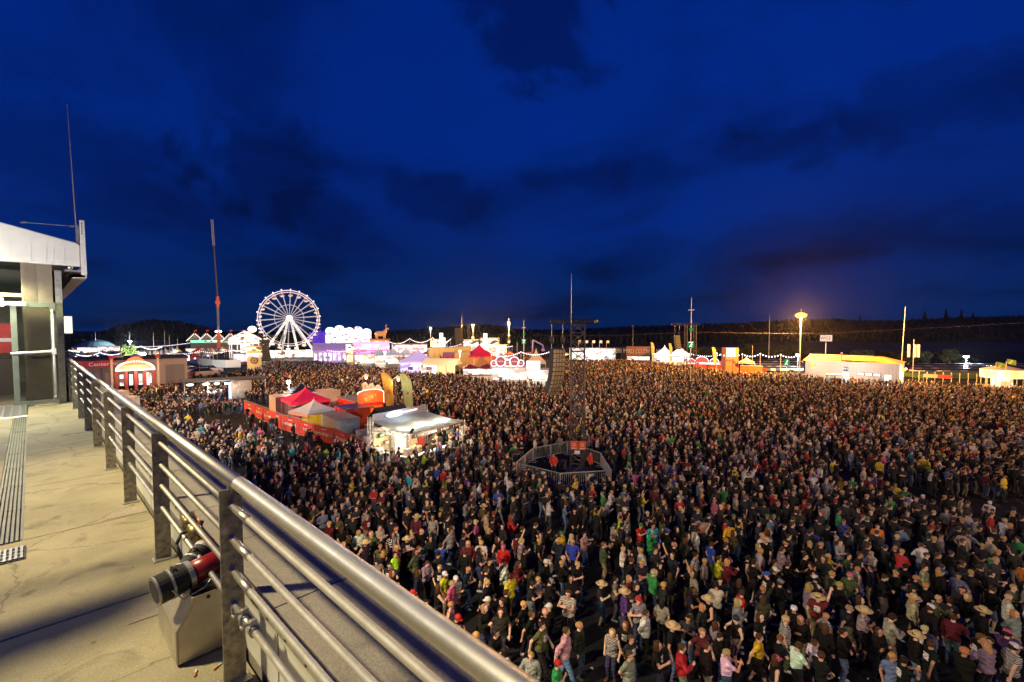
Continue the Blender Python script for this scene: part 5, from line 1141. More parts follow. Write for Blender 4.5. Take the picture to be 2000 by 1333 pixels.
for k, (px, nm) in enumerate(((740, 'left'), (767, 'middle'), (793, 'right'))):
    q = at(px, 690, 138); pg = pagoda('white_pagoda', f'{nm} of three white pagoda tents beside the violet tent', (q.x, 138), 4.6, 3.3, ztop(677, 138), PVC, face_cam(q), wall=E_WHITE, group='white pagoda row')
booth('menu_stall', 'long white stall with printed front below the white pagodas', 734, 800, 708, 695, E_WHITE, CREAM, WHITE, Y=130, dep=3, fascia=CREAM, glyph=(14, BROWN), litf=.6)
lamp_post('added slim lamp post brightening the white pagoda row', 752, 122, 689, E_BULB, 5000, (.95, .92, 1), .25, .06)  # post added to carry a fill light for the pagoda roofs
lamp_post('added slim lamp post lighting the fair row right of the cream marquee', 898, 104, 687, E_BULB, 2200, (1, .75, .42), .22, .06)  # another added post, its lamp fills the stalls around it
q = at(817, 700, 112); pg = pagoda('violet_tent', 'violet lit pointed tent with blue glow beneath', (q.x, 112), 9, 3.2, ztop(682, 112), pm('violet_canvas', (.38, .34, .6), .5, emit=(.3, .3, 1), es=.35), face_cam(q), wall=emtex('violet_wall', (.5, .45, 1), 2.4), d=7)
light('violet_tent_light', 'POINT', (-2, -3, 2.4), 900, (.3, .2, 1), .6, parent=pg)
P, Y, w = spot_at(820, 889, 722, 106); mq = thing('warm_marquee', 'long cream marquee glowing warm white at its left end', 'marquee', P, face_cam(P) - .35); a = w / 2 * 1.05
for k in range(4):
    x0, x1 = -a + k * a / 2, -a + (k + 1) * a / 2
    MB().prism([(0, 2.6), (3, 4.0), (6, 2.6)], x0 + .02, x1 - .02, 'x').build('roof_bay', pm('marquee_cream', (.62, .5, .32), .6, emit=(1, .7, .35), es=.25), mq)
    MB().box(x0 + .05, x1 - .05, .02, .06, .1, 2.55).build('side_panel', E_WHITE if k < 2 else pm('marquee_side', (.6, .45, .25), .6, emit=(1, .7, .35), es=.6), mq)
    mb = MB(); mb.bar((x0, 0, 0), (x0, 0, 2.6), .08, 6); mb.build('leg', ALU, mq)
light('marquee_glow', 'POINT', (-4, -2.5, 2.5), 700, (1, .85, .6), .5, parent=mq)
def lorry_box(name, label, px0, px1, vb, yt, m, Y, dep=2.6, lit=None):
    P, Y, w = spot_at(px0, px1, vb, Y); t = thing(name, label, 'container', P, face_cam(P)); z = ztop(yt, Y)
    bevel(MB().box(-w / 2, w / 2, 0, dep, .3, z).build('body', m, t), .05); MB().box(-w / 2 - .05, w / 2 + .05, -.05, dep + .05, z + .001, z + .12).build('roof', GREYR, t)
    n = max(3, int(w / 1.2))
    for k in range(n + 1): x = -w / 2 + w * k / n; MB().box(x - .06, x + .06, -.05, -.001, .35, z - .05).build('rib', m, t)
    MB().box(-w / 2 + .2, w / 2 - .2, .2, dep - .2, 0, .3).build('skid', DARK, t)
    return t
YW = pm('lit_yellow_box', (.62, .45, .15), .6)
lorry_box('yellow_box', 'long yellow lit container row behind the violet tent', 838, 888, 700, 680, YW, 128)
lorry_box('yellow_box', 'dull yellow container right of the dark speaker hang', 888, 920, 700, 678, YW, 135)
lorry_box('magenta_box', 'magenta container in front of the yellow container row', 865, 890, 705, 690, pm('magenta_box', (.3, .03, .2), .5), 118)
lorry_box('gold_box', 'ochre container beside the crimson peaked stall', 888, 918, 706, 689, pm('ochre_box', (.5, .32, .1), .6), 116)
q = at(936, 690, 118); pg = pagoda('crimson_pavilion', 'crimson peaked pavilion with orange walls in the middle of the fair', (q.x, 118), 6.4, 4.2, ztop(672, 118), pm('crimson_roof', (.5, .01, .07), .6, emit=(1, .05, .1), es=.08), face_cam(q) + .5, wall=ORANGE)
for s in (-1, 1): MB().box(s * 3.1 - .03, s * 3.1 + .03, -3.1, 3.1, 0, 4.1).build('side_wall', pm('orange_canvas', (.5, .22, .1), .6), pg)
MB().box(-3.0, 3.0, -3.12, -3.08, 0, 4.0).build('front_wall', pm('orange_canvas', (.5, .22, .1), .6), pg)
# maroon umbrella roofs
def umbrella_bar(label, px0, px1, vb, Y, lit=E_WHITE):
    P, Y, w = spot_at(px0, px1, vb, Y); t = thing('umbrella_bar', label, 'bar', P, face_cam(P)); n = max(2, int(w / 3.2))
    for k in range(n):
        x = -w / 2 + (k + .5) * w / n; r = w / n / 2 + .25; mb = MB(); mb.lathe([(r, 2.6), (r * .98, 2.75), (.1, 3.5)], 8, (x, 1.2, 0)); mb.build('umbrella', MAROON, t)
        mb = MB(); mb.bar((x, 1.2, 0), (x, 1.2, 3.4), .05, 6); mb.build('pole', WOOD, t)
    MB().box(-w / 2, w / 2, .1, .5, 0, 1.1).build('counter', WHITE, t); MB().box(-w / 2 + .2, w / 2 - .2, 2.0, 2.05, 1.2, 2.5).build('lit_back', lit, t)
    return t
umbrella_bar('maroon umbrella bar with white counter left of the round-sign stall', 902, 966, 722, 96)
umbrella_bar('maroon umbrella bar in the second row behind the round-sign stall', 972, 1016, 706, 116)
t, a, zs = booth('round_sign_stall', 'white food stall topped by pink lit round signs', 960, 1030, 732, 716, E_WHITE, WHITE, pm('pale_roof', (.5, .55, .6), .5), Y=88, dep=4, litf=1)
for k, (cx, r) in enumerate(((-3.0, .55), (-1.7, .95), (-.35, .6), (.95, .9), (2.2, .6))):
    mb = MB(); mb.lathe([(0, .0), (r, .0), (r, .12), (0, .12)], 20); o = mb.build('round_sign', pm('sign_maroon', (.25, .03, .06), .5, emit=(1, .3, .4), es=.25), t); o.location = (cx, -.3, zs + .3 + r); o.rotation_euler = (RAD(90), 0, 0)
    mb = MB(); mb.path([(r * math.cos(q_), r * math.sin(q_), .1) for q_ in np.linspace(0, 2 * math.pi, 21)], .07, 5); mb.build('neon_ring', em('neon_rose', (1, .75, .85), 3), o)
    mb = MB(); mb.box(-r * .55, r * .55, -.08, .12, .125, .15); mb.build('sign_text', PVC, o)
t, a, zs = booth('screen_stall', 'white stall with tall lit screen wall beside the speaker hang', 1028, 1080, 736, 722, emtex('stall_glow', (1, .88, .7), 1.7), WHITE, pm('pale_roof', (.5, .55, .6), .5), Y=85, dep=4, litf=1)
o = MB().box(-a, -a + 2.6, -.6, -.5, zs + .22, zs + 1.9).build('screen', E_PANEL, t); MB().box(-a + .3, -a + 2.2, -.63, -.605, zs + .8, zs + 1.5).build('screen_mark', E_SIGN, o)
light('stall_front', 'POINT', (0, -2.5, 2.3), 260, (1, .9, .75), .4, parent=t)
q = at(1047, 690, 112); pagoda('cream_pagoda', 'cream pagoda tent behind the screen stall', (q.x, 112), 4.8, 2.9, ztop(681, 112), CREAM, face_cam(q))
# small horse figure on a stall roof
P = at(1033, 693, 112); hs = thing('horse_figure', 'small brown horse figure beside the cream pagoda', 'figure', (P.x, 112, P.z - .7), face_cam(P)); HB = pm('horse_brown', (.35, .13, .05), .6)
mb = MB(); mb.ell((0, 0, 1.0), (.8, .3, .4), 10, 6); mb.bar((.6, 0, 1.1), (.95, 0, 1.8), .22, 7, r2=.16); mb.bar((.9, 0, 1.8), (1.35, 0, 1.6), .17, 7, r2=.1)
for x in (-.6, -.4, .45, .6): mb.bar((x, .12, .9), (x, .12, 0), .1, 6, r2=.06)
mb.build('body', HB, hs, True); mb = MB(); mb.bar((-.75, 0, 1.2), (-1.1, 0, .6), .08, 6, r2=.03); mb.build('tail', DARK, hs); MB().box(-1, 1.2, -.3, .3, -.3, -.01).build('plinth', BROWN, hs); mb = MB(); mb.bar((0, 0, -.3), (0, 0, -(P.z - .7)), .1, 6); mb.build('stand', BROWN, hs)
# violet articulated boom
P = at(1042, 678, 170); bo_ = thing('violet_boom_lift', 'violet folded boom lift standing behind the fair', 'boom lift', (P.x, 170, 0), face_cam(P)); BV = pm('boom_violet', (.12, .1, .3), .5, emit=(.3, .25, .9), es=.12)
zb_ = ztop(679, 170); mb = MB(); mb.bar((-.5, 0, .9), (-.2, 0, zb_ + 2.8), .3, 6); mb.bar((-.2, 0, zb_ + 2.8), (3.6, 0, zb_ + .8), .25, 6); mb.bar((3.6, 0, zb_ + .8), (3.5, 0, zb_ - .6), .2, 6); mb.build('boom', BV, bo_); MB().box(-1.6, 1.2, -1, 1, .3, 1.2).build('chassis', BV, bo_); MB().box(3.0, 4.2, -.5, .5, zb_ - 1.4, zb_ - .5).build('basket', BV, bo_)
for x in (-1.2, .8): mb = MB(); mb.bar((x, -1.1, .45), (x, 1.1, .45), .45, 12); mb.build('wheel', RUB, bo_)
# mid-distance glowing stalls across the field centre
for i, (a0, a1, vb, yt, lit, lb, Yq) in enumerate((
    (765, 835, 690, 672, emtex('rose_stall', (1, .7, .75), 1.7), 'rose lit ride front behind the white pagodas', 165), (905, 935, 680, 664, E_WHITE, 'white lit stall under the orange lamp', 178), (938, 975, 682, 660, emtex('peach_stall', (1, .8, .6), 1.7), 'peach glowing stall with tall white board', 172),
    (840, 870, 672, 662, E_WARM, 'warm little stall left of the dark speaker hang', 185), (968, 990, 690, 673, E_WHITE, 'white stall with red pointed sail beside the lamp post', 165), (455, 500, 702, 690, emtex('rose_stall', (1, .7, .75), 1.7), 'rose lit stall in front of the carousel', 140),
    (312, 345, 690, 684, E_WHITE, 'small white lit stall before the pavilion', 190), (362, 400, 690, 680, emtex('peach_stall', (1, .8, .6), 1.7), 'peach lit snack van row left of the crane', 190), (150, 190, 690, 678, E_COOL, 'bluish lit ride at the far left edge', 200), (195, 235, 688, 676, emtex('rose_stall', (1, .7, .75), 1.7), 'rose lit ride behind the left tree', 210))):
    booth('fair_stall', lb, a0, a1, vb, yt, lit, CREAM, GREYR, Y=Yq, dep=4)
for k, (px, yt, Yq) in enumerate(((862, 651, 180), (948, 652, 170), (866, 660, 165))):
    P = at(px, 690, Yq); t = thing('light_column', f'{["slim glowing white column left of the speaker hang", "tall white advertising column beside the crimson pavilion", "short glowing column behind the yellow containers"][k]}', 'column', (P.x, Yq, 0), face_cam(P)); z = ztop(yt, Yq); MB().box(-.7, .7, -.5, .5, .5, z).build('panel', E_SIGN, t); MB().box(-.9, .9, -.7, .7, 0, .5).build('base', GREYR, t); MB().box(-.75, .75, -.55, .55, z + .001, z + .2).build('cap', GREYR, t)
# teal tent top with yellow crown lamp at far left
P = at(187, 670, 230); tt = thing('big_top', 'low teal big top tent with yellow lit crown at the far left', 'tent', (P.x, 230, 0), 0); mb = MB(); zt = ztop(663, 230); mb.lathe([(9, 2.5), (8.5, ztop(674, 230) - 1), (5, ztop(668, 230)), (.4, zt)], 20); mb.build('canopy', SLATE, tt); mb = MB(); mb.lathe([(9, 0), (9, 2.5)], 20); mb.build('wall', PVC, tt)
mb = MB(); 
for k in range(9): mb.ell((-3 + k * .75, -1.5, zt - .8 - abs(k - 4) * .15), (.5, .4, .4), 6, 4)
mb.build('crown_lamps', em('crown_yellow', (1, .75, .05), 2), tt)
pole('mast with two white panel lamps above the big top', 187, 228, 648, .12)
# pale tents at left before the hill
for k in range(5):
    q = at(282 + k * 11, 692, 120); pagoda('grey_pagoda', f'small grey pagoda tent behind the flat roof hall, {ordn[k]} of five' if k else 'small grey pagoda tent behind the flat roof hall, leftmost of five', (q.x, 120), 2.6, 2.4, ztop(684, 120) , pm('pale_grey_tent', (.42, .4, .38), .6), face_cam(q), group='grey pagoda row')
for k in range(3):
    q = at(398 + k * 8, 690, 165); pagoda('cream_pagoda_small', f'small cream pagoda left of the crane foot, {["leftmost", "middle", "rightmost"][k]} of three', (q.x, 165), 2.6, 2.3, ztop(679, 165), CREAM, 0, group='cream pagodas by the crane')
# white hoarding fence, red cross sign, vans
P0 = at(330, 695, 125); 
hd = thing('white_hoarding', 'long white hoarding fence curving past the parked vans', 'fence', (0, 0, 0))
pts = [at(x, 700, Y) for x, Y in ((372, 150), (392, 140), (415, 132), (440, 130), (470, 132))]
for k, (a, b) in enumerate(zip(pts[:-1], pts[1:])):
    d = b - a; o = MB().box(0, d.length, -.05, .05, 0, 2.2).build('panel', PVC, hd); o.location = (a.x, a.y, 0); o.rotation_euler = (0, 0, math.atan2(d.y, d.x))
P, Y, w = spot_at(358, 368, 705, 100); rc = thing('red_cross_sign', 'white sign with a red cross on the first aid post', 'sign', (P.x, P.y, 0), face_cam(P)); z = ztop(700, 100)
MB().box(-.6, .6, -.05, .05, z - .55, z + .6).build('panel', E_SIGN, rc); mb = MB(); mb.box(-.38, .38, -.075, -.055, z - .1, z + .14); mb.box(-.12, .12, -.08, -.0755, z - .36, z + .4); mb.build('cross', RED, rc); mb = MB(); mb.bar((0, 0, 0), (0, 0, z - .5), .06, 6); mb.build('post', GALV, rc)
P, Y, w = spot_at(340, 358, 705, 106); wb = thing('white_board', 'white lettered board beside the red cross sign', 'sign', P, face_cam(P)); z = ztop(702, 106); MB().box(-1.2, 1.2, -.05, .05, z, z + 1.3).build('panel', PVC, wb); glyphs('lettering', 5, .5, DARK, wb, (0, -.055, z + .65), (0, 0, 0), 3); mb = MB(); mb.bar((-1, 0, 0), (-1, 0, z), .05, 6); mb.bar((1, 0, 0), (1, 0, z), .05, 6); mb.build('post', GALV, wb)
# vehicles
def car_mesh():
    body = MB(); prof = [(-2.1, .35), (-2.15, .7), (-1.95, .95), (-1.2, 1.0), (1.2, .98), (2.0, .85), (2.12, .6), (2.05, .35)]
    body.prism(prof, -.85, .85, 'y')
    cab = MB(); cab.v = [(-1.75, -.78, .97), (.95, -.78, .97), (.95, .78, .97), (-1.75, .78, .97), (-1.15, -.62, 1.45), (.25, -.62, 1.45), (.25, .62, 1.45), (-1.15, .62, 1.45)]; cab.f = [(4, 5, 6, 7), (0, 1, 5, 4), (1, 2, 6, 5), (2, 3, 7, 6), (3, 0, 4, 7)]; cab.m = [1, 0, 0, 0, 0]
    wh = MB(); wh.bar((0, -.1, 0), (0, .1, 0), .32, 12)
    return body, cab, wh
CARP = tint('car_paint', .3, .05); CARG = pm('car_glass', (.02, .025, .03), .1)
cbm, ccm, cwm = car_mesh(); CB = cbm.mesh('car_body', CARP); CC = ccm.mesh('car_cabin', [CARG, CARP]); CW = cwm.mesh('car_wheel', RUB)
def car(P, rz, col, label, group, sc=(1, 1, 1), name='parked_car', cat='car'):
    t = thing(name, label, cat, P, rz, group); t.scale = sc
    for nme, me in (('body', CB), ('cabin', CC)): o = obj(nme, me, t); o.color = (*col, 1)
    for x in (-1.3, 1.3):
        for y in (-.78, .78): o = obj('wheel', CW, t); o.location = (x, y, .32)
    return t
rc_ = random.Random(5)
CCOL = [((.6, .6, .62), 'silver'), ((.7, .7, .7), 'white'), ((.03, .03, .035), 'black'), ((.05, .08, .2), 'dark blue'), ((.25, .25, .27), 'grey'), ((.3, .03, .03), 'red')]
for row, Yr in enumerate((118, 126, 135, 146)):
    for kc, px in enumerate(np.arange(1475, 1562, 9 - row * .7)):
        P = at(px + rc_.uniform(-1, 1), 700, Yr); P.z = 0; c, nm = rc_.choice(CCOL)
        car(P, RAD(80) + rc_.uniform(-.05, .05), c, f'{nm} car in the lit lot behind the string lights, {["front", "second", "third", "back"][row]} row, {ORD[kc]} from left', f'{nm} cars in the lit lot, {["front", "second", "third", "back"][row]} row')
for row, Yr in enumerate((112, 119, 127)):
    for kc, px in enumerate(np.arange(1790, 2000, 12 - row)):
        P = at(px + rc_.uniform(-1.5, 1.5), 715, Yr); P.z = 0; c, nm = rc_.choice(CCOL)
        car(P, RAD(65) + rc_.uniform(-.08, .08), c, f'{nm} car behind the green bank at far right, {["front", "middle", "back"][row]} row, {ORD[kc]} from left', f'{nm} cars behind the green bank, {["front", "middle", "back"][row]} row')
for i, (px, Y, c, nm) in enumerate(((380, 108, (.6, .58, .55), 'pale camper van by the first aid sign'), (393, 104, (.35, .06, .05), 'red rescue van by the first aid sign'), (404, 104, (.6, .45, .4), 'pinkish ambulance right of the red van'), (412, 112, (.65, .65, .68), 'white van behind the ambulance'), (175, 100, (.5, .5, .5), 'pale car on the road at far left'), (196, 100, (.65, .65, .65), 'white car right of another on the far left road'))):
    P = at(px, 705, Y); P.z = 0; car(P, face_cam(P) + .2, c, nm, None, (1.15, 1.1, 1.5) if i < 4 else (1, 1, 1), 'van' if i < 4 else 'parked_car', 'van' if i < 4 else 'car')
lamp_post('bluish lamp post at the right end of the car lot', 1559, 116, 694, em('cold_lamp', (.75, .87, 1), 20), 3800, (.8, .88, 1), .3, .06)
mb = MB(); q0 = at(1790, 700, 103); q1 = at(2060, 700, 103)
tag(MB().box(q0.x, q1.x, 101, 109, -.2, .9).build('grass_bank', pm('bank_grass', (.04, .09, .02), .9, 0, .4, 1)), kind='structure')
# ---- long stalls on the far right side of the field
t, a, zs = booth('beer_stall', 'long blazing white stall with small flags right of the truss tower', 1112, 1202, 697, 680, emtex('stall_white', (1, .97, .95), 1.7), WHITE, GREYR, Y=155, dep=5, litf=1)
for k in range(5): 
    mb = MB(); x = -a + 3 + k * (2 * a - 6) / 4; mb.bar((x, 0, zs), (x, 0, zs + 2.8), .05, 5); mb.box(x, x + .9, -.02, .02, zs + 1.9, zs + 2.8); mb.build('flag', CREAM, t)
light('stall_glow', 'POINT', (0, -4, 3), 2500, (1, .95, .9), 1, parent=t)
booth('brown_shed', 'plain brown shed left of the brown lettered stall', 1203, 1224, 697, 680, DARK, BROWN, BROWN, Y=150, dep=4)
booth('brown_sign_stall', 'white lit stall under a long brown lettered board', 1224, 1270, 701, 677, E_WHITE, BROWN, DARK, Y=146, dep=5, litf=.42, sign=BROWN, glyph=(20, LETT))
booth('white_counter_stall', 'long white glowing stall beneath the twin white pagodas', 1273, 1345, 705, 692, emtex('stall_white', (1, .97, .95), 1.7), WHITE, GREYR, Y=140, dep=5)
for k, (px, nm) in enumerate(((1298, 'left'), (1328, 'right'))):
    q = at(px, 690, 139); pagoda('twin_pagoda', f'{nm} of the twin blazing white pagodas under the far speakers', (q.x, 139), 5.6, 3.4, ztop(675, 139), pm('glow_canvas', (.7, .7, .7), .5, emit=(1, .95, .9), es=1.6), face_cam(q), wall=E_WHITE, group='twin white pagodas')
for i, (px, yt) in enumerate(((1274, 669), (1309, 671), (1394, 679))):
    feather(px, yt, 705, 136 if i < 2 else 125, flagmat(f'flag_gold{i}', (.6, .5, .1), (.55, .4, .1)), f'small golden feather flag {["left of the twin pagodas", "between the twin pagodas", "left of the red screen tower"][i]}', .9)
t, a, zs = booth('red_arch_stall', 'red stall with pink neon arches left of the red screen tower', 1342, 1410, 716, 706, E_WHITE, RED, RED, Y=128, dep=4, litf=1)
for k, (cx, r) in enumerate(((-3.4, .9), (-.6, 1.7), (2.6, 1.1))):
    poly = [(r * math.cos(q_), r * .8 * math.sin(q_)) for q_ in np.linspace(0, math.pi, 11)]; o = MB().prism(poly, 0, .15, 'y').build('arch_sign', pm('arch_red', (.4, .04, .06), .5, emit=(1, .15, .2), es=.25), t); o.location = (cx, -.4, zs + .22)
    mb = MB(); mb.path([(x, -.05, z) for x, z in poly], .09, 5); mb.build('neon_arch', em('neon_rose', (1, .75, .85), 3), o)
P, Y, w = spot_at(1415, 1446, 720, 112); st_ = thing('screen_tower', 'square red tower with bright screens on its upper half', 'tower', P, face_cam(P) + .35); z0_, z1_ = ztop(697, 112), ztop(680, 112); a = w / 2 * .85
MB().box(-a, a, 0, 2 * a, 0, z0_).build('base', pm('tower_red', (.5, .1, .05), .5), st_); MB().box(-a, a, 0, 2 * a, z0_ + .001, z1_).build('upper', ORANGE, st_)
for k in range(4): z = z0_ + .1 + k * (z1_ - z0_) / 4; MB().box(-a + .1, a * .5, -.08, -.01, z, z + (z1_ - z0_) / 4 - .18).build('screen', E_SIGN, st_); MB().box(a + .01, a + .08, .2, 2 * a - .2, z, z + (z1_ - z0_) / 4 - .18).build('screen', E_SIGN, st_)
mb = MB(); mb.bar((-a, -.06, .2), (a, -.06, z0_), .05, 5); mb.build('brace', pm('brace_red', (.4, .12, .05), .6), st_)
q = at(1458, 705, 112); pagoda('beige_pagoda', 'beige pagoda tent right of the red screen tower', (q.x, 112), 3.6, 2.9, ztop(697, 112), CREAM, face_cam(q))
lorry_box('orange_barrier_box', 'long low orange barrier right of the red screen tower', 1447, 1490, 722, 716, pm('barrier_orange', (.6, .14, .02), .6), 107, 1)
# string lights
def string(label, pts, sag, emat, r=.14, n=12, posts=True):
    t = thing('string_lights', label, 'string lights', (0, 0, 0)); mb = MB(); cb_ = MB()
    for a, b in zip(pts[:-1], pts[1:]):
        prev = None
        for k in range(n + 1):
            u = k / n; p = a.lerp(b, u) + Vector((0, 0, -sag * 4 * u * (1 - u)))
            if prev is not None: cb_.bar(prev, p, .03, 4, caps=False)
            mb.ell(p - Vector((0, 0, r)), (r, r, r), 6, 4); prev = p
    cb_.build('cable', BLACKM, t); mb.build('bulbs', emat, t)['kind'] = 'stuff'
    if posts:
        for p in pts: q = MB(); q.bar((p.x, p.y, 0), p, .06, 6); q.build('post', GALV, t)
    return t
string('string of white bulbs over the lot of parked cars', [at(1400, 689, 112), at(1450, 691, 110), at(1485, 690, 108), at(1525, 692, 107), at(1562, 692, 105)], .6, E_BLUEW, .17, 7)
string('long string of bulbs before the wooded hill', [at(135, 684, 150), at(205, 679, 160), at(275, 676, 160), at(316, 677, 160)], 1.0, em('string_white', (1, .9, .88), 5), .13, 22)
string('string of bulbs rising to the green banded pavilion', [at(250, 677, 230), at(375, 669, 225)], .8, em('string_warm', (1, .8, .75), 3), .16, 50)
string('drooping bulb strings over the fair left of the dark speaker hang', [at(755, 664, 170), at(800, 661, 170), at(845, 659, 168), at(880, 662, 165)], 1.6, em('string_rose', (1, .72, .68), 4), .15, 18)
string('bulb string hanging down to the yellow containers', [at(880, 662, 150), at(842, 676, 140)], 1.0, em('string_rose', (1, .72, .68), 4), .13, 18)
# toilet building on the right
P0 = at(1572, 735, 97); P1 = at(1757, 735, 86); d = P1 - P0; d.z = 0; Lw = d.length
wc = thing('toilet_building', 'long pale toilet building with glowing ochre roof', 'building', (P0.x, P0.y, 0), math.atan2(d.y, d.x)); zw, zr = ztop(707, 92), ztop(696, 96)
MB().box(0, Lw, 0, 8, 0, zw).build('wall', pm('wc_wall', (.7, .63, .56), .7), wc)
MB().prism([(-.3, zw + .005), (5.0, zr), (8.3, zr)] + [(8.3, zw + .005)], -.3, Lw * .62, 'x').build('roof', pm('ochre_roof', (.55, .33, .06), .6), wc)
MB().prism([(-.3, zw + .006), (5.0, zr - .05), (8.3, zr - .05), (8.3, zw + .006)], Lw * .62 + .01, Lw * .78, 'x').build('roof', pm('ochre_roof', (.55, .33, .06), .6), wc)
MB().add([(Lw * .78, -.3, zw + .01), (Lw + .3, -.3, zw + .01), (Lw + .3, 8.3, zw + .01), (Lw * .78, 8.3, zr), (Lw * .78, 5, zr - .05)], [(0, 1, 4), (1, 2, 3, 4)]).build('roof_hip', pm('ochre_roof', (.55, .33, .06), .6), wc)
MB().box(-.3, Lw * .7, 4.7, 5.2, zr + .001, zr + .2).build('ridge_cap', GREYR, wc)
for k in range(int(Lw / .55)): MB().box(.1 + k * .55, .14 + k * .55, -.03, -.001, .1, zw - .05).build('wall_seam', pm('wc_seam', (.55, .49, .43), .7), wc)
o = MB().box(Lw * .435, Lw * .49, -.12, -.04, 2.55, 3.35).build('sign', pm('navy_sign', (.02, .02, .06), .5), wc); text('lettering', 'WC', .6, E_SIGN, o, (Lw * .4625, -.13, 2.95), UP, .006)
for k in range(3): f_ = MB().box(Lw * (.58 + k * .082), Lw * (.655 + k * .082), -.1, -.04, 1.75, 2.35).build('window', DARK, wc); MB().box(Lw * (.585 + k * .082), Lw * (.65 + k * .082), -.12, -.101, 1.83, 2.27).build('pane', E_SIGN, f_)
for x in (.43, .86): MB().box(Lw * x, Lw * (x + .06), -.1, -.04, .1, 2.1).build('door', E_SIGN, wc)
mb = MB(); mb.box(Lw * .39, Lw * .4, 1, 1.5, zw, zw + 1.6); mb.box(Lw * .385, Lw * .405, .9, 1.6, zw + 1.6, zw + 1.8); mb.build('vent_stack', GREYR, wc)
light('wc_front_light', 'POINT', (Lw * .55, -7, 4.2), 2200, (1, .92, .84), .4, parent=wc)
light('wc_lamp', 'POINT', (1.5, -3, 3.6), 350, (1, .8, .45), .3, parent=wc); mb = MB(); mb.ell((1.5, -.4, 3.4), (.35, .3, .3), 8, 5); mb.build('wall_lamp', em('amber_lamp', (1, .42, .07), 3), wc)
P = at(1621, 735, 94); ws = thing('toilet_sign', 'white toilet sign on a tall pole above the ochre roof', 'sign', (P.x, 95.5, 0), face_cam(P)); z0_, z1_ = ztop(667, 95), ztop(655, 95)
mb = MB(); mb.bar((0, 0, 0), (0, 0, z0_), .07, 6); mb.build('pole', GALV, ws); o = MB().box(-1.05, 1.05, -.15, .15, z0_, z1_).build('panel', pm('sign_panel_cream', (.6, .5, .42), .5, emit=(1, .85, .75), es=.35), ws)
text('lettering', 'WC', .85, DARK, o, (-.3, -.16, (z0_ + z1_) / 2), UP, .006); mb = MB(); mb.ell((.62, -.17, z1_ - .3), (.09, .01, .09), 8, 5); mb.box(.54, .7, -.175, -.16, z0_ + .3, z1_ - .42); mb.build('pictogram', GREYR, o)
P, Y, w = spot_at(1615, 1650, 735, 84); cn = thing('flat_canopy', 'flat beige canopy before the toilet building', 'canopy', (P.x, P.y, 0), face_cam(P)); MB().box(-w / 2, w / 2, 0, 3, 2.35, 2.5).build('roof', CREAM, cn)
for x in (-1, 1):
    for y in (.2, 2.8): mb = MB(); mb.bar((x * w * .47, y, 0), (x * w * .47, y, 2.35), .05, 6); mb.build('leg', GALV, cn)
P = at(1784, 700, 93); an = thing('antenna_mast', 'slim mast carrying pale phone antenna panels', 'mast', (P.x, 93, 0), face_cam(P)); za, zb = ztop(698, 93), ztop(673, 93)
mb = MB(); mb.bar((0, 0, 0), (0, 0, ztop(663, 93)), .07, 6); mb.build('shaft', GALV, an)
for dx, dy in ((-.75, 0), (.2, -.5), (.75, .1)): bevel(MB().box(dx - .22, dx + .22, dy - .12, dy + .12, za, zb).build('antenna_panel', PVC, an), .04)
# posts of the wire fence before the bank
fe = thing('wire_fence', 'wire fence with yellowish posts along the green bank', 'fence', (0, 0, 0)); q0 = at(1795, 735, 90); q1 = at(1960, 735, 84)
for k in range(11): p = q0.lerp(q1, k / 10); mb = MB(); mb.bar((p.x, p.y, 0), (p.x, p.y, 2.6), .05, 6); mb.build('post', CREAM, fe)
for z in (1.0, 1.7, 2.4): mb = MB(); mb.bar((q0.x, q0.y, z), (q1.x, q1.y, z), .012, 4); mb.build('wire', GALV, fe)
P, Y, w = spot_at(1805, 1862, 745, 80); ft = thing('red_flat_tent', 'low tent with red and beige sloping roof in the right crowd', 'tent', P, face_cam(P)); a = w / 2
MB().prism([(0, 2.35), (1.5, 2.85), (3, 2.35)], -a, 0, 'x').build('roof_bay', CREAM, ft); MB().prism([(0, 2.33), (1.5, 2.83), (3, 2.33)], .02, a, 'x').build('roof_bay', pm('tent_red', (.55, .08, .04), .6), ft)
for x in (-1, 1):
    for y in (.1, 2.9): mb = MB(); mb.bar((x * a * .97, y, 0), (x * a * .97, y, 2.3), .05, 6); mb.build('leg', GALV, ft)
P, Y, w = spot_at(1950, 2045, 752, 76); kk = thing('oval_kiosk', 'round cream kiosk with curved lettered board at the right edge', 'kiosk', (P.x, P.y + 3, 0), face_cam(P)); R_ = w / 2; zt = ztop(727, 74); zb = ztop(744, 74)
mb = MB(); mb.lathe([(R_, zb), (R_ * 1.02, zt)], 28); mb.build('board', pm('kiosk_cream', (.7, .6, .35), .5, emit=(1, .8, .35), es=.9), kk); mb = MB(); mb.lathe([(R_ * 1.03, zt), (.1, zt + .8)], 28); mb.build('roof', CREAM, kk); mb = MB(); mb.lathe([(R_ * .95, 0), (R_ * .95, 1.1)], 28); mb.build('counter', WOOD, kk); mb = MB(); mb.lathe([(R_ * .5, 1.0), (R_ * .5, zb)], 18); mb.build('lit_core', E_WARM, kk)
glyphs('lettering', 8, .8, pm('kiosk_gold', (.6, .35, .05), .5, emit=(1, .6, .1), es=.5), kk, (0, -R_ * 1.03, (zt + zb) / 2), (0, 0, 0), 6)
for k in range(8): t_ = k * math.pi / 4; mb = MB(); mb.bar((R_ * .93 * math.cos(t_), R_ * .93 * math.sin(t_), 0), (R_ * .93 * math.cos(t_), R_ * .93 * math.sin(t_), zb), .07, 6); mb.build('post', WOOD, kk)
light('kiosk_light', 'POINT', (0, -R_ - 1.5, 2.6), 700, (1, .8, .45), .4, parent=kk)
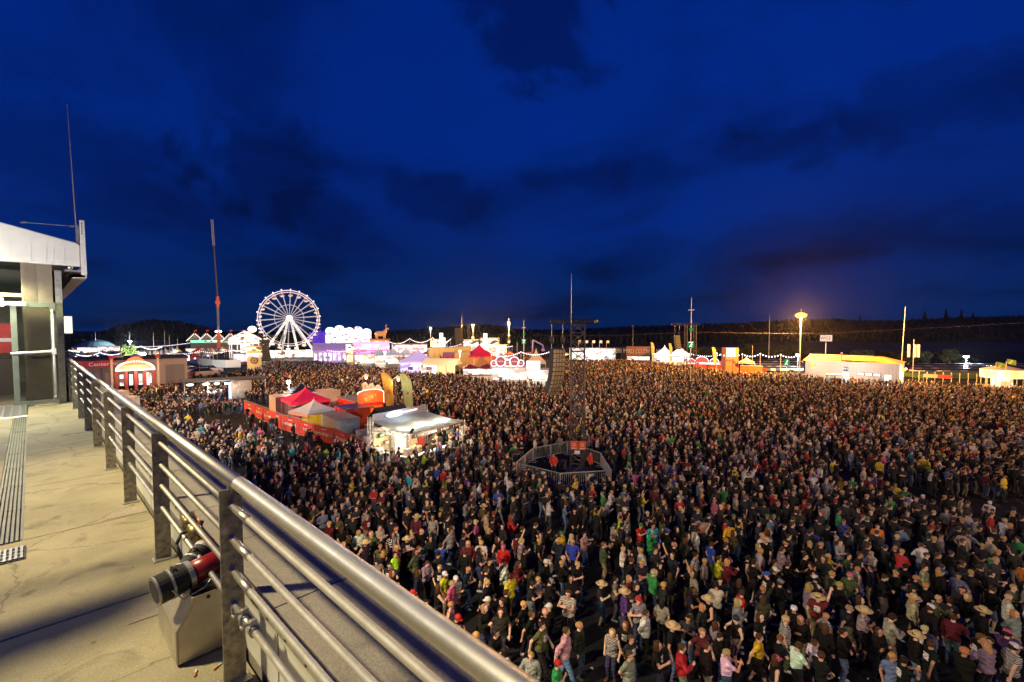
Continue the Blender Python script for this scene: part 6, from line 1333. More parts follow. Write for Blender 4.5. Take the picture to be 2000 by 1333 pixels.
for i, (px, yt, yb) in enumerate(((1946, 708, 722), (1966, 706, 716))):
    P = at(px, yt, 74); t = thing('pole_flag', f'yellow and green flag {["left of", "above"][i]} the round kiosk', 'flag', (P.x, 74, 0), face_cam(P)); mb = MB(); mb.bar((0, 0, 0), (0, 0, P.z), .04, 6); mb.build('pole', GALV, t)
    mb = MB(); zf = at(px, yb - 4, 74).z
    for j in range(5):
        for k in range(7): mb.v.append((.04 + k * .17, .12 * math.sin(k * 1.1 + j * .3), zf + .9 - j * .2 - k * .04))
    for j in range(4):
        for k in range(6): mb.f.append((j * 7 + k, j * 7 + k + 1, j * 7 + k + 8, j * 7 + k + 7)); mb.m.append(0)
    mb.build('cloth', pm('flag_lime', (.5, .55, .05), .6, emit=(.8, .9, .1), es=.15), t)
# cable across the sky line
cb_ = MB(); pts = [at(x, y, 105) for x, y in ((1040, 655), (1200, 656), (1350, 649), (1550, 652), (1650, 650), (1800, 642), (2050, 628))]
cb_.path([tuple(p) for p in pts], .02, 5); tag(cb_.build('overhead_cable', DARKTRUSS), 'thin overhead cable sagging across the dark ridge', 'cable')

# ---- small tents, umbrellas and festoons that crowd the fair
rf = random.Random(31); TC = [('white', canvas('small_white_canvas', (.65, .63, .6), .4)), ('red', canvas('small_red_canvas', (.5, .05, .05), .3)), ('ochre', canvas('small_ochre_canvas', (.55, .38, .14), .35)), ('blue', canvas('small_blue_canvas', (.12, .2, .4), .3))]
for zone, (pa, pb, Ya, Yb, n, lbn) in enumerate(((765, 1000, 122, 165, 26, 'between the violet tent and the speaker tower'), (140, 240, 120, 190, 9, 'at the far left behind the flat roof hall'), (300, 470, 135, 195, 12, 'between the wooded hill and the carousel'), (1085, 1210, 158, 180, 6, 'behind the blazing white stall'), (640, 770, 155, 168, 7, 'behind the violet hall'))):
    for k in range(n):
        px = pa + (pb - pa) * (k + rf.uniform(.1, .9)) / n; Y = rf.uniform(Ya, Yb); q = at(px, 690, Y); nm, m = rf.choices(TC, [5, 2, 2, 1])[0]; w = rf.uniform(2.4, 4.2)
        pg = pagoda('small_tent', f'small {nm} pointed tent {lbn}, {ORD[k]} from left', (q.x, Y), w, 2.4, rf.uniform(3.4, 4.4), m, rf.uniform(0, 1.5), group=f'small {nm} tents {lbn}', vmat=m)
        mb = MB(); mb.ell((0, -w / 2 - .2, 2.2), (.22, .22, .22), 6, 4); mb.build('lamp', rf.choice([E_BULB, E_BULB, E_BLUEW, E_ROSE]), pg)
        if k % 3 == 0: light('tent_light', 'POINT', (0, -w / 2 - 1.0, 2.6), 260, rf.choice([(1, .85, .65), (1, .7, .4), (.9, .9, 1)]), .3, parent=pg)
for k, (x0, y0, x1, y1, Y, lb) in enumerate(((640, 684, 760, 676, 132, 'below the pink stall'), (800, 683, 900, 672, 150, 'above the yellow containers'), (905, 668, 1000, 676, 150, 'under the orange lamp'), (960, 692, 1075, 686, 105, 'above the round-sign stall'), (330, 690, 450, 684, 150, 'above the parked vans'), (150, 692, 240, 688, 130, 'before the far left rides'), (455, 684, 515, 672, 140, 'before the carousel'), (1115, 683, 1200, 681, 150, 'along the blazing white stall'), (1275, 690, 1410, 692, 132, 'along the stalls under the far speakers'))):
    string(f'festoon of little bulbs {lb}', [at(x0, y0, Y), at((x0 + x1) / 2, (y0 + y1) / 2 - 2, Y), at(x1, y1, Y)], .7, [em('string_rose', (1, .72, .68), 4), E_BULB, E_BLUEW][k % 3], .13, 16)
for k, (px, yt, Y) in enumerate(((668, 664, 150), (705, 662, 152), (778, 668, 140), (825, 670, 132), (873, 668, 128), (955, 664, 140), (1010, 668, 135), (345, 672, 160), (410, 668, 170), (230, 676, 150))):
    pole(f'thin festoon pole among the fair tents, {(pos_ := ["fourth", "fifth", "sixth", "seventh", "eighth", "ninth", "tenth", "second", "third", "first"])[k]} from the left', px, Y, yt, .07)

# ---- left middle: service roof with wooden cabin and floodlight
P = at(472, 770, 72); P.z = 0; sv = thing('service_stand', 'stand with long dark flat roof and plywood cabin left of the compound', 'stand', P, face_cam(P)); zt = ztop(742, 72)
bevel(MB().box(-1.35, 1.4, -.4, 2.6, 0, zt).build('cabin', WOOD, sv), .02); MB().box(-.6, 1.0, -.45, -.405, .1, zt * .55).build('cabin_door', pm('plywood_light', (.5, .36, .24), .7), sv)
MB().box(-7.6, 3.6, -1.2, 3.4, zt + .001, zt + .22).build('roof', pm('dark_felt', (.05, .045, .045), .85), sv)
for x in (-7.3, -4.4, 3.3): mb = MB(); mb.bar((x, -.9, 0), (x, -.9, zt), .06, 6); mb.build('post', GALV, sv)
for x in (-6.6, -4.6, -3.2): mb = MB(); mb.ell((x, -1.25, zt - .3), (.5 if x < -4 else .4, .06, .2), 12, 6); mb.build('oval_sign', E_SIGN, sv)
MB().box(-1.75, -1.36, -.5, .3, 0, zt - .3).build('lit_panel', em('service_panel', (.7, .82, 1), 1.5), sv)
mb = MB(); mb.ell((-2.0, -1.5, zt - .35), (.2, .15, .16), 8, 5); mb.build('floodlight', em('service_flood', (.85, .92, 1), 50), sv)
light('service_flood', 'POINT', (-3.2, -2.6, zt - .5), 1000, (.85, .92, 1.0), .2, parent=sv)
SVXY = [tuple((P + Matrix.Rotation(face_cam(P), 3, 'Z') @ Vector(q)).xy) for q in ((-1.9, -.8, 0), (1.8, -.8, 0), (1.8, 3, 0), (-1.9, 3, 0))]
for i, (px0, px1, Y, z) in enumerate(((226, 254, 58, 2.9), (252, 274, 55, 2.6))):
    container('flat_cabin', f'grey flat roofed cabin below the railing, {["left", "right"][i]} of two', px0, px1, Y, z, 2.5, BEIGE, pm('pinkgrey_roof', (.42, .35, .34), .8), cat='cabin', yaw=.3)
CABXY = [tuple(at(px, 770, Y).xy) for px, Y in ((222, 57), (280, 53), (280, 60), (222, 62))]

# ---- broadleaf trees and bushes
def leaf_mesh(n, R, seed, leaf):
    r = random.Random(seed); mb = MB(); cl = []
    for k in range(16):
        v = Vector((r.gauss(0, 1), r.gauss(0, 1), r.gauss(0, .8))).normalized() * r.uniform(.35, .85); cl.append((v, r.uniform(.25, .42)))
    for k in range(n):
        c, rr = r.choice(cl); v = Vector((r.gauss(0, 1), r.gauss(0, 1), r.gauss(0, 1))).normalized() * rr * r.uniform(.6, 1.05); p = (c + v)
        p = Vector((p.x * R[0], p.y * R[1], p.z * R[2])); q = Vector((r.uniform(-1, 1), r.uniform(-1, 1), r.uniform(-1, 1))).normalized() * leaf; u = q.orthogonal() * .7
        mb.add([p - q, p + u, p + q, p - u], [(0, 1, 2, 3)])
    return mb
LEAF = pm('leaves', (.055, .085, .022), .8, 0, .45, 1.5); DLEAF = pm('dark_leaves', (.035, .055, .025), .85, 0, .45, 1.0)
LM = [leaf_mesh(1500, (1, 1, 1), 20 + k, .085).mesh('crown', DLEAF) for k in range(3)]; TM = MB().bar((0, 0, 0), (0, 0, 1), .08, 7, r2=.04).mesh('trunk', BROWN)
def tree(label, px, Y, ytop, wpx, group=None, mat=None, name='tree', k=0, zb=None):
    P = at(px, YH + 30, Y); P.z = 0; z = ztop(ytop, Y); w = wpx / F * Y / 2; t = thing(name, label, 'tree', P, 0, group)
    me = LM[k % 3]
    if mat: me = me.copy(); me.materials[0] = mat
    h = z * .5; o = obj('crown', me, t); o.location = (0, 0, z - h * .95); o.scale = (w, w, h); o.rotation_euler = (0, 0, k)
    o = obj('trunk', TM, t); o.scale = (w * 1.2, w * 1.2, z * .6)
    for a in range(3): o = obj('limb', TM, t); o.location = (0, 0, z * .35); o.scale = (w * .7, w * .7, z * .4); o.rotation_euler = (.7, 0, a * 2.1 + k)
tree('round green tree beside the white floodlight at left', 254, 106, 676, 34, mat=pm('fresh_leaves', (.09, .16, .03), .8, 0, .4, 1.5), k=1)
tree('low dark shrub on the flat roof side at far left', 170, 90, 700, 24, k=2)
pos = ['first', 'second', 'third', 'fourth', 'fifth', 'sixth', 'seventh', 'eighth', 'ninth', 'tenth', 'eleventh', 'twelfth']
for i, (px, yt, w) in enumerate(((1352, 676, 22), (1372, 679, 26), (1398, 676, 24), (1450, 678, 30), (1466, 673, 26), (1490, 676, 28), (1515, 674, 30), (1540, 677, 28), (1556, 673, 24), (1585, 681, 26))):
    tree(f'dim green tree behind the car lot, {pos[i]} from the left', px, 165 + (i % 3) * 6, yt, w + 6, 'trees behind the car lot', k=i)
for i, (px, yt, w) in enumerate(((1672, 684, 30), (1700, 683, 30), (1738, 684, 36), (1775, 688, 30), (1803, 686, 28), (1830, 685, 34), (1856, 683, 34), (1885, 692, 30))):
    tree(f'dark tree behind the toilet building and parked cars, {pos[i]} from the left', px, 142 + (i % 3) * 5, yt, w + 8, 'trees behind the toilet building', k=i + 1)
for i, (px, yt, w) in enumerate(((140, 663, 24), (158, 664, 22))): tree(f'green lit tree left of the big top, {["left", "right"][i]} of two', px, 240, yt, w + 4, 'green lit trees', mat=pm('green_lit_leaves', (.05, .12, .05), .8), k=i)
for i, (px, yt, h) in enumerate(((1806, 607, 22), (1848, 603, 26), (1878, 605, 24), (1900, 611, 16), (1680, 615, 20))):
    P = at(px, yt, 600); t = thing('lone_conifer', f'pointed conifer standing out on the ridge at right, {pos[i]} of four from left' if i < 4 else 'rounded conifer on the ridge right of the sodium lamp', 'tree', (P.x, P.y, P.z - 26), 0, None)
    mb = MB(); r = random.Random(i)
    for k in range(9):
        z = 26 * (.25 + .08 * k); rr = 4.6 * (1 - .095 * k); o_ = len(mb.v); n = 8
        for q in range(n): mb.v.append((rr * r.uniform(.5, 1.3) * math.cos(q * 2 * math.pi / n), rr * math.sin(q * 2 * math.pi / n), z + r.uniform(-.8, .8)))
        mb.v.append((0, 0, z + 4.2)); 
        for q in range(n): mb.f.append((o_ + q, o_ + (q + 1) % n, o_ + n)); mb.m.append(0)
    mb.build('crown', CONIFER, t); mb = MB(); mb.bar((0, 0, -8), (0, 0, 22), .5, 6, r2=.1); mb.build('trunk', BROWN, t)

# ================================================================== people
def capsule(p, q, r0, r1, n=10, m=4):
    p = np.array(p, float); q = np.array(q, float); d = q - p; L_ = np.linalg.norm(d); d = d / max(L_, 1e-9)
    a = np.cross(d, [0, 0, 1.0]); 
    if np.linalg.norm(a) < 1e-3: a = np.array([1.0, 0, 0])
    a /= np.linalg.norm(a); b = np.cross(d, a); rings = []
    for k in range(m + 1): t = -math.pi / 2 + (math.pi / 2) * k / m; rings.append((p + d * r0 * math.sin(t), r0 * math.cos(t)))
    for k in range(m + 1): t = (math.pi / 2) * k / m; rings.append((q + d * r1 * math.sin(t), r1 * math.cos(t)))
    mb = MB(); 
    for c, r in rings:
        for i in range(n): t = 2 * math.pi * i / n; mb.v.append(tuple(c + (a * math.cos(t) + b * math.sin(t)) * max(r, 1e-3)))
    for k in range(len(rings) - 1):
        for i in range(n): mb.f.append((k * n + i, k * n + (i + 1) % n, (k + 1) * n + (i + 1) % n, (k + 1) * n + i)); mb.m.append(0)
    mb.f += [tuple(range(n - 1, -1, -1)), tuple(range((len(rings) - 1) * n, len(rings) * n))]; mb.m += [0, 0]
    return mb
def elbow(S, W, l1, l2, hint):
    S = np.array(S, float); W = np.array(W, float); d = W - S; D = min(np.linalg.norm(d), (l1 + l2) * .999); u = d / np.linalg.norm(d); W = S + u * D
    x = (l1 * l1 - l2 * l2 + D * D) / (2 * D); h = math.sqrt(max(0, l1 * l1 - x * x)); hv = np.array(hint, float); hv = hv - u * hv.dot(u); hv /= np.linalg.norm(hv)
    return S + u * x + hv * h, W
HEADC = np.array([0, .02, 1.615])
def pose_bones(ps):
    """list of (region, p, q, r0, r1); person faces +y"""
    B = []; fwd = ps.get('lean', 0.0)
    B += [('torso', (0, 0, 1.02), (0, .005 + fwd, 1.16), .13, .135), ('torso', (-.05, .0 + fwd, 1.2), (.05, .0 + fwd, 1.2), .13, .13), ('torso', (-.075, fwd, 1.32), (.075, fwd, 1.32), .115, .115), ('torso', (-.155, fwd - .01, 1.415), (.155, fwd - .01, 1.415), .062, .062)]
    B += [('pelvis', (-.06, 0, .93), (.06, 0, .93), .125, .125), ('neck', (0, fwd, 1.42), (0, .01 + fwd, 1.54), .058, .054)]
    for i, s in enumerate((-1, 1)):
        foot = ps['feet'][i]; hip = (s * .09, 0, .92); ank = (foot[0], foot[1], .09 + foot[2])
        K, A = elbow(hip, ank, .43, .42, (0, 1, 0)); 
        B += [('thigh', hip, K, .088, .062), ('calf', K, A, .06, .042), ('foot', (A[0], A[1] - .04, max(.045, A[2] - .045)), (A[0] + s * .03, A[1] + .15, max(.038, A[2] - .052)), .044, .036)]
        sh = (s * .19, fwd - .01, 1.405); E_, W = elbow(sh, ps['hands'][i], .28, .25, ps['hint'][i])
        B += [('uarm', sh, E_, .054, .044), ('farm', E_, W, .043, .031)]
        d = (W - E_) / np.linalg.norm(W - E_); side = np.cross(d, [0, 1.0, .2]); side /= np.linalg.norm(side); nrm = np.cross(d, side)
        pc = W + d * .05; B += [('hand', W + d * .01, W + d * .08, .034, .036)]
        for f, (off, ln) in enumerate(((-.03, .062), (-.01, .075), (.01, .07), (.029, .055))):
            k0 = W + d * .085 + side * off; k1 = k0 + d * ln * .55 + nrm * .012; k2 = k1 + d * ln * .3 + nrm * .028
            B += [('hand', k0, k1, .0105, .01), ('hand', k1, k2, .01, .009)]
        t0 = W + d * .03 - side * s * .03; t1 = t0 + d * .035 - side * s * .025 + nrm * .01; B += [('hand', t0, t1, .012, .011), ('hand', t1, t1 + d * .03 + nrm * .01, .011, .01)]
    return B
def head_bones(ps):
    fwd = ps.get('lean', 0.0); c = HEADC + [0, fwd, 0]
    B = [('head', c + [0, -.022, .025], c + [0, .012, .03], .086, .08), ('head', c + [0, .028, -.055], c + [0, .035, -.085], .056, .038), ('head', c + [0, .085, .0], c + [0, .104, -.028], .013, .015)]
    for s in (-1, 1): B += [('head', c + [s * .078, -.005, .005], c + [s * .078, -.008, -.025], .018, .013), ('head', c + [s * .035, .07, .028], c + [s * .02, .078, .03], .013, .012)]
    B += [('head', c + [-.018, .073, -.062], c + [.018, .073, -.062], .011, .011)]
    yaw = ps.get('yaw', 0); nod = ps.get('nod', 0); R_ = np.array(Matrix.Rotation(yaw, 3, 'Z') @ Matrix.Rotation(nod, 3, 'X')); piv = np.array([0, fwd, 1.53])
    f = lambda p: R_ @ (np.array(p) - piv) + piv
    return [(a, f(p), f(q), r0, r1) for a, p, q, r0, r1 in B], R_, piv
DOWN = [(-.24, .02, .9), (.24, .02, .9)]; HB_ = [(-.6, -1, .0), (.6, -1, 0)]; FT = [(-.11, 0, 0), (.11, .02, 0)]
POSES = [
    dict(n='standing with arms down', hands=DOWN, hint=HB_, feet=FT, yaw=.25),
    dict(n='standing with folded arms', hands=[(.1, .2, 1.16), (-.1, .22, 1.2)], hint=[(-1, -.2, -.5), (1, -.2, -.5)], feet=[(-.13, 0, 0), (.13, .0, 0)], yaw=-.2),
    dict(n='holding a hand up to the chest', hands=[(-.23, .03, .9), (.13, .28, 1.26)], hint=[(-.6, -1, 0), (1, -.4, -.6)], feet=[(-.1, .03, 0), (.12, -.02, 0)], yaw=.1),
    dict(n='standing with hands in pockets', hands=[(-.17, .08, .93), (.17, .08, .93)], hint=[(-1, -.7, 0), (1, -.7, 0)], feet=[(-.14, 0, 0), (.1, .04, 0)], yaw=-.35),
    dict(n='looking down at both hands', hands=[(-.05, .3, 1.18), (.05, .3, 1.18)], hint=[(-1, -.3, -.6), (1, -.3, -.6)], feet=FT, nod=-.42, lean=.02),
    dict(n='with one arm raised high', hands=[(-.24, .02, .9), (.3, .18, 1.9)], hint=[(-.6, -1, 0), (1, .2, 0)], feet=[(-.12, 0, 0), (.12, 0, 0)], nod=.15),
    dict(n='walking mid-stride', hands=[(-.24, .22, .98), (.25, -.2, .95)], hint=HB_, feet=[(-.09, -.22, .02), (.09, .3, 0)], yaw=0, lean=.03),
    dict(n='with one hand on the hip', hands=[(-.2, .06, .99), (.24, .03, .9)], hint=[(-1, -.3, .1), (.6, -1, 0)], feet=[(-.15, 0, 0), (.1, .03, 0)], yaw=.5),
    dict(n='clapping hands in front', hands=[(-.03, .36, 1.36), (.03, .36, 1.36)], hint=[(-1, -.2, -.7), (1, -.2, -.7)], feet=[(-.13, 0, 0), (.13, .02, 0)], yaw=.15),
    dict(n='with both hands behind the back', hands=[(-.06, -.17, .98), (.06, -.17, .98)], hint=[(-1, -.4, .2), (1, -.4, .2)], feet=[(-.15, 0, 0), (.15, .0, 0)], yaw=-.1),
]
def remesh(mb, voxel, smooth=4, ratio=None):
    me = bpy.data.meshes.new('tmp'); me.from_pydata(mb.v, [], mb.f); o = bpy.data.objects.new('tmp', me); COL.objects.link(o)
    m = o.modifiers.new('r', 'REMESH'); m.mode = 'VOXEL'; m.voxel_size = voxel
    s = o.modifiers.new('s', 'SMOOTH'); s.factor = .5; s.iterations = smooth
    if ratio: d = o.modifiers.new('d', 'DECIMATE'); d.ratio = ratio
    dg = bpy.context.evaluated_depsgraph_get(); r = bpy.data.meshes.new_from_object(o.evaluated_get(dg)); bpy.data.objects.remove(o); bpy.data.meshes.remove(me)
    return r
def arrays(me):
    nv = len(me.vertices); v = np.empty(nv * 3); me.vertices.foreach_get('co', v); v = v.reshape(-1, 3)
    nr = np.empty(nv * 3); me.vertices.foreach_get('normal', nr); nr = nr.reshape(-1, 3); return v, nr
def classify(P, bones):
    best = np.full(len(P), 1e9); reg = np.zeros(len(P), int); tt = np.zeros(len(P)); names = []
    for i, (n, p, q, r0, r1) in enumerate(bones):
        p = np.array(p, float); q = np.array(q, float); d = q - p; L2 = d.dot(d); t = np.clip(((P - p) @ d) / max(L2, 1e-9), 0, 1)
        dist = np.linalg.norm(P - (p + t[:, None] * d), axis=1) - (r0 + (r1 - r0) * t); k = dist < best; best[k] = dist[k]; reg[k] = i; tt[k] = t[k]
    rn = np.array([b[0] for b in bones])
    return rn[reg], tt
SKINM = tint('skin', .55, .1, 20); CLOTH = tint('cloth', .85, .3, 7, .4); DENIM = tint('trouser_cloth', .85, .25, 12, .3); SHOE = tint('shoe_leather', .6, .2); HAIRM = tint('hair', .6, .4, 30, .5); HATM = tint('hat_cloth', .8, .15, 12)
STRIPES = [tint('striped_cloth', .85, .2, 7, .2, 'Z'), tint('checked_cloth', .85, .2, 7, .2, 'DIAGONAL')]
PRINTM = pm('shirt_print', (.5, .48, .44), .8, 0, .9, 24)
EYEM = pm('eye_dark', (.03, .02, .015), .3); LIPM = pm('lip', (.35, .12, .1), .5)
VAR = []
for ps in POSES:
    hb, R_, piv = head_bones(ps); bones = pose_bones(ps) + hb
    mb = MB()
    for b in bones: c = capsule(*b[1:]); mb.add(c.v, c.f)
    me = remesh(mb, .0125, 3); v, nr = arrays(me)
    me.materials.append(SKINM); me.materials.append(EYEM); me.materials.append(LIPM); me.polygons.foreach_set('use_smooth', [True] * len(me.polygons))
    nf = len(me.polygons); ls = np.empty(nf, int); me.polygons.foreach_get('loop_total', ls); lv = np.empty(len(me.loops), int); me.loops.foreach_get('vertex_index', lv)
    Fq = lv.reshape(-1, 4) if (ls == 4).all() else None
    fc = v[Fq].mean(1); hl = (fc - piv) @ R_ + piv - [0, ps.get('lean', 0), 0] - HEADC    # head-local
    mi = np.zeros(nf, int)
    for s in (-1, 1): mi[np.linalg.norm(hl - [s * .034, .086, .008], axis=1) < .0145] = 1
    mi[(np.abs(hl[:, 0]) < .022) & (np.abs(hl[:, 2] + .064) < .007) & (hl[:, 1] > .06)] = 2
    me.polygons.foreach_set('material_index', mi.tolist()); me.name = 'person_body'; me.update()
    reg, t = classify(fc, bones)
    def cut(mask, off, name, mat, sm=True, extra=None):
        fs = Fq[mask]; idx = np.unique(fs); mp_ = np.full(len(v), -1); mp_[idx] = np.arange(len(idx)); vv = v[idx] + nr[idx] * off
        if extra is not None: vv = extra(vv)
        m = bpy.data.meshes.new(name); m.from_pydata(vv.tolist(), [], mp_[fs].tolist()); m.materials.append(mat); m.polygons.foreach_set('use_smooth', [True] * len(m.polygons)); m.update(); return m
    tors = (reg == 'torso') | ((reg == 'pelvis') & (fc[:, 2] > .9)) | ((reg == 'neck') & (fc[:, 2] < 1.475)) | ((reg == 'thigh') & (fc[:, 2] > .93))
    low = ((reg == 'pelvis') | (reg == 'thigh'))
    fold = lambda vv: vv + np.c_[.006 * np.sin(vv[:, 2] * 55 + vv[:, 0] * 22), .006 * np.sin(vv[:, 2] * 47 + vv[:, 0] * 31), np.zeros(len(vv))] * (vv[:, 2:3] < 1.38)
    kit = dict(tee=cut(tors | ((reg == 'uarm') & (t < .62)), .015, 'shirt', CLOTH, extra=fold), hoodie=cut(tors | (reg == 'uarm') | ((reg == 'farm') & (t < .93)), .022, 'hoodie', CLOTH, extra=fold), vest=cut(tors, .013, 'vest', CLOTH, extra=fold),
               trousers=cut(low | (reg == 'calf'), .012, 'trousers', DENIM, extra=fold), shorts=cut(low | ((reg == 'calf') & (t < .06)), .018, 'shorts', DENIM, extra=fold), shoes=cut((reg == 'foot') | ((reg == 'calf') & (t > .93)), .009, 'shoes', SHOE))
    pr = (reg == 'torso') & (np.abs(fc[:, 0]) < .085) & (fc[:, 2] > 1.17) & (fc[:, 2] < 1.36)
    nf_ = nr[Fq].mean(1)
    kit['chest_print'] = cut(pr & (nf_[:, 1] > .55), .0175, 'chest_print', PRINTM, extra=fold); kit['back_print'] = cut(pr & (nf_[:, 1] < -.55), .0175, 'back_print', PRINTM, extra=fold)
    hd = (reg == 'head')
    hm = hd & ((hl[:, 2] > .055) | ((hl[:, 1] < .0) & (hl[:, 2] > -.06)) | ((hl[:, 1] < .03) & (hl[:, 2] > .02)))
    hm &= ~((hl[:, 1] > .05) & (hl[:, 2] < .075))
    kit['hair'] = cut(hm, .013, 'hair', HAIRM, extra=lambda vv: vv + .004 * np.sin(vv[:, [1, 2, 0]] * 160))
    M4 = Matrix.Translation(Vector(piv)) @ Matrix(R_.tolist()).to_4x4() @ Matrix.Translation(Vector(HEADC + [0, ps.get('lean', 0), 0] - piv))
    # low versions for the mass of the crowd: (verts, tris, colour slot per tri)
    lods = []
    for voxel, target in ((.03, 560), (.045, 170)):
        b2 = [(n, p, q, r0 + (.014 if n in ('torso', 'pelvis', 'uarm', 'thigh') else .0), r1 + (.014 if n in ('torso', 'pelvis', 'uarm', 'thigh') else .0)) for n, p, q, r0, r1 in bones if n != 'hand' or r0 > .03]
        c = HEADC + [0, ps.get('lean', 0), 0]; b2.append(('hair', R_ @ (c + [0, -.03, .035] - piv) + piv, R_ @ (c + [0, -.0, .045] - piv) + piv, .095, .09))
        m_ = MB()
        for b in b2: q_ = capsule(*b[1:], 8, 3); m_.add(q_.v, q_.f)
        m2 = remesh(m_, voxel, 1); nt_ = len(m2.polygons) * 2; bpy.data.meshes.remove(m2); m2 = remesh(m_, voxel, 1, target / nt_)
        bmm = bmesh.new(); bmm.from_mesh(m2); bmesh.ops.triangulate(bmm, faces=bmm.faces[:]); bmm.to_mesh(m2); bmm.free()
        v2, _ = arrays(m2); T = np.empty(len(m2.polygons) * 3, int); m2.polygons.foreach_get('vertices', T); T = T.reshape(-1, 3); bpy.data.meshes.remove(m2)
        r2, t2 = classify(v2[T].mean(1), b2); slot = np.zeros(len(T), int)          # 0 skin 1 top 2 legs 3 hair 4 shoes
        cz = v2[T].mean(1)[:, 2]
        slot[(r2 == 'torso') | (r2 == 'neck') & (cz < 1.46) | (r2 == 'uarm')] = 1; slot[(r2 == 'pelvis') & (cz > .92)] = 1; slot[((r2 == 'pelvis') & (cz <= .92)) | (r2 == 'thigh') | (r2 == 'calf')] = 2; slot[r2 == 'hair'] = 3; slot[r2 == 'foot'] = 4
        hl2 = (v2[T].mean(1) - piv) @ R_ + piv - [0, ps.get('lean', 0), 0] - HEADC; slot[((r2 == 'head') | (r2 == 'hair')) & (hl2[:, 1] > .045) & (hl2[:, 2] < .05)] = 0
        lods.append((v2, T, slot, (r2 == 'farm')))
    VAR.append(dict(body=me, kit=kit, head=M4, lods=lods, name=ps['n']))
# headgear in head coordinates
def hat_mesh(kind):
    mb = MB()
    if kind == 'cap':
        mb.lathe([(.098, .02), (.102, .055), (.085, .105), (.04, .128), (.002, .132)], 16); n = 9
        pts = [(.085 * math.cos(t), .06 + .115 * math.sin(t)) for t in np.linspace(.15, math.pi - .15, n)]; o = len(mb.v)
        for x, y in pts: mb.v.append((x, y, .03))
        mb.v += [(-.085, .05, .036), (.085, .05, .036)]; mb.f.append(tuple(range(o, o + n + 2))); mb.m.append(0)
    if kind == 'straw hat': mb.lathe([(.21, .035), (.15, .045), (.1, .05), (.1, .055), (.095, .13), (.06, .15), (.002, .145)], 20)
    if kind == 'beanie': mb.lathe([(.1, .0), (.104, .03), (.1, .08), (.065, .13), (.002, .145)], 16)
    return mb.mesh(kind.replace(' ', '_'), HATM, True)
HATS = {k: hat_mesh(k) for k in ('cap', 'straw hat', 'beanie')}
def long_hair():
    mb = MB(); mb.lathe([(.06, -.24), (.088, -.2), (.1, -.1), (.103, .02), (.096, .08), (.05, .125), (.002, .135)], 18); 
    mb.v = [(x, y - .03 if y < .055 else .03 - (y - .055) * .2, z) for x, y, z in mb.v]; return mb.mesh('long_hair', HAIRM, True)
LONG = long_hair()

TOPS = [('black', (.007, .007, .007), 62), ('charcoal', (.02, .02, .021), 18), ('navy', (.012, .014, .03), 7), ('grey', (.2, .2, .2), 9), ('white', (.6, .58, .54), 8), ('red', (.36, .02, .02), 4), ('maroon', (.1, .015, .02), 4.5), ('royal blue', (.02, .05, .26), 2.2), ('denim blue', (.1, .15, .24), 3), ('olive', (.07, .075, .03), 4), ('green', (.03, .22, .06), 2.2), ('yellow', (.6, .45, .02), 1.6), ('pink', (.45, .1, .2), 1.2), ('purple', (.07, .03, .13), 1), ('beige', (.4, .33, .24), 4), ('orange', (.5, .14, .02), .6), ('lime', (.4, .6, .03), .5), ('turquoise', (.03, .3, .36), .6)]
LEGS = [('black', (.012, .012, .014), 30), ('dark blue', (.03, .045, .09), 22), ('blue', (.1, .16, .28), 12), ('khaki', (.2, .16, .09), 10), ('grey', (.15, .15, .16), 8), ('camouflage green', (.06, .07, .035), 4)]
HAIRS = [('brown', (.05, .026, .012), 32), ('dark', (.016, .011, .009), 26), ('blond', (.36, .22, .08), 24), ('reddish', (.14, .05, .02), 4), ('fair', (.45, .32, .16), 7)]
HATC = [('black', (.015, .015, .015)), ('white', (.6, .6, .58)), ('red', (.4, .02, .02)), ('blue', (.03, .08, .28)), ('black', (.02, .02, .02)), ('grey', (.2, .2, .2)), ('olive', (.08, .08, .03)), ('black', (.012, .012, .012)), ('white', (.5, .5, .48)), ('pink', (.5, .08, .2)), ('green', (.04, .16, .06)), ('navy', (.02, .025, .06))]
SKINS = [(.52, .31, .21), (.56, .35, .25), (.46, .26, .17), (.6, .4, .3), (.38, .2, .12)]
def wpick(r, tab): return r.choices(tab, [t[2] for t in tab])[0]

# ---- where people stand
def inpoly(x, y, poly):
    c = False; n = len(poly)
    for i in range(n):
        x0, y0 = poly[i]; x1, y1 = poly[(i + 1) % n]
        if (y0 > y) != (y1 > y) and x < (x1 - x0) * (y - y0) / (y1 - y0) + x0: c = not c
    return c
COMP = FPXY + [tuple(at(735, 800, 39).xy), tuple(at(800, 800, 46).xy), tuple(at(795, 790, 54).xy), tuple(at(700, 770, 60).xy), tuple(at(560, 760, 66).xy), tuple(at(480, 760, 64).xy)]
APRON = FPXY[:-1] + [(p[0] - 2.2, p[1] - 4.6) for p in FPXY[-2::-1]]
_rc = (sum(p[0] for p in RINGXY) / 6, sum(p[1] for p in RINGXY) / 6)
RINGBIG = [(_rc[0] + (p[0] - _rc[0]) * 1.22, _rc[1] + (p[1] - _rc[1]) * (1.55 if p[1] < _rc[1] else 1.1)) for p in RINGXY]
BLOCK = [COMP, RINGBIG, BARXY, SVXY, CABXY]
FARL = [(120, 62), (250, 70), (300, 76), (420, 86), (450, 100), (500, 112), (530, 140), (620, 138), (690, 126), (800, 104), (890, 98), (960, 86), (1080, 82), (1086, 146), (1200, 146), (1275, 136), (1345, 124), (1412, 106), (1450, 103), (1560, 97), (1600, 93), (1755, 84.5), (1800, 84), (1900, 79), (2060, 71)]
from mathutils import noise as mnoise
def rail_y(x): return 645 + (x - 70) * .72
spots = []
r = random.Random(21)
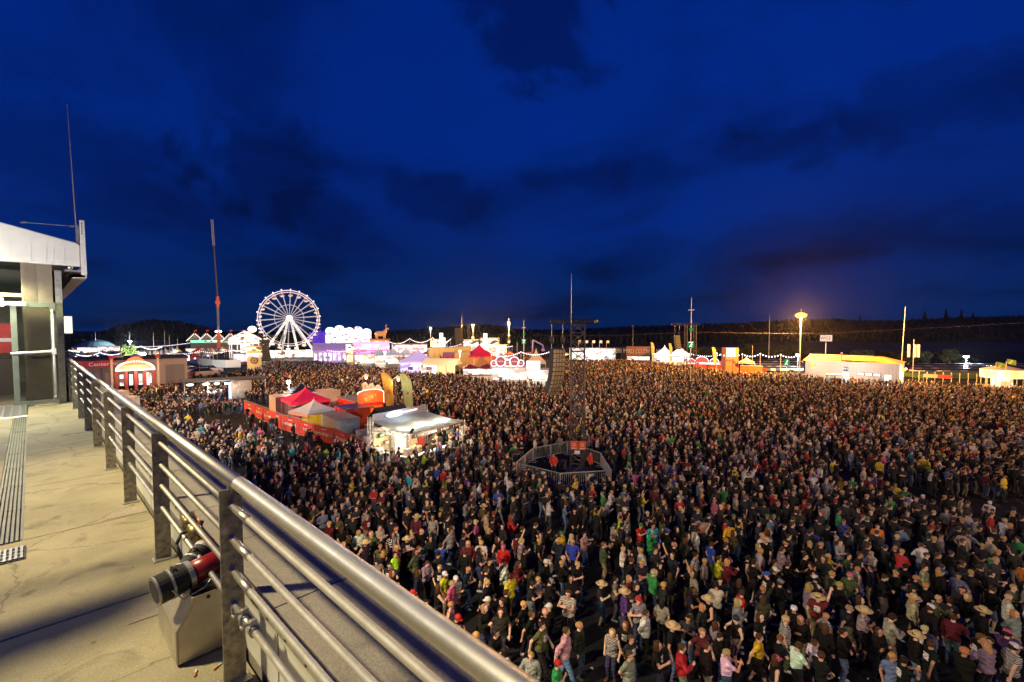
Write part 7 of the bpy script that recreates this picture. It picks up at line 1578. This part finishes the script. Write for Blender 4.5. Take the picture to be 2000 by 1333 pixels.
def fill(Y0, Y1, dens):
    for Y in np.arange(Y0, Y1, 1 / math.sqrt(dens)):
        x0 = max(-1.05 * Y, -80); x1 = 1.2 * Y + 1.5
        for X in np.arange(x0, x1, 1 / math.sqrt(dens)):
            x = X + r.uniform(-.42, .42) / math.sqrt(dens); y = Y + r.uniform(-.42, .42) / math.sqrt(dens)
            px, py = proj((x, y, 1.6))
            if not (60 < px < 2050 and py < 1390): continue
            if py > rail_y(px) + 40 or px < 215: continue
            if y > interp(FARL, px): continue
            k = mnoise.noise(Vector((x * .16, y * .16, 3.3))) + .4 * mnoise.noise(Vector((x * .5, y * .5, 1.1)))
            thr = -.42 if y < 34 else (-.52 if y < 60 else -.7)
            if k < thr: continue
            if px < 620 and y < 95 and px < 480 and k < -.1: continue           # looser on the left
            bx, by = proj((x, y, 0))
            if abs(bx - (1150 + (by - 1100) * .02)) < 20 and 1150 < by: continue           # bare strip of asphalt
            if inpoly(x, y, APRON) and r.random() < .86: continue
            if any(inpoly(x, y, b) for b in BLOCK): continue
            spots.append((x, y))
fill(12.6, 30, 1.5); fill(30, 46, 1.35); fill(46, 75, 1.15); fill(75, 148, .7)
spots.sort(key=lambda p: p[0] ** 2 + p[1] ** 2 * 1.0)
near, rest = [], []
for s in spots:
    px, py = proj((s[0], s[1], 1.6))
    vis = 0 < px < 2000 and py < 1325 and py < rail_y(px) - 14
    if vis and len(near) < 292: near.append(s)
    elif s[1] > 14 or vis: rest.append(s)

def heading(x, y):
    u = r.random()
    if u < .62: return -math.pi / 2 - .35 + r.gauss(0, .5)      # looking right and a little towards us
    return r.uniform(-math.pi, math.pi)
used = set()
def place_of(x, y):
    px, py = proj((x, y, 1.0))
    if px < 560: return 'beside the railing'
    if px < 760 and py < 1010: return 'before the banner fence'
    if px < 1000 and py < 960: return 'at the bar counter'
    if 980 < px < 1220 and py < 990: return 'by the fenced tower'
    if px < 900: return 'beyond the railing'
    col = 'left of centre' if px < 1150 else ('at centre' if px < 1400 else ('right of centre' if px < 1700 else 'at far right'))
    row = 'front edge' if py > 1200 else ('front crowd' if py > 1060 else 'middle crowd')
    return f'{row} {col}'
def person(x, y, rz, pv, top, garment, legs, bottom, hair, hat, skin, z=0.0, label=None, group='people in the near crowd', extra=None):
    V = VAR[pv]; t = obj('person', V['body'], None, (x, y, z), rz); t.color = (*skin, 1)
    sc = r.uniform(.93, 1.06); t.scale = (sc * r.uniform(.94, 1.1), sc * r.uniform(.95, 1.1), sc)
    tag(t, label, 'person', group)
    o = obj({'tee': 'shirt', 'hoodie': 'hoodie', 'vest': 'vest_top'}[garment], V['kit'][garment], t); o.color = (*top, 1)
    if garment != 'hoodie' and extra in (0, 1): o.material_slots[0].link = 'OBJECT'; o.material_slots[0].material = STRIPES[extra]
    elif garment == 'tee' and sum(top) < .3 and r.random() < .5:
        for kk_ in (['chest_print'] if r.random() < .5 else ['chest_print', 'back_print']): obj(kk_, V['kit'][kk_], t)
    o = obj(bottom, V['kit'][bottom], t); o.color = (*legs, 1)
    o = obj('shoes', V['kit']['shoes'], t); o.color = r.choice([(.02, .02, .02, 1), (.4, .4, .4, 1), (.1, .05, .03, 1)])
    if hat:
        o = obj(hat[0].replace(' ', '_'), HATS[hat[0]], t); o.matrix_local = V['head']; o.color = (*hat[1], 1)
    if hair[1] == 'long': o = obj('long_hair', LONG, t); o.matrix_local = V['head']; o.color = (*hair[0], 1)
    elif not hat or hat[0] != 'beanie': o = obj('hair', V['kit']['hair'], t); o.color = (*hair[0], 1)
    return t
for (x, y) in near:
    for tries in range(60):
        pv = r.choices(range(10), [3, 3, 3, 2.5, 1.6, .5, 1.6, 1.5, .8, 1.2])[0]
        tn, tc_, _ = wpick(r, TOPS); ga = r.choices(['tee', 'hoodie', 'vest'], [5, 4, .7])[0]; ln_, lc, _ = wpick(r, LEGS); bo = r.choices(['trousers', 'shorts'], [3.2, 1])[0]
        hn, hc, _ = wpick(r, HAIRS); lg = r.random() < .3; hat = None
        if r.random() < .17: hk = r.choices(['cap', 'straw hat', 'beanie'], [5, 2, 1.2])[0]; hcn = r.choice(HATC); hat = (hk, (.5, .38, .18) if hk == 'straw hat' else hcn[1], '' if hk == 'straw hat' else hcn[0])
        top_word = {'tee': 'shirt', 'hoodie': 'hoodie', 'vest': 'sleeveless top'}[ga]
        head = f'{hat[2]} {hat[0]}'.strip() if hat else f'{"long " if lg else ""}{hn} hair'
        lab = f'person in {tn} {top_word}, {ln_} {bo}, {head}, {place_of(x, y)}'
        if lab not in used: break
    stp = r.choices([None, 0, 1], [8, 1, .6])[0] if ga != 'hoodie' else None
    if stp is not None: lab = lab.replace(f'{tn} {top_word}', f'{tn} {["striped", "patterned"][stp]} {top_word}')
    used.add(lab); j = lambda c, a=.25: tuple(max(.004, q * r.uniform(1 - a, 1 + a)) for q in c)
    person(x, y, heading(x, y), pv, j(tc_), ga, j(lc), bo, (j(hc), 'long' if lg else 'short'), hat, j(r.choice(SKINS), .08), label=lab, extra=stp)
# stewards in the tower ring and bar staff
TBx = TB
for (dx, dy, nm) in ((-1.9, -1.1, 'steward in red safety vest standing left of the tower foot'), (.9, -.6, 'steward in red jacket behind the warning signs at the tower foot')):
    person(TBx.x + dx, TBx.y + dy, -2.6 + dx * .3, 3, (.55, .05, .04), 'hoodie', (.02, .02, .02), 'trousers', ((.03, .02, .015), 'short'), None, SKINS[0], label=nm, group='stewards in the tower ring')
for k, (x, y, nm) in enumerate(((1.4, .6, 'left'), (3.2, .5, 'second'), (4.4, 1.4, 'third'), (5.6, .7, 'right'))):
    q = inbar(x, y, 0.02); person(q[0], q[1], rot + math.pi, (2, 4, 0, 8)[k], [(.6, .55, .45), (.05, .04, .04), (.6, .55, .45), (.3, .2, .1)][k], 'tee', (.02, .02, .02), 'trousers', ((.1, .06, .03), 'short'), None, SKINS[k % 4], label=f'{nm} bartender serving behind the lit bar counter', group='bar staff')

# ---- the mass of the crowd
def crowd(name, pts, lod, label):
    Vs, Ts, Cs = [], [], []; off = 0; SW = {}
    for (x, y) in pts:
        V = VAR[r.choices(range(10), [3, 3, 3, 2.5, 1.6, .5, 1.0, 1.5, .8, 1.2])[0]]; v, T, slot, farm = V['lods'][lod]; a = heading(x, y); s = r.uniform(.93, 1.06); c, sn = math.cos(a) * s, math.sin(a) * s
        w = np.empty_like(v); w[:, 0] = v[:, 0] * c - v[:, 1] * sn + x; w[:, 1] = v[:, 0] * sn + v[:, 1] * c + y; w[:, 2] = v[:, 2] * s
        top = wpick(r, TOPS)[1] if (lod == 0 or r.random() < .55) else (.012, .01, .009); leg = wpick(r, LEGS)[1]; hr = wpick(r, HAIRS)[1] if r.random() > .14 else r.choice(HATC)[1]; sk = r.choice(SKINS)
        pal = np.array([sk, top, leg, hr, (.03, .03, .03)]) * r.uniform(.85, 1.15); cl = pal[slot]
        if r.random() < .45: cl[farm] = pal[1]
        Vs.append(w); Ts.append(T + off); Cs.append(cl); off += len(v)
    V_ = np.concatenate(Vs); T_ = np.concatenate(Ts); C_ = np.concatenate(Cs)
    me = bpy.data.meshes.new(name); me.vertices.add(len(V_)); me.vertices.foreach_set('co', V_.ravel()); me.loops.add(len(T_) * 3); me.loops.foreach_set('vertex_index', T_.ravel().astype(np.int32))
    me.polygons.add(len(T_)); me.polygons.foreach_set('loop_start', np.arange(0, len(T_) * 3, 3, dtype=np.int32)); me.polygons.foreach_set('use_smooth', np.ones(len(T_), bool))
    at_ = me.attributes.new('wear', 'FLOAT_COLOR', 'FACE'); c4 = np.ones((len(T_), 4), np.float32); c4[:, :3] = C_; at_.data.foreach_set('color', c4.ravel())
    me.update(calc_edges=True); me.materials.append(CROWDM); o = obj(name, me); tag(o, label, 'crowd', kind='stuff'); print('CROWD', name, len(pts), len(T_)); return o
CROWDM = bpy.data.materials.new('crowd_clothes'); CROWDM.use_nodes = True; _n = CROWDM.node_tree.nodes; _l = CROWDM.node_tree.links; _a = _n.new('ShaderNodeAttribute'); _a.attribute_name = 'wear'; _l.new(_a.outputs['Color'], _n['Principled BSDF'].inputs['Base Color']); _n['Principled BSDF'].inputs['Roughness'].default_value = .8
mid = [s for s in rest if s[1] <= 46]; far = [s for s in rest if s[1] > 46]
crowd('crowd_middle', mid, 0, 'dense crowd around the fenced tower and the bar')
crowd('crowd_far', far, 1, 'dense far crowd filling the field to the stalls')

# litter on the asphalt
mb = MB(); rl_ = random.Random(3)
for k in range(900):
    Y = rl_.uniform(13, 60); X = rl_.uniform(-.7 * Y, 1.1 * Y); a = rl_.uniform(0, 6); s = rl_.uniform(.03, .09); q = Vector((math.cos(a), math.sin(a), 0)) * s; u = Vector((-math.sin(a), math.cos(a), 0)) * s * rl_.uniform(.4, 1)
    c = Vector((X, Y, .02)); h = Vector((0, 0, rl_.uniform(0, .06))); mb.add([c - q, c + u + h, c + q, c - u + h], [(0, 1, 2, 3)])
tag(mb.build('litter', pm('paper_litter', (.5, .48, .44), .8)), 'scattered cups and paper scraps on the asphalt', 'litter', kind='stuff')

# ---- unseen floodlight masts that light the field; the far-left bank is added
for i, (loc, tgt, pw, col, sp, nm) in enumerate((((60, -45, 20), (16, 34, 0), 105000, (1, .7, .44), 47, 'floodlight bank on the mast behind the balcony'), ((110, -30, 22), (44, 48, 0), 120000, (1, .58, .27), 56, 'stage floodlight bank right of the balcony'),
    ((-32, 4, 19), (-20, 50, 0), 120000, (1, .86, .7), 84, 'floodlight bank at the left end of the terrace roof'), ((165, 25, 20), (80, 78, 0), 900000, (1, .47, .13), 75, 'stage floodlight bank far right beyond the field'), ((-90, 50, 30), (30, 100, 0), 720000, (1, .54, .19), 70, 'added unseen floodlight bank far left, lighting the far crowd'))):
    t = thing('field_floodlight', nm, 'floodlight', (loc[0], loc[1], 0)); mb = MB(); mb.bar((0, 0, 0), (0, 0, loc[2] - .2), .18, 8); mb.build('mast', GALV, t)
    mb = MB(); mb.box(-.8, .8, -.45, -.05, loc[2] - .3, loc[2] + .5); mb.build('lamp_bank', DARK, t)
    light('field_light', 'SPOT', (0, .1, loc[2]), pw, col, .5, None, sp, .7, t).rotation_euler = (Vector(tgt) - Vector(loc)).to_track_quat('-Z', 'Y').to_euler()

HAZE = 2.5e-5
# ---- the night air: thin haze that glows round the lamps
hz_ = MB().box(-4100, 4100, -390, 4100, -1, 80).build('haze', None)
hm_ = bpy.data.materials.new('haze_air'); hm_.use_nodes = True; _n = hm_.node_tree.nodes; _n.clear(); _o = _n.new('ShaderNodeOutputMaterial'); _v = _n.new('ShaderNodeVolumePrincipled')
_v.inputs['Color'].default_value = (.95, .95, .97, 1); _v.inputs['Density'].default_value = HAZE; _v.inputs['Anisotropy'].default_value = .86
hm_.node_tree.links.new(_v.outputs[0], _o.inputs['Volume']); hz_.data.materials.clear(); hz_.data.materials.append(hm_); tag(hz_, kind='stuff')
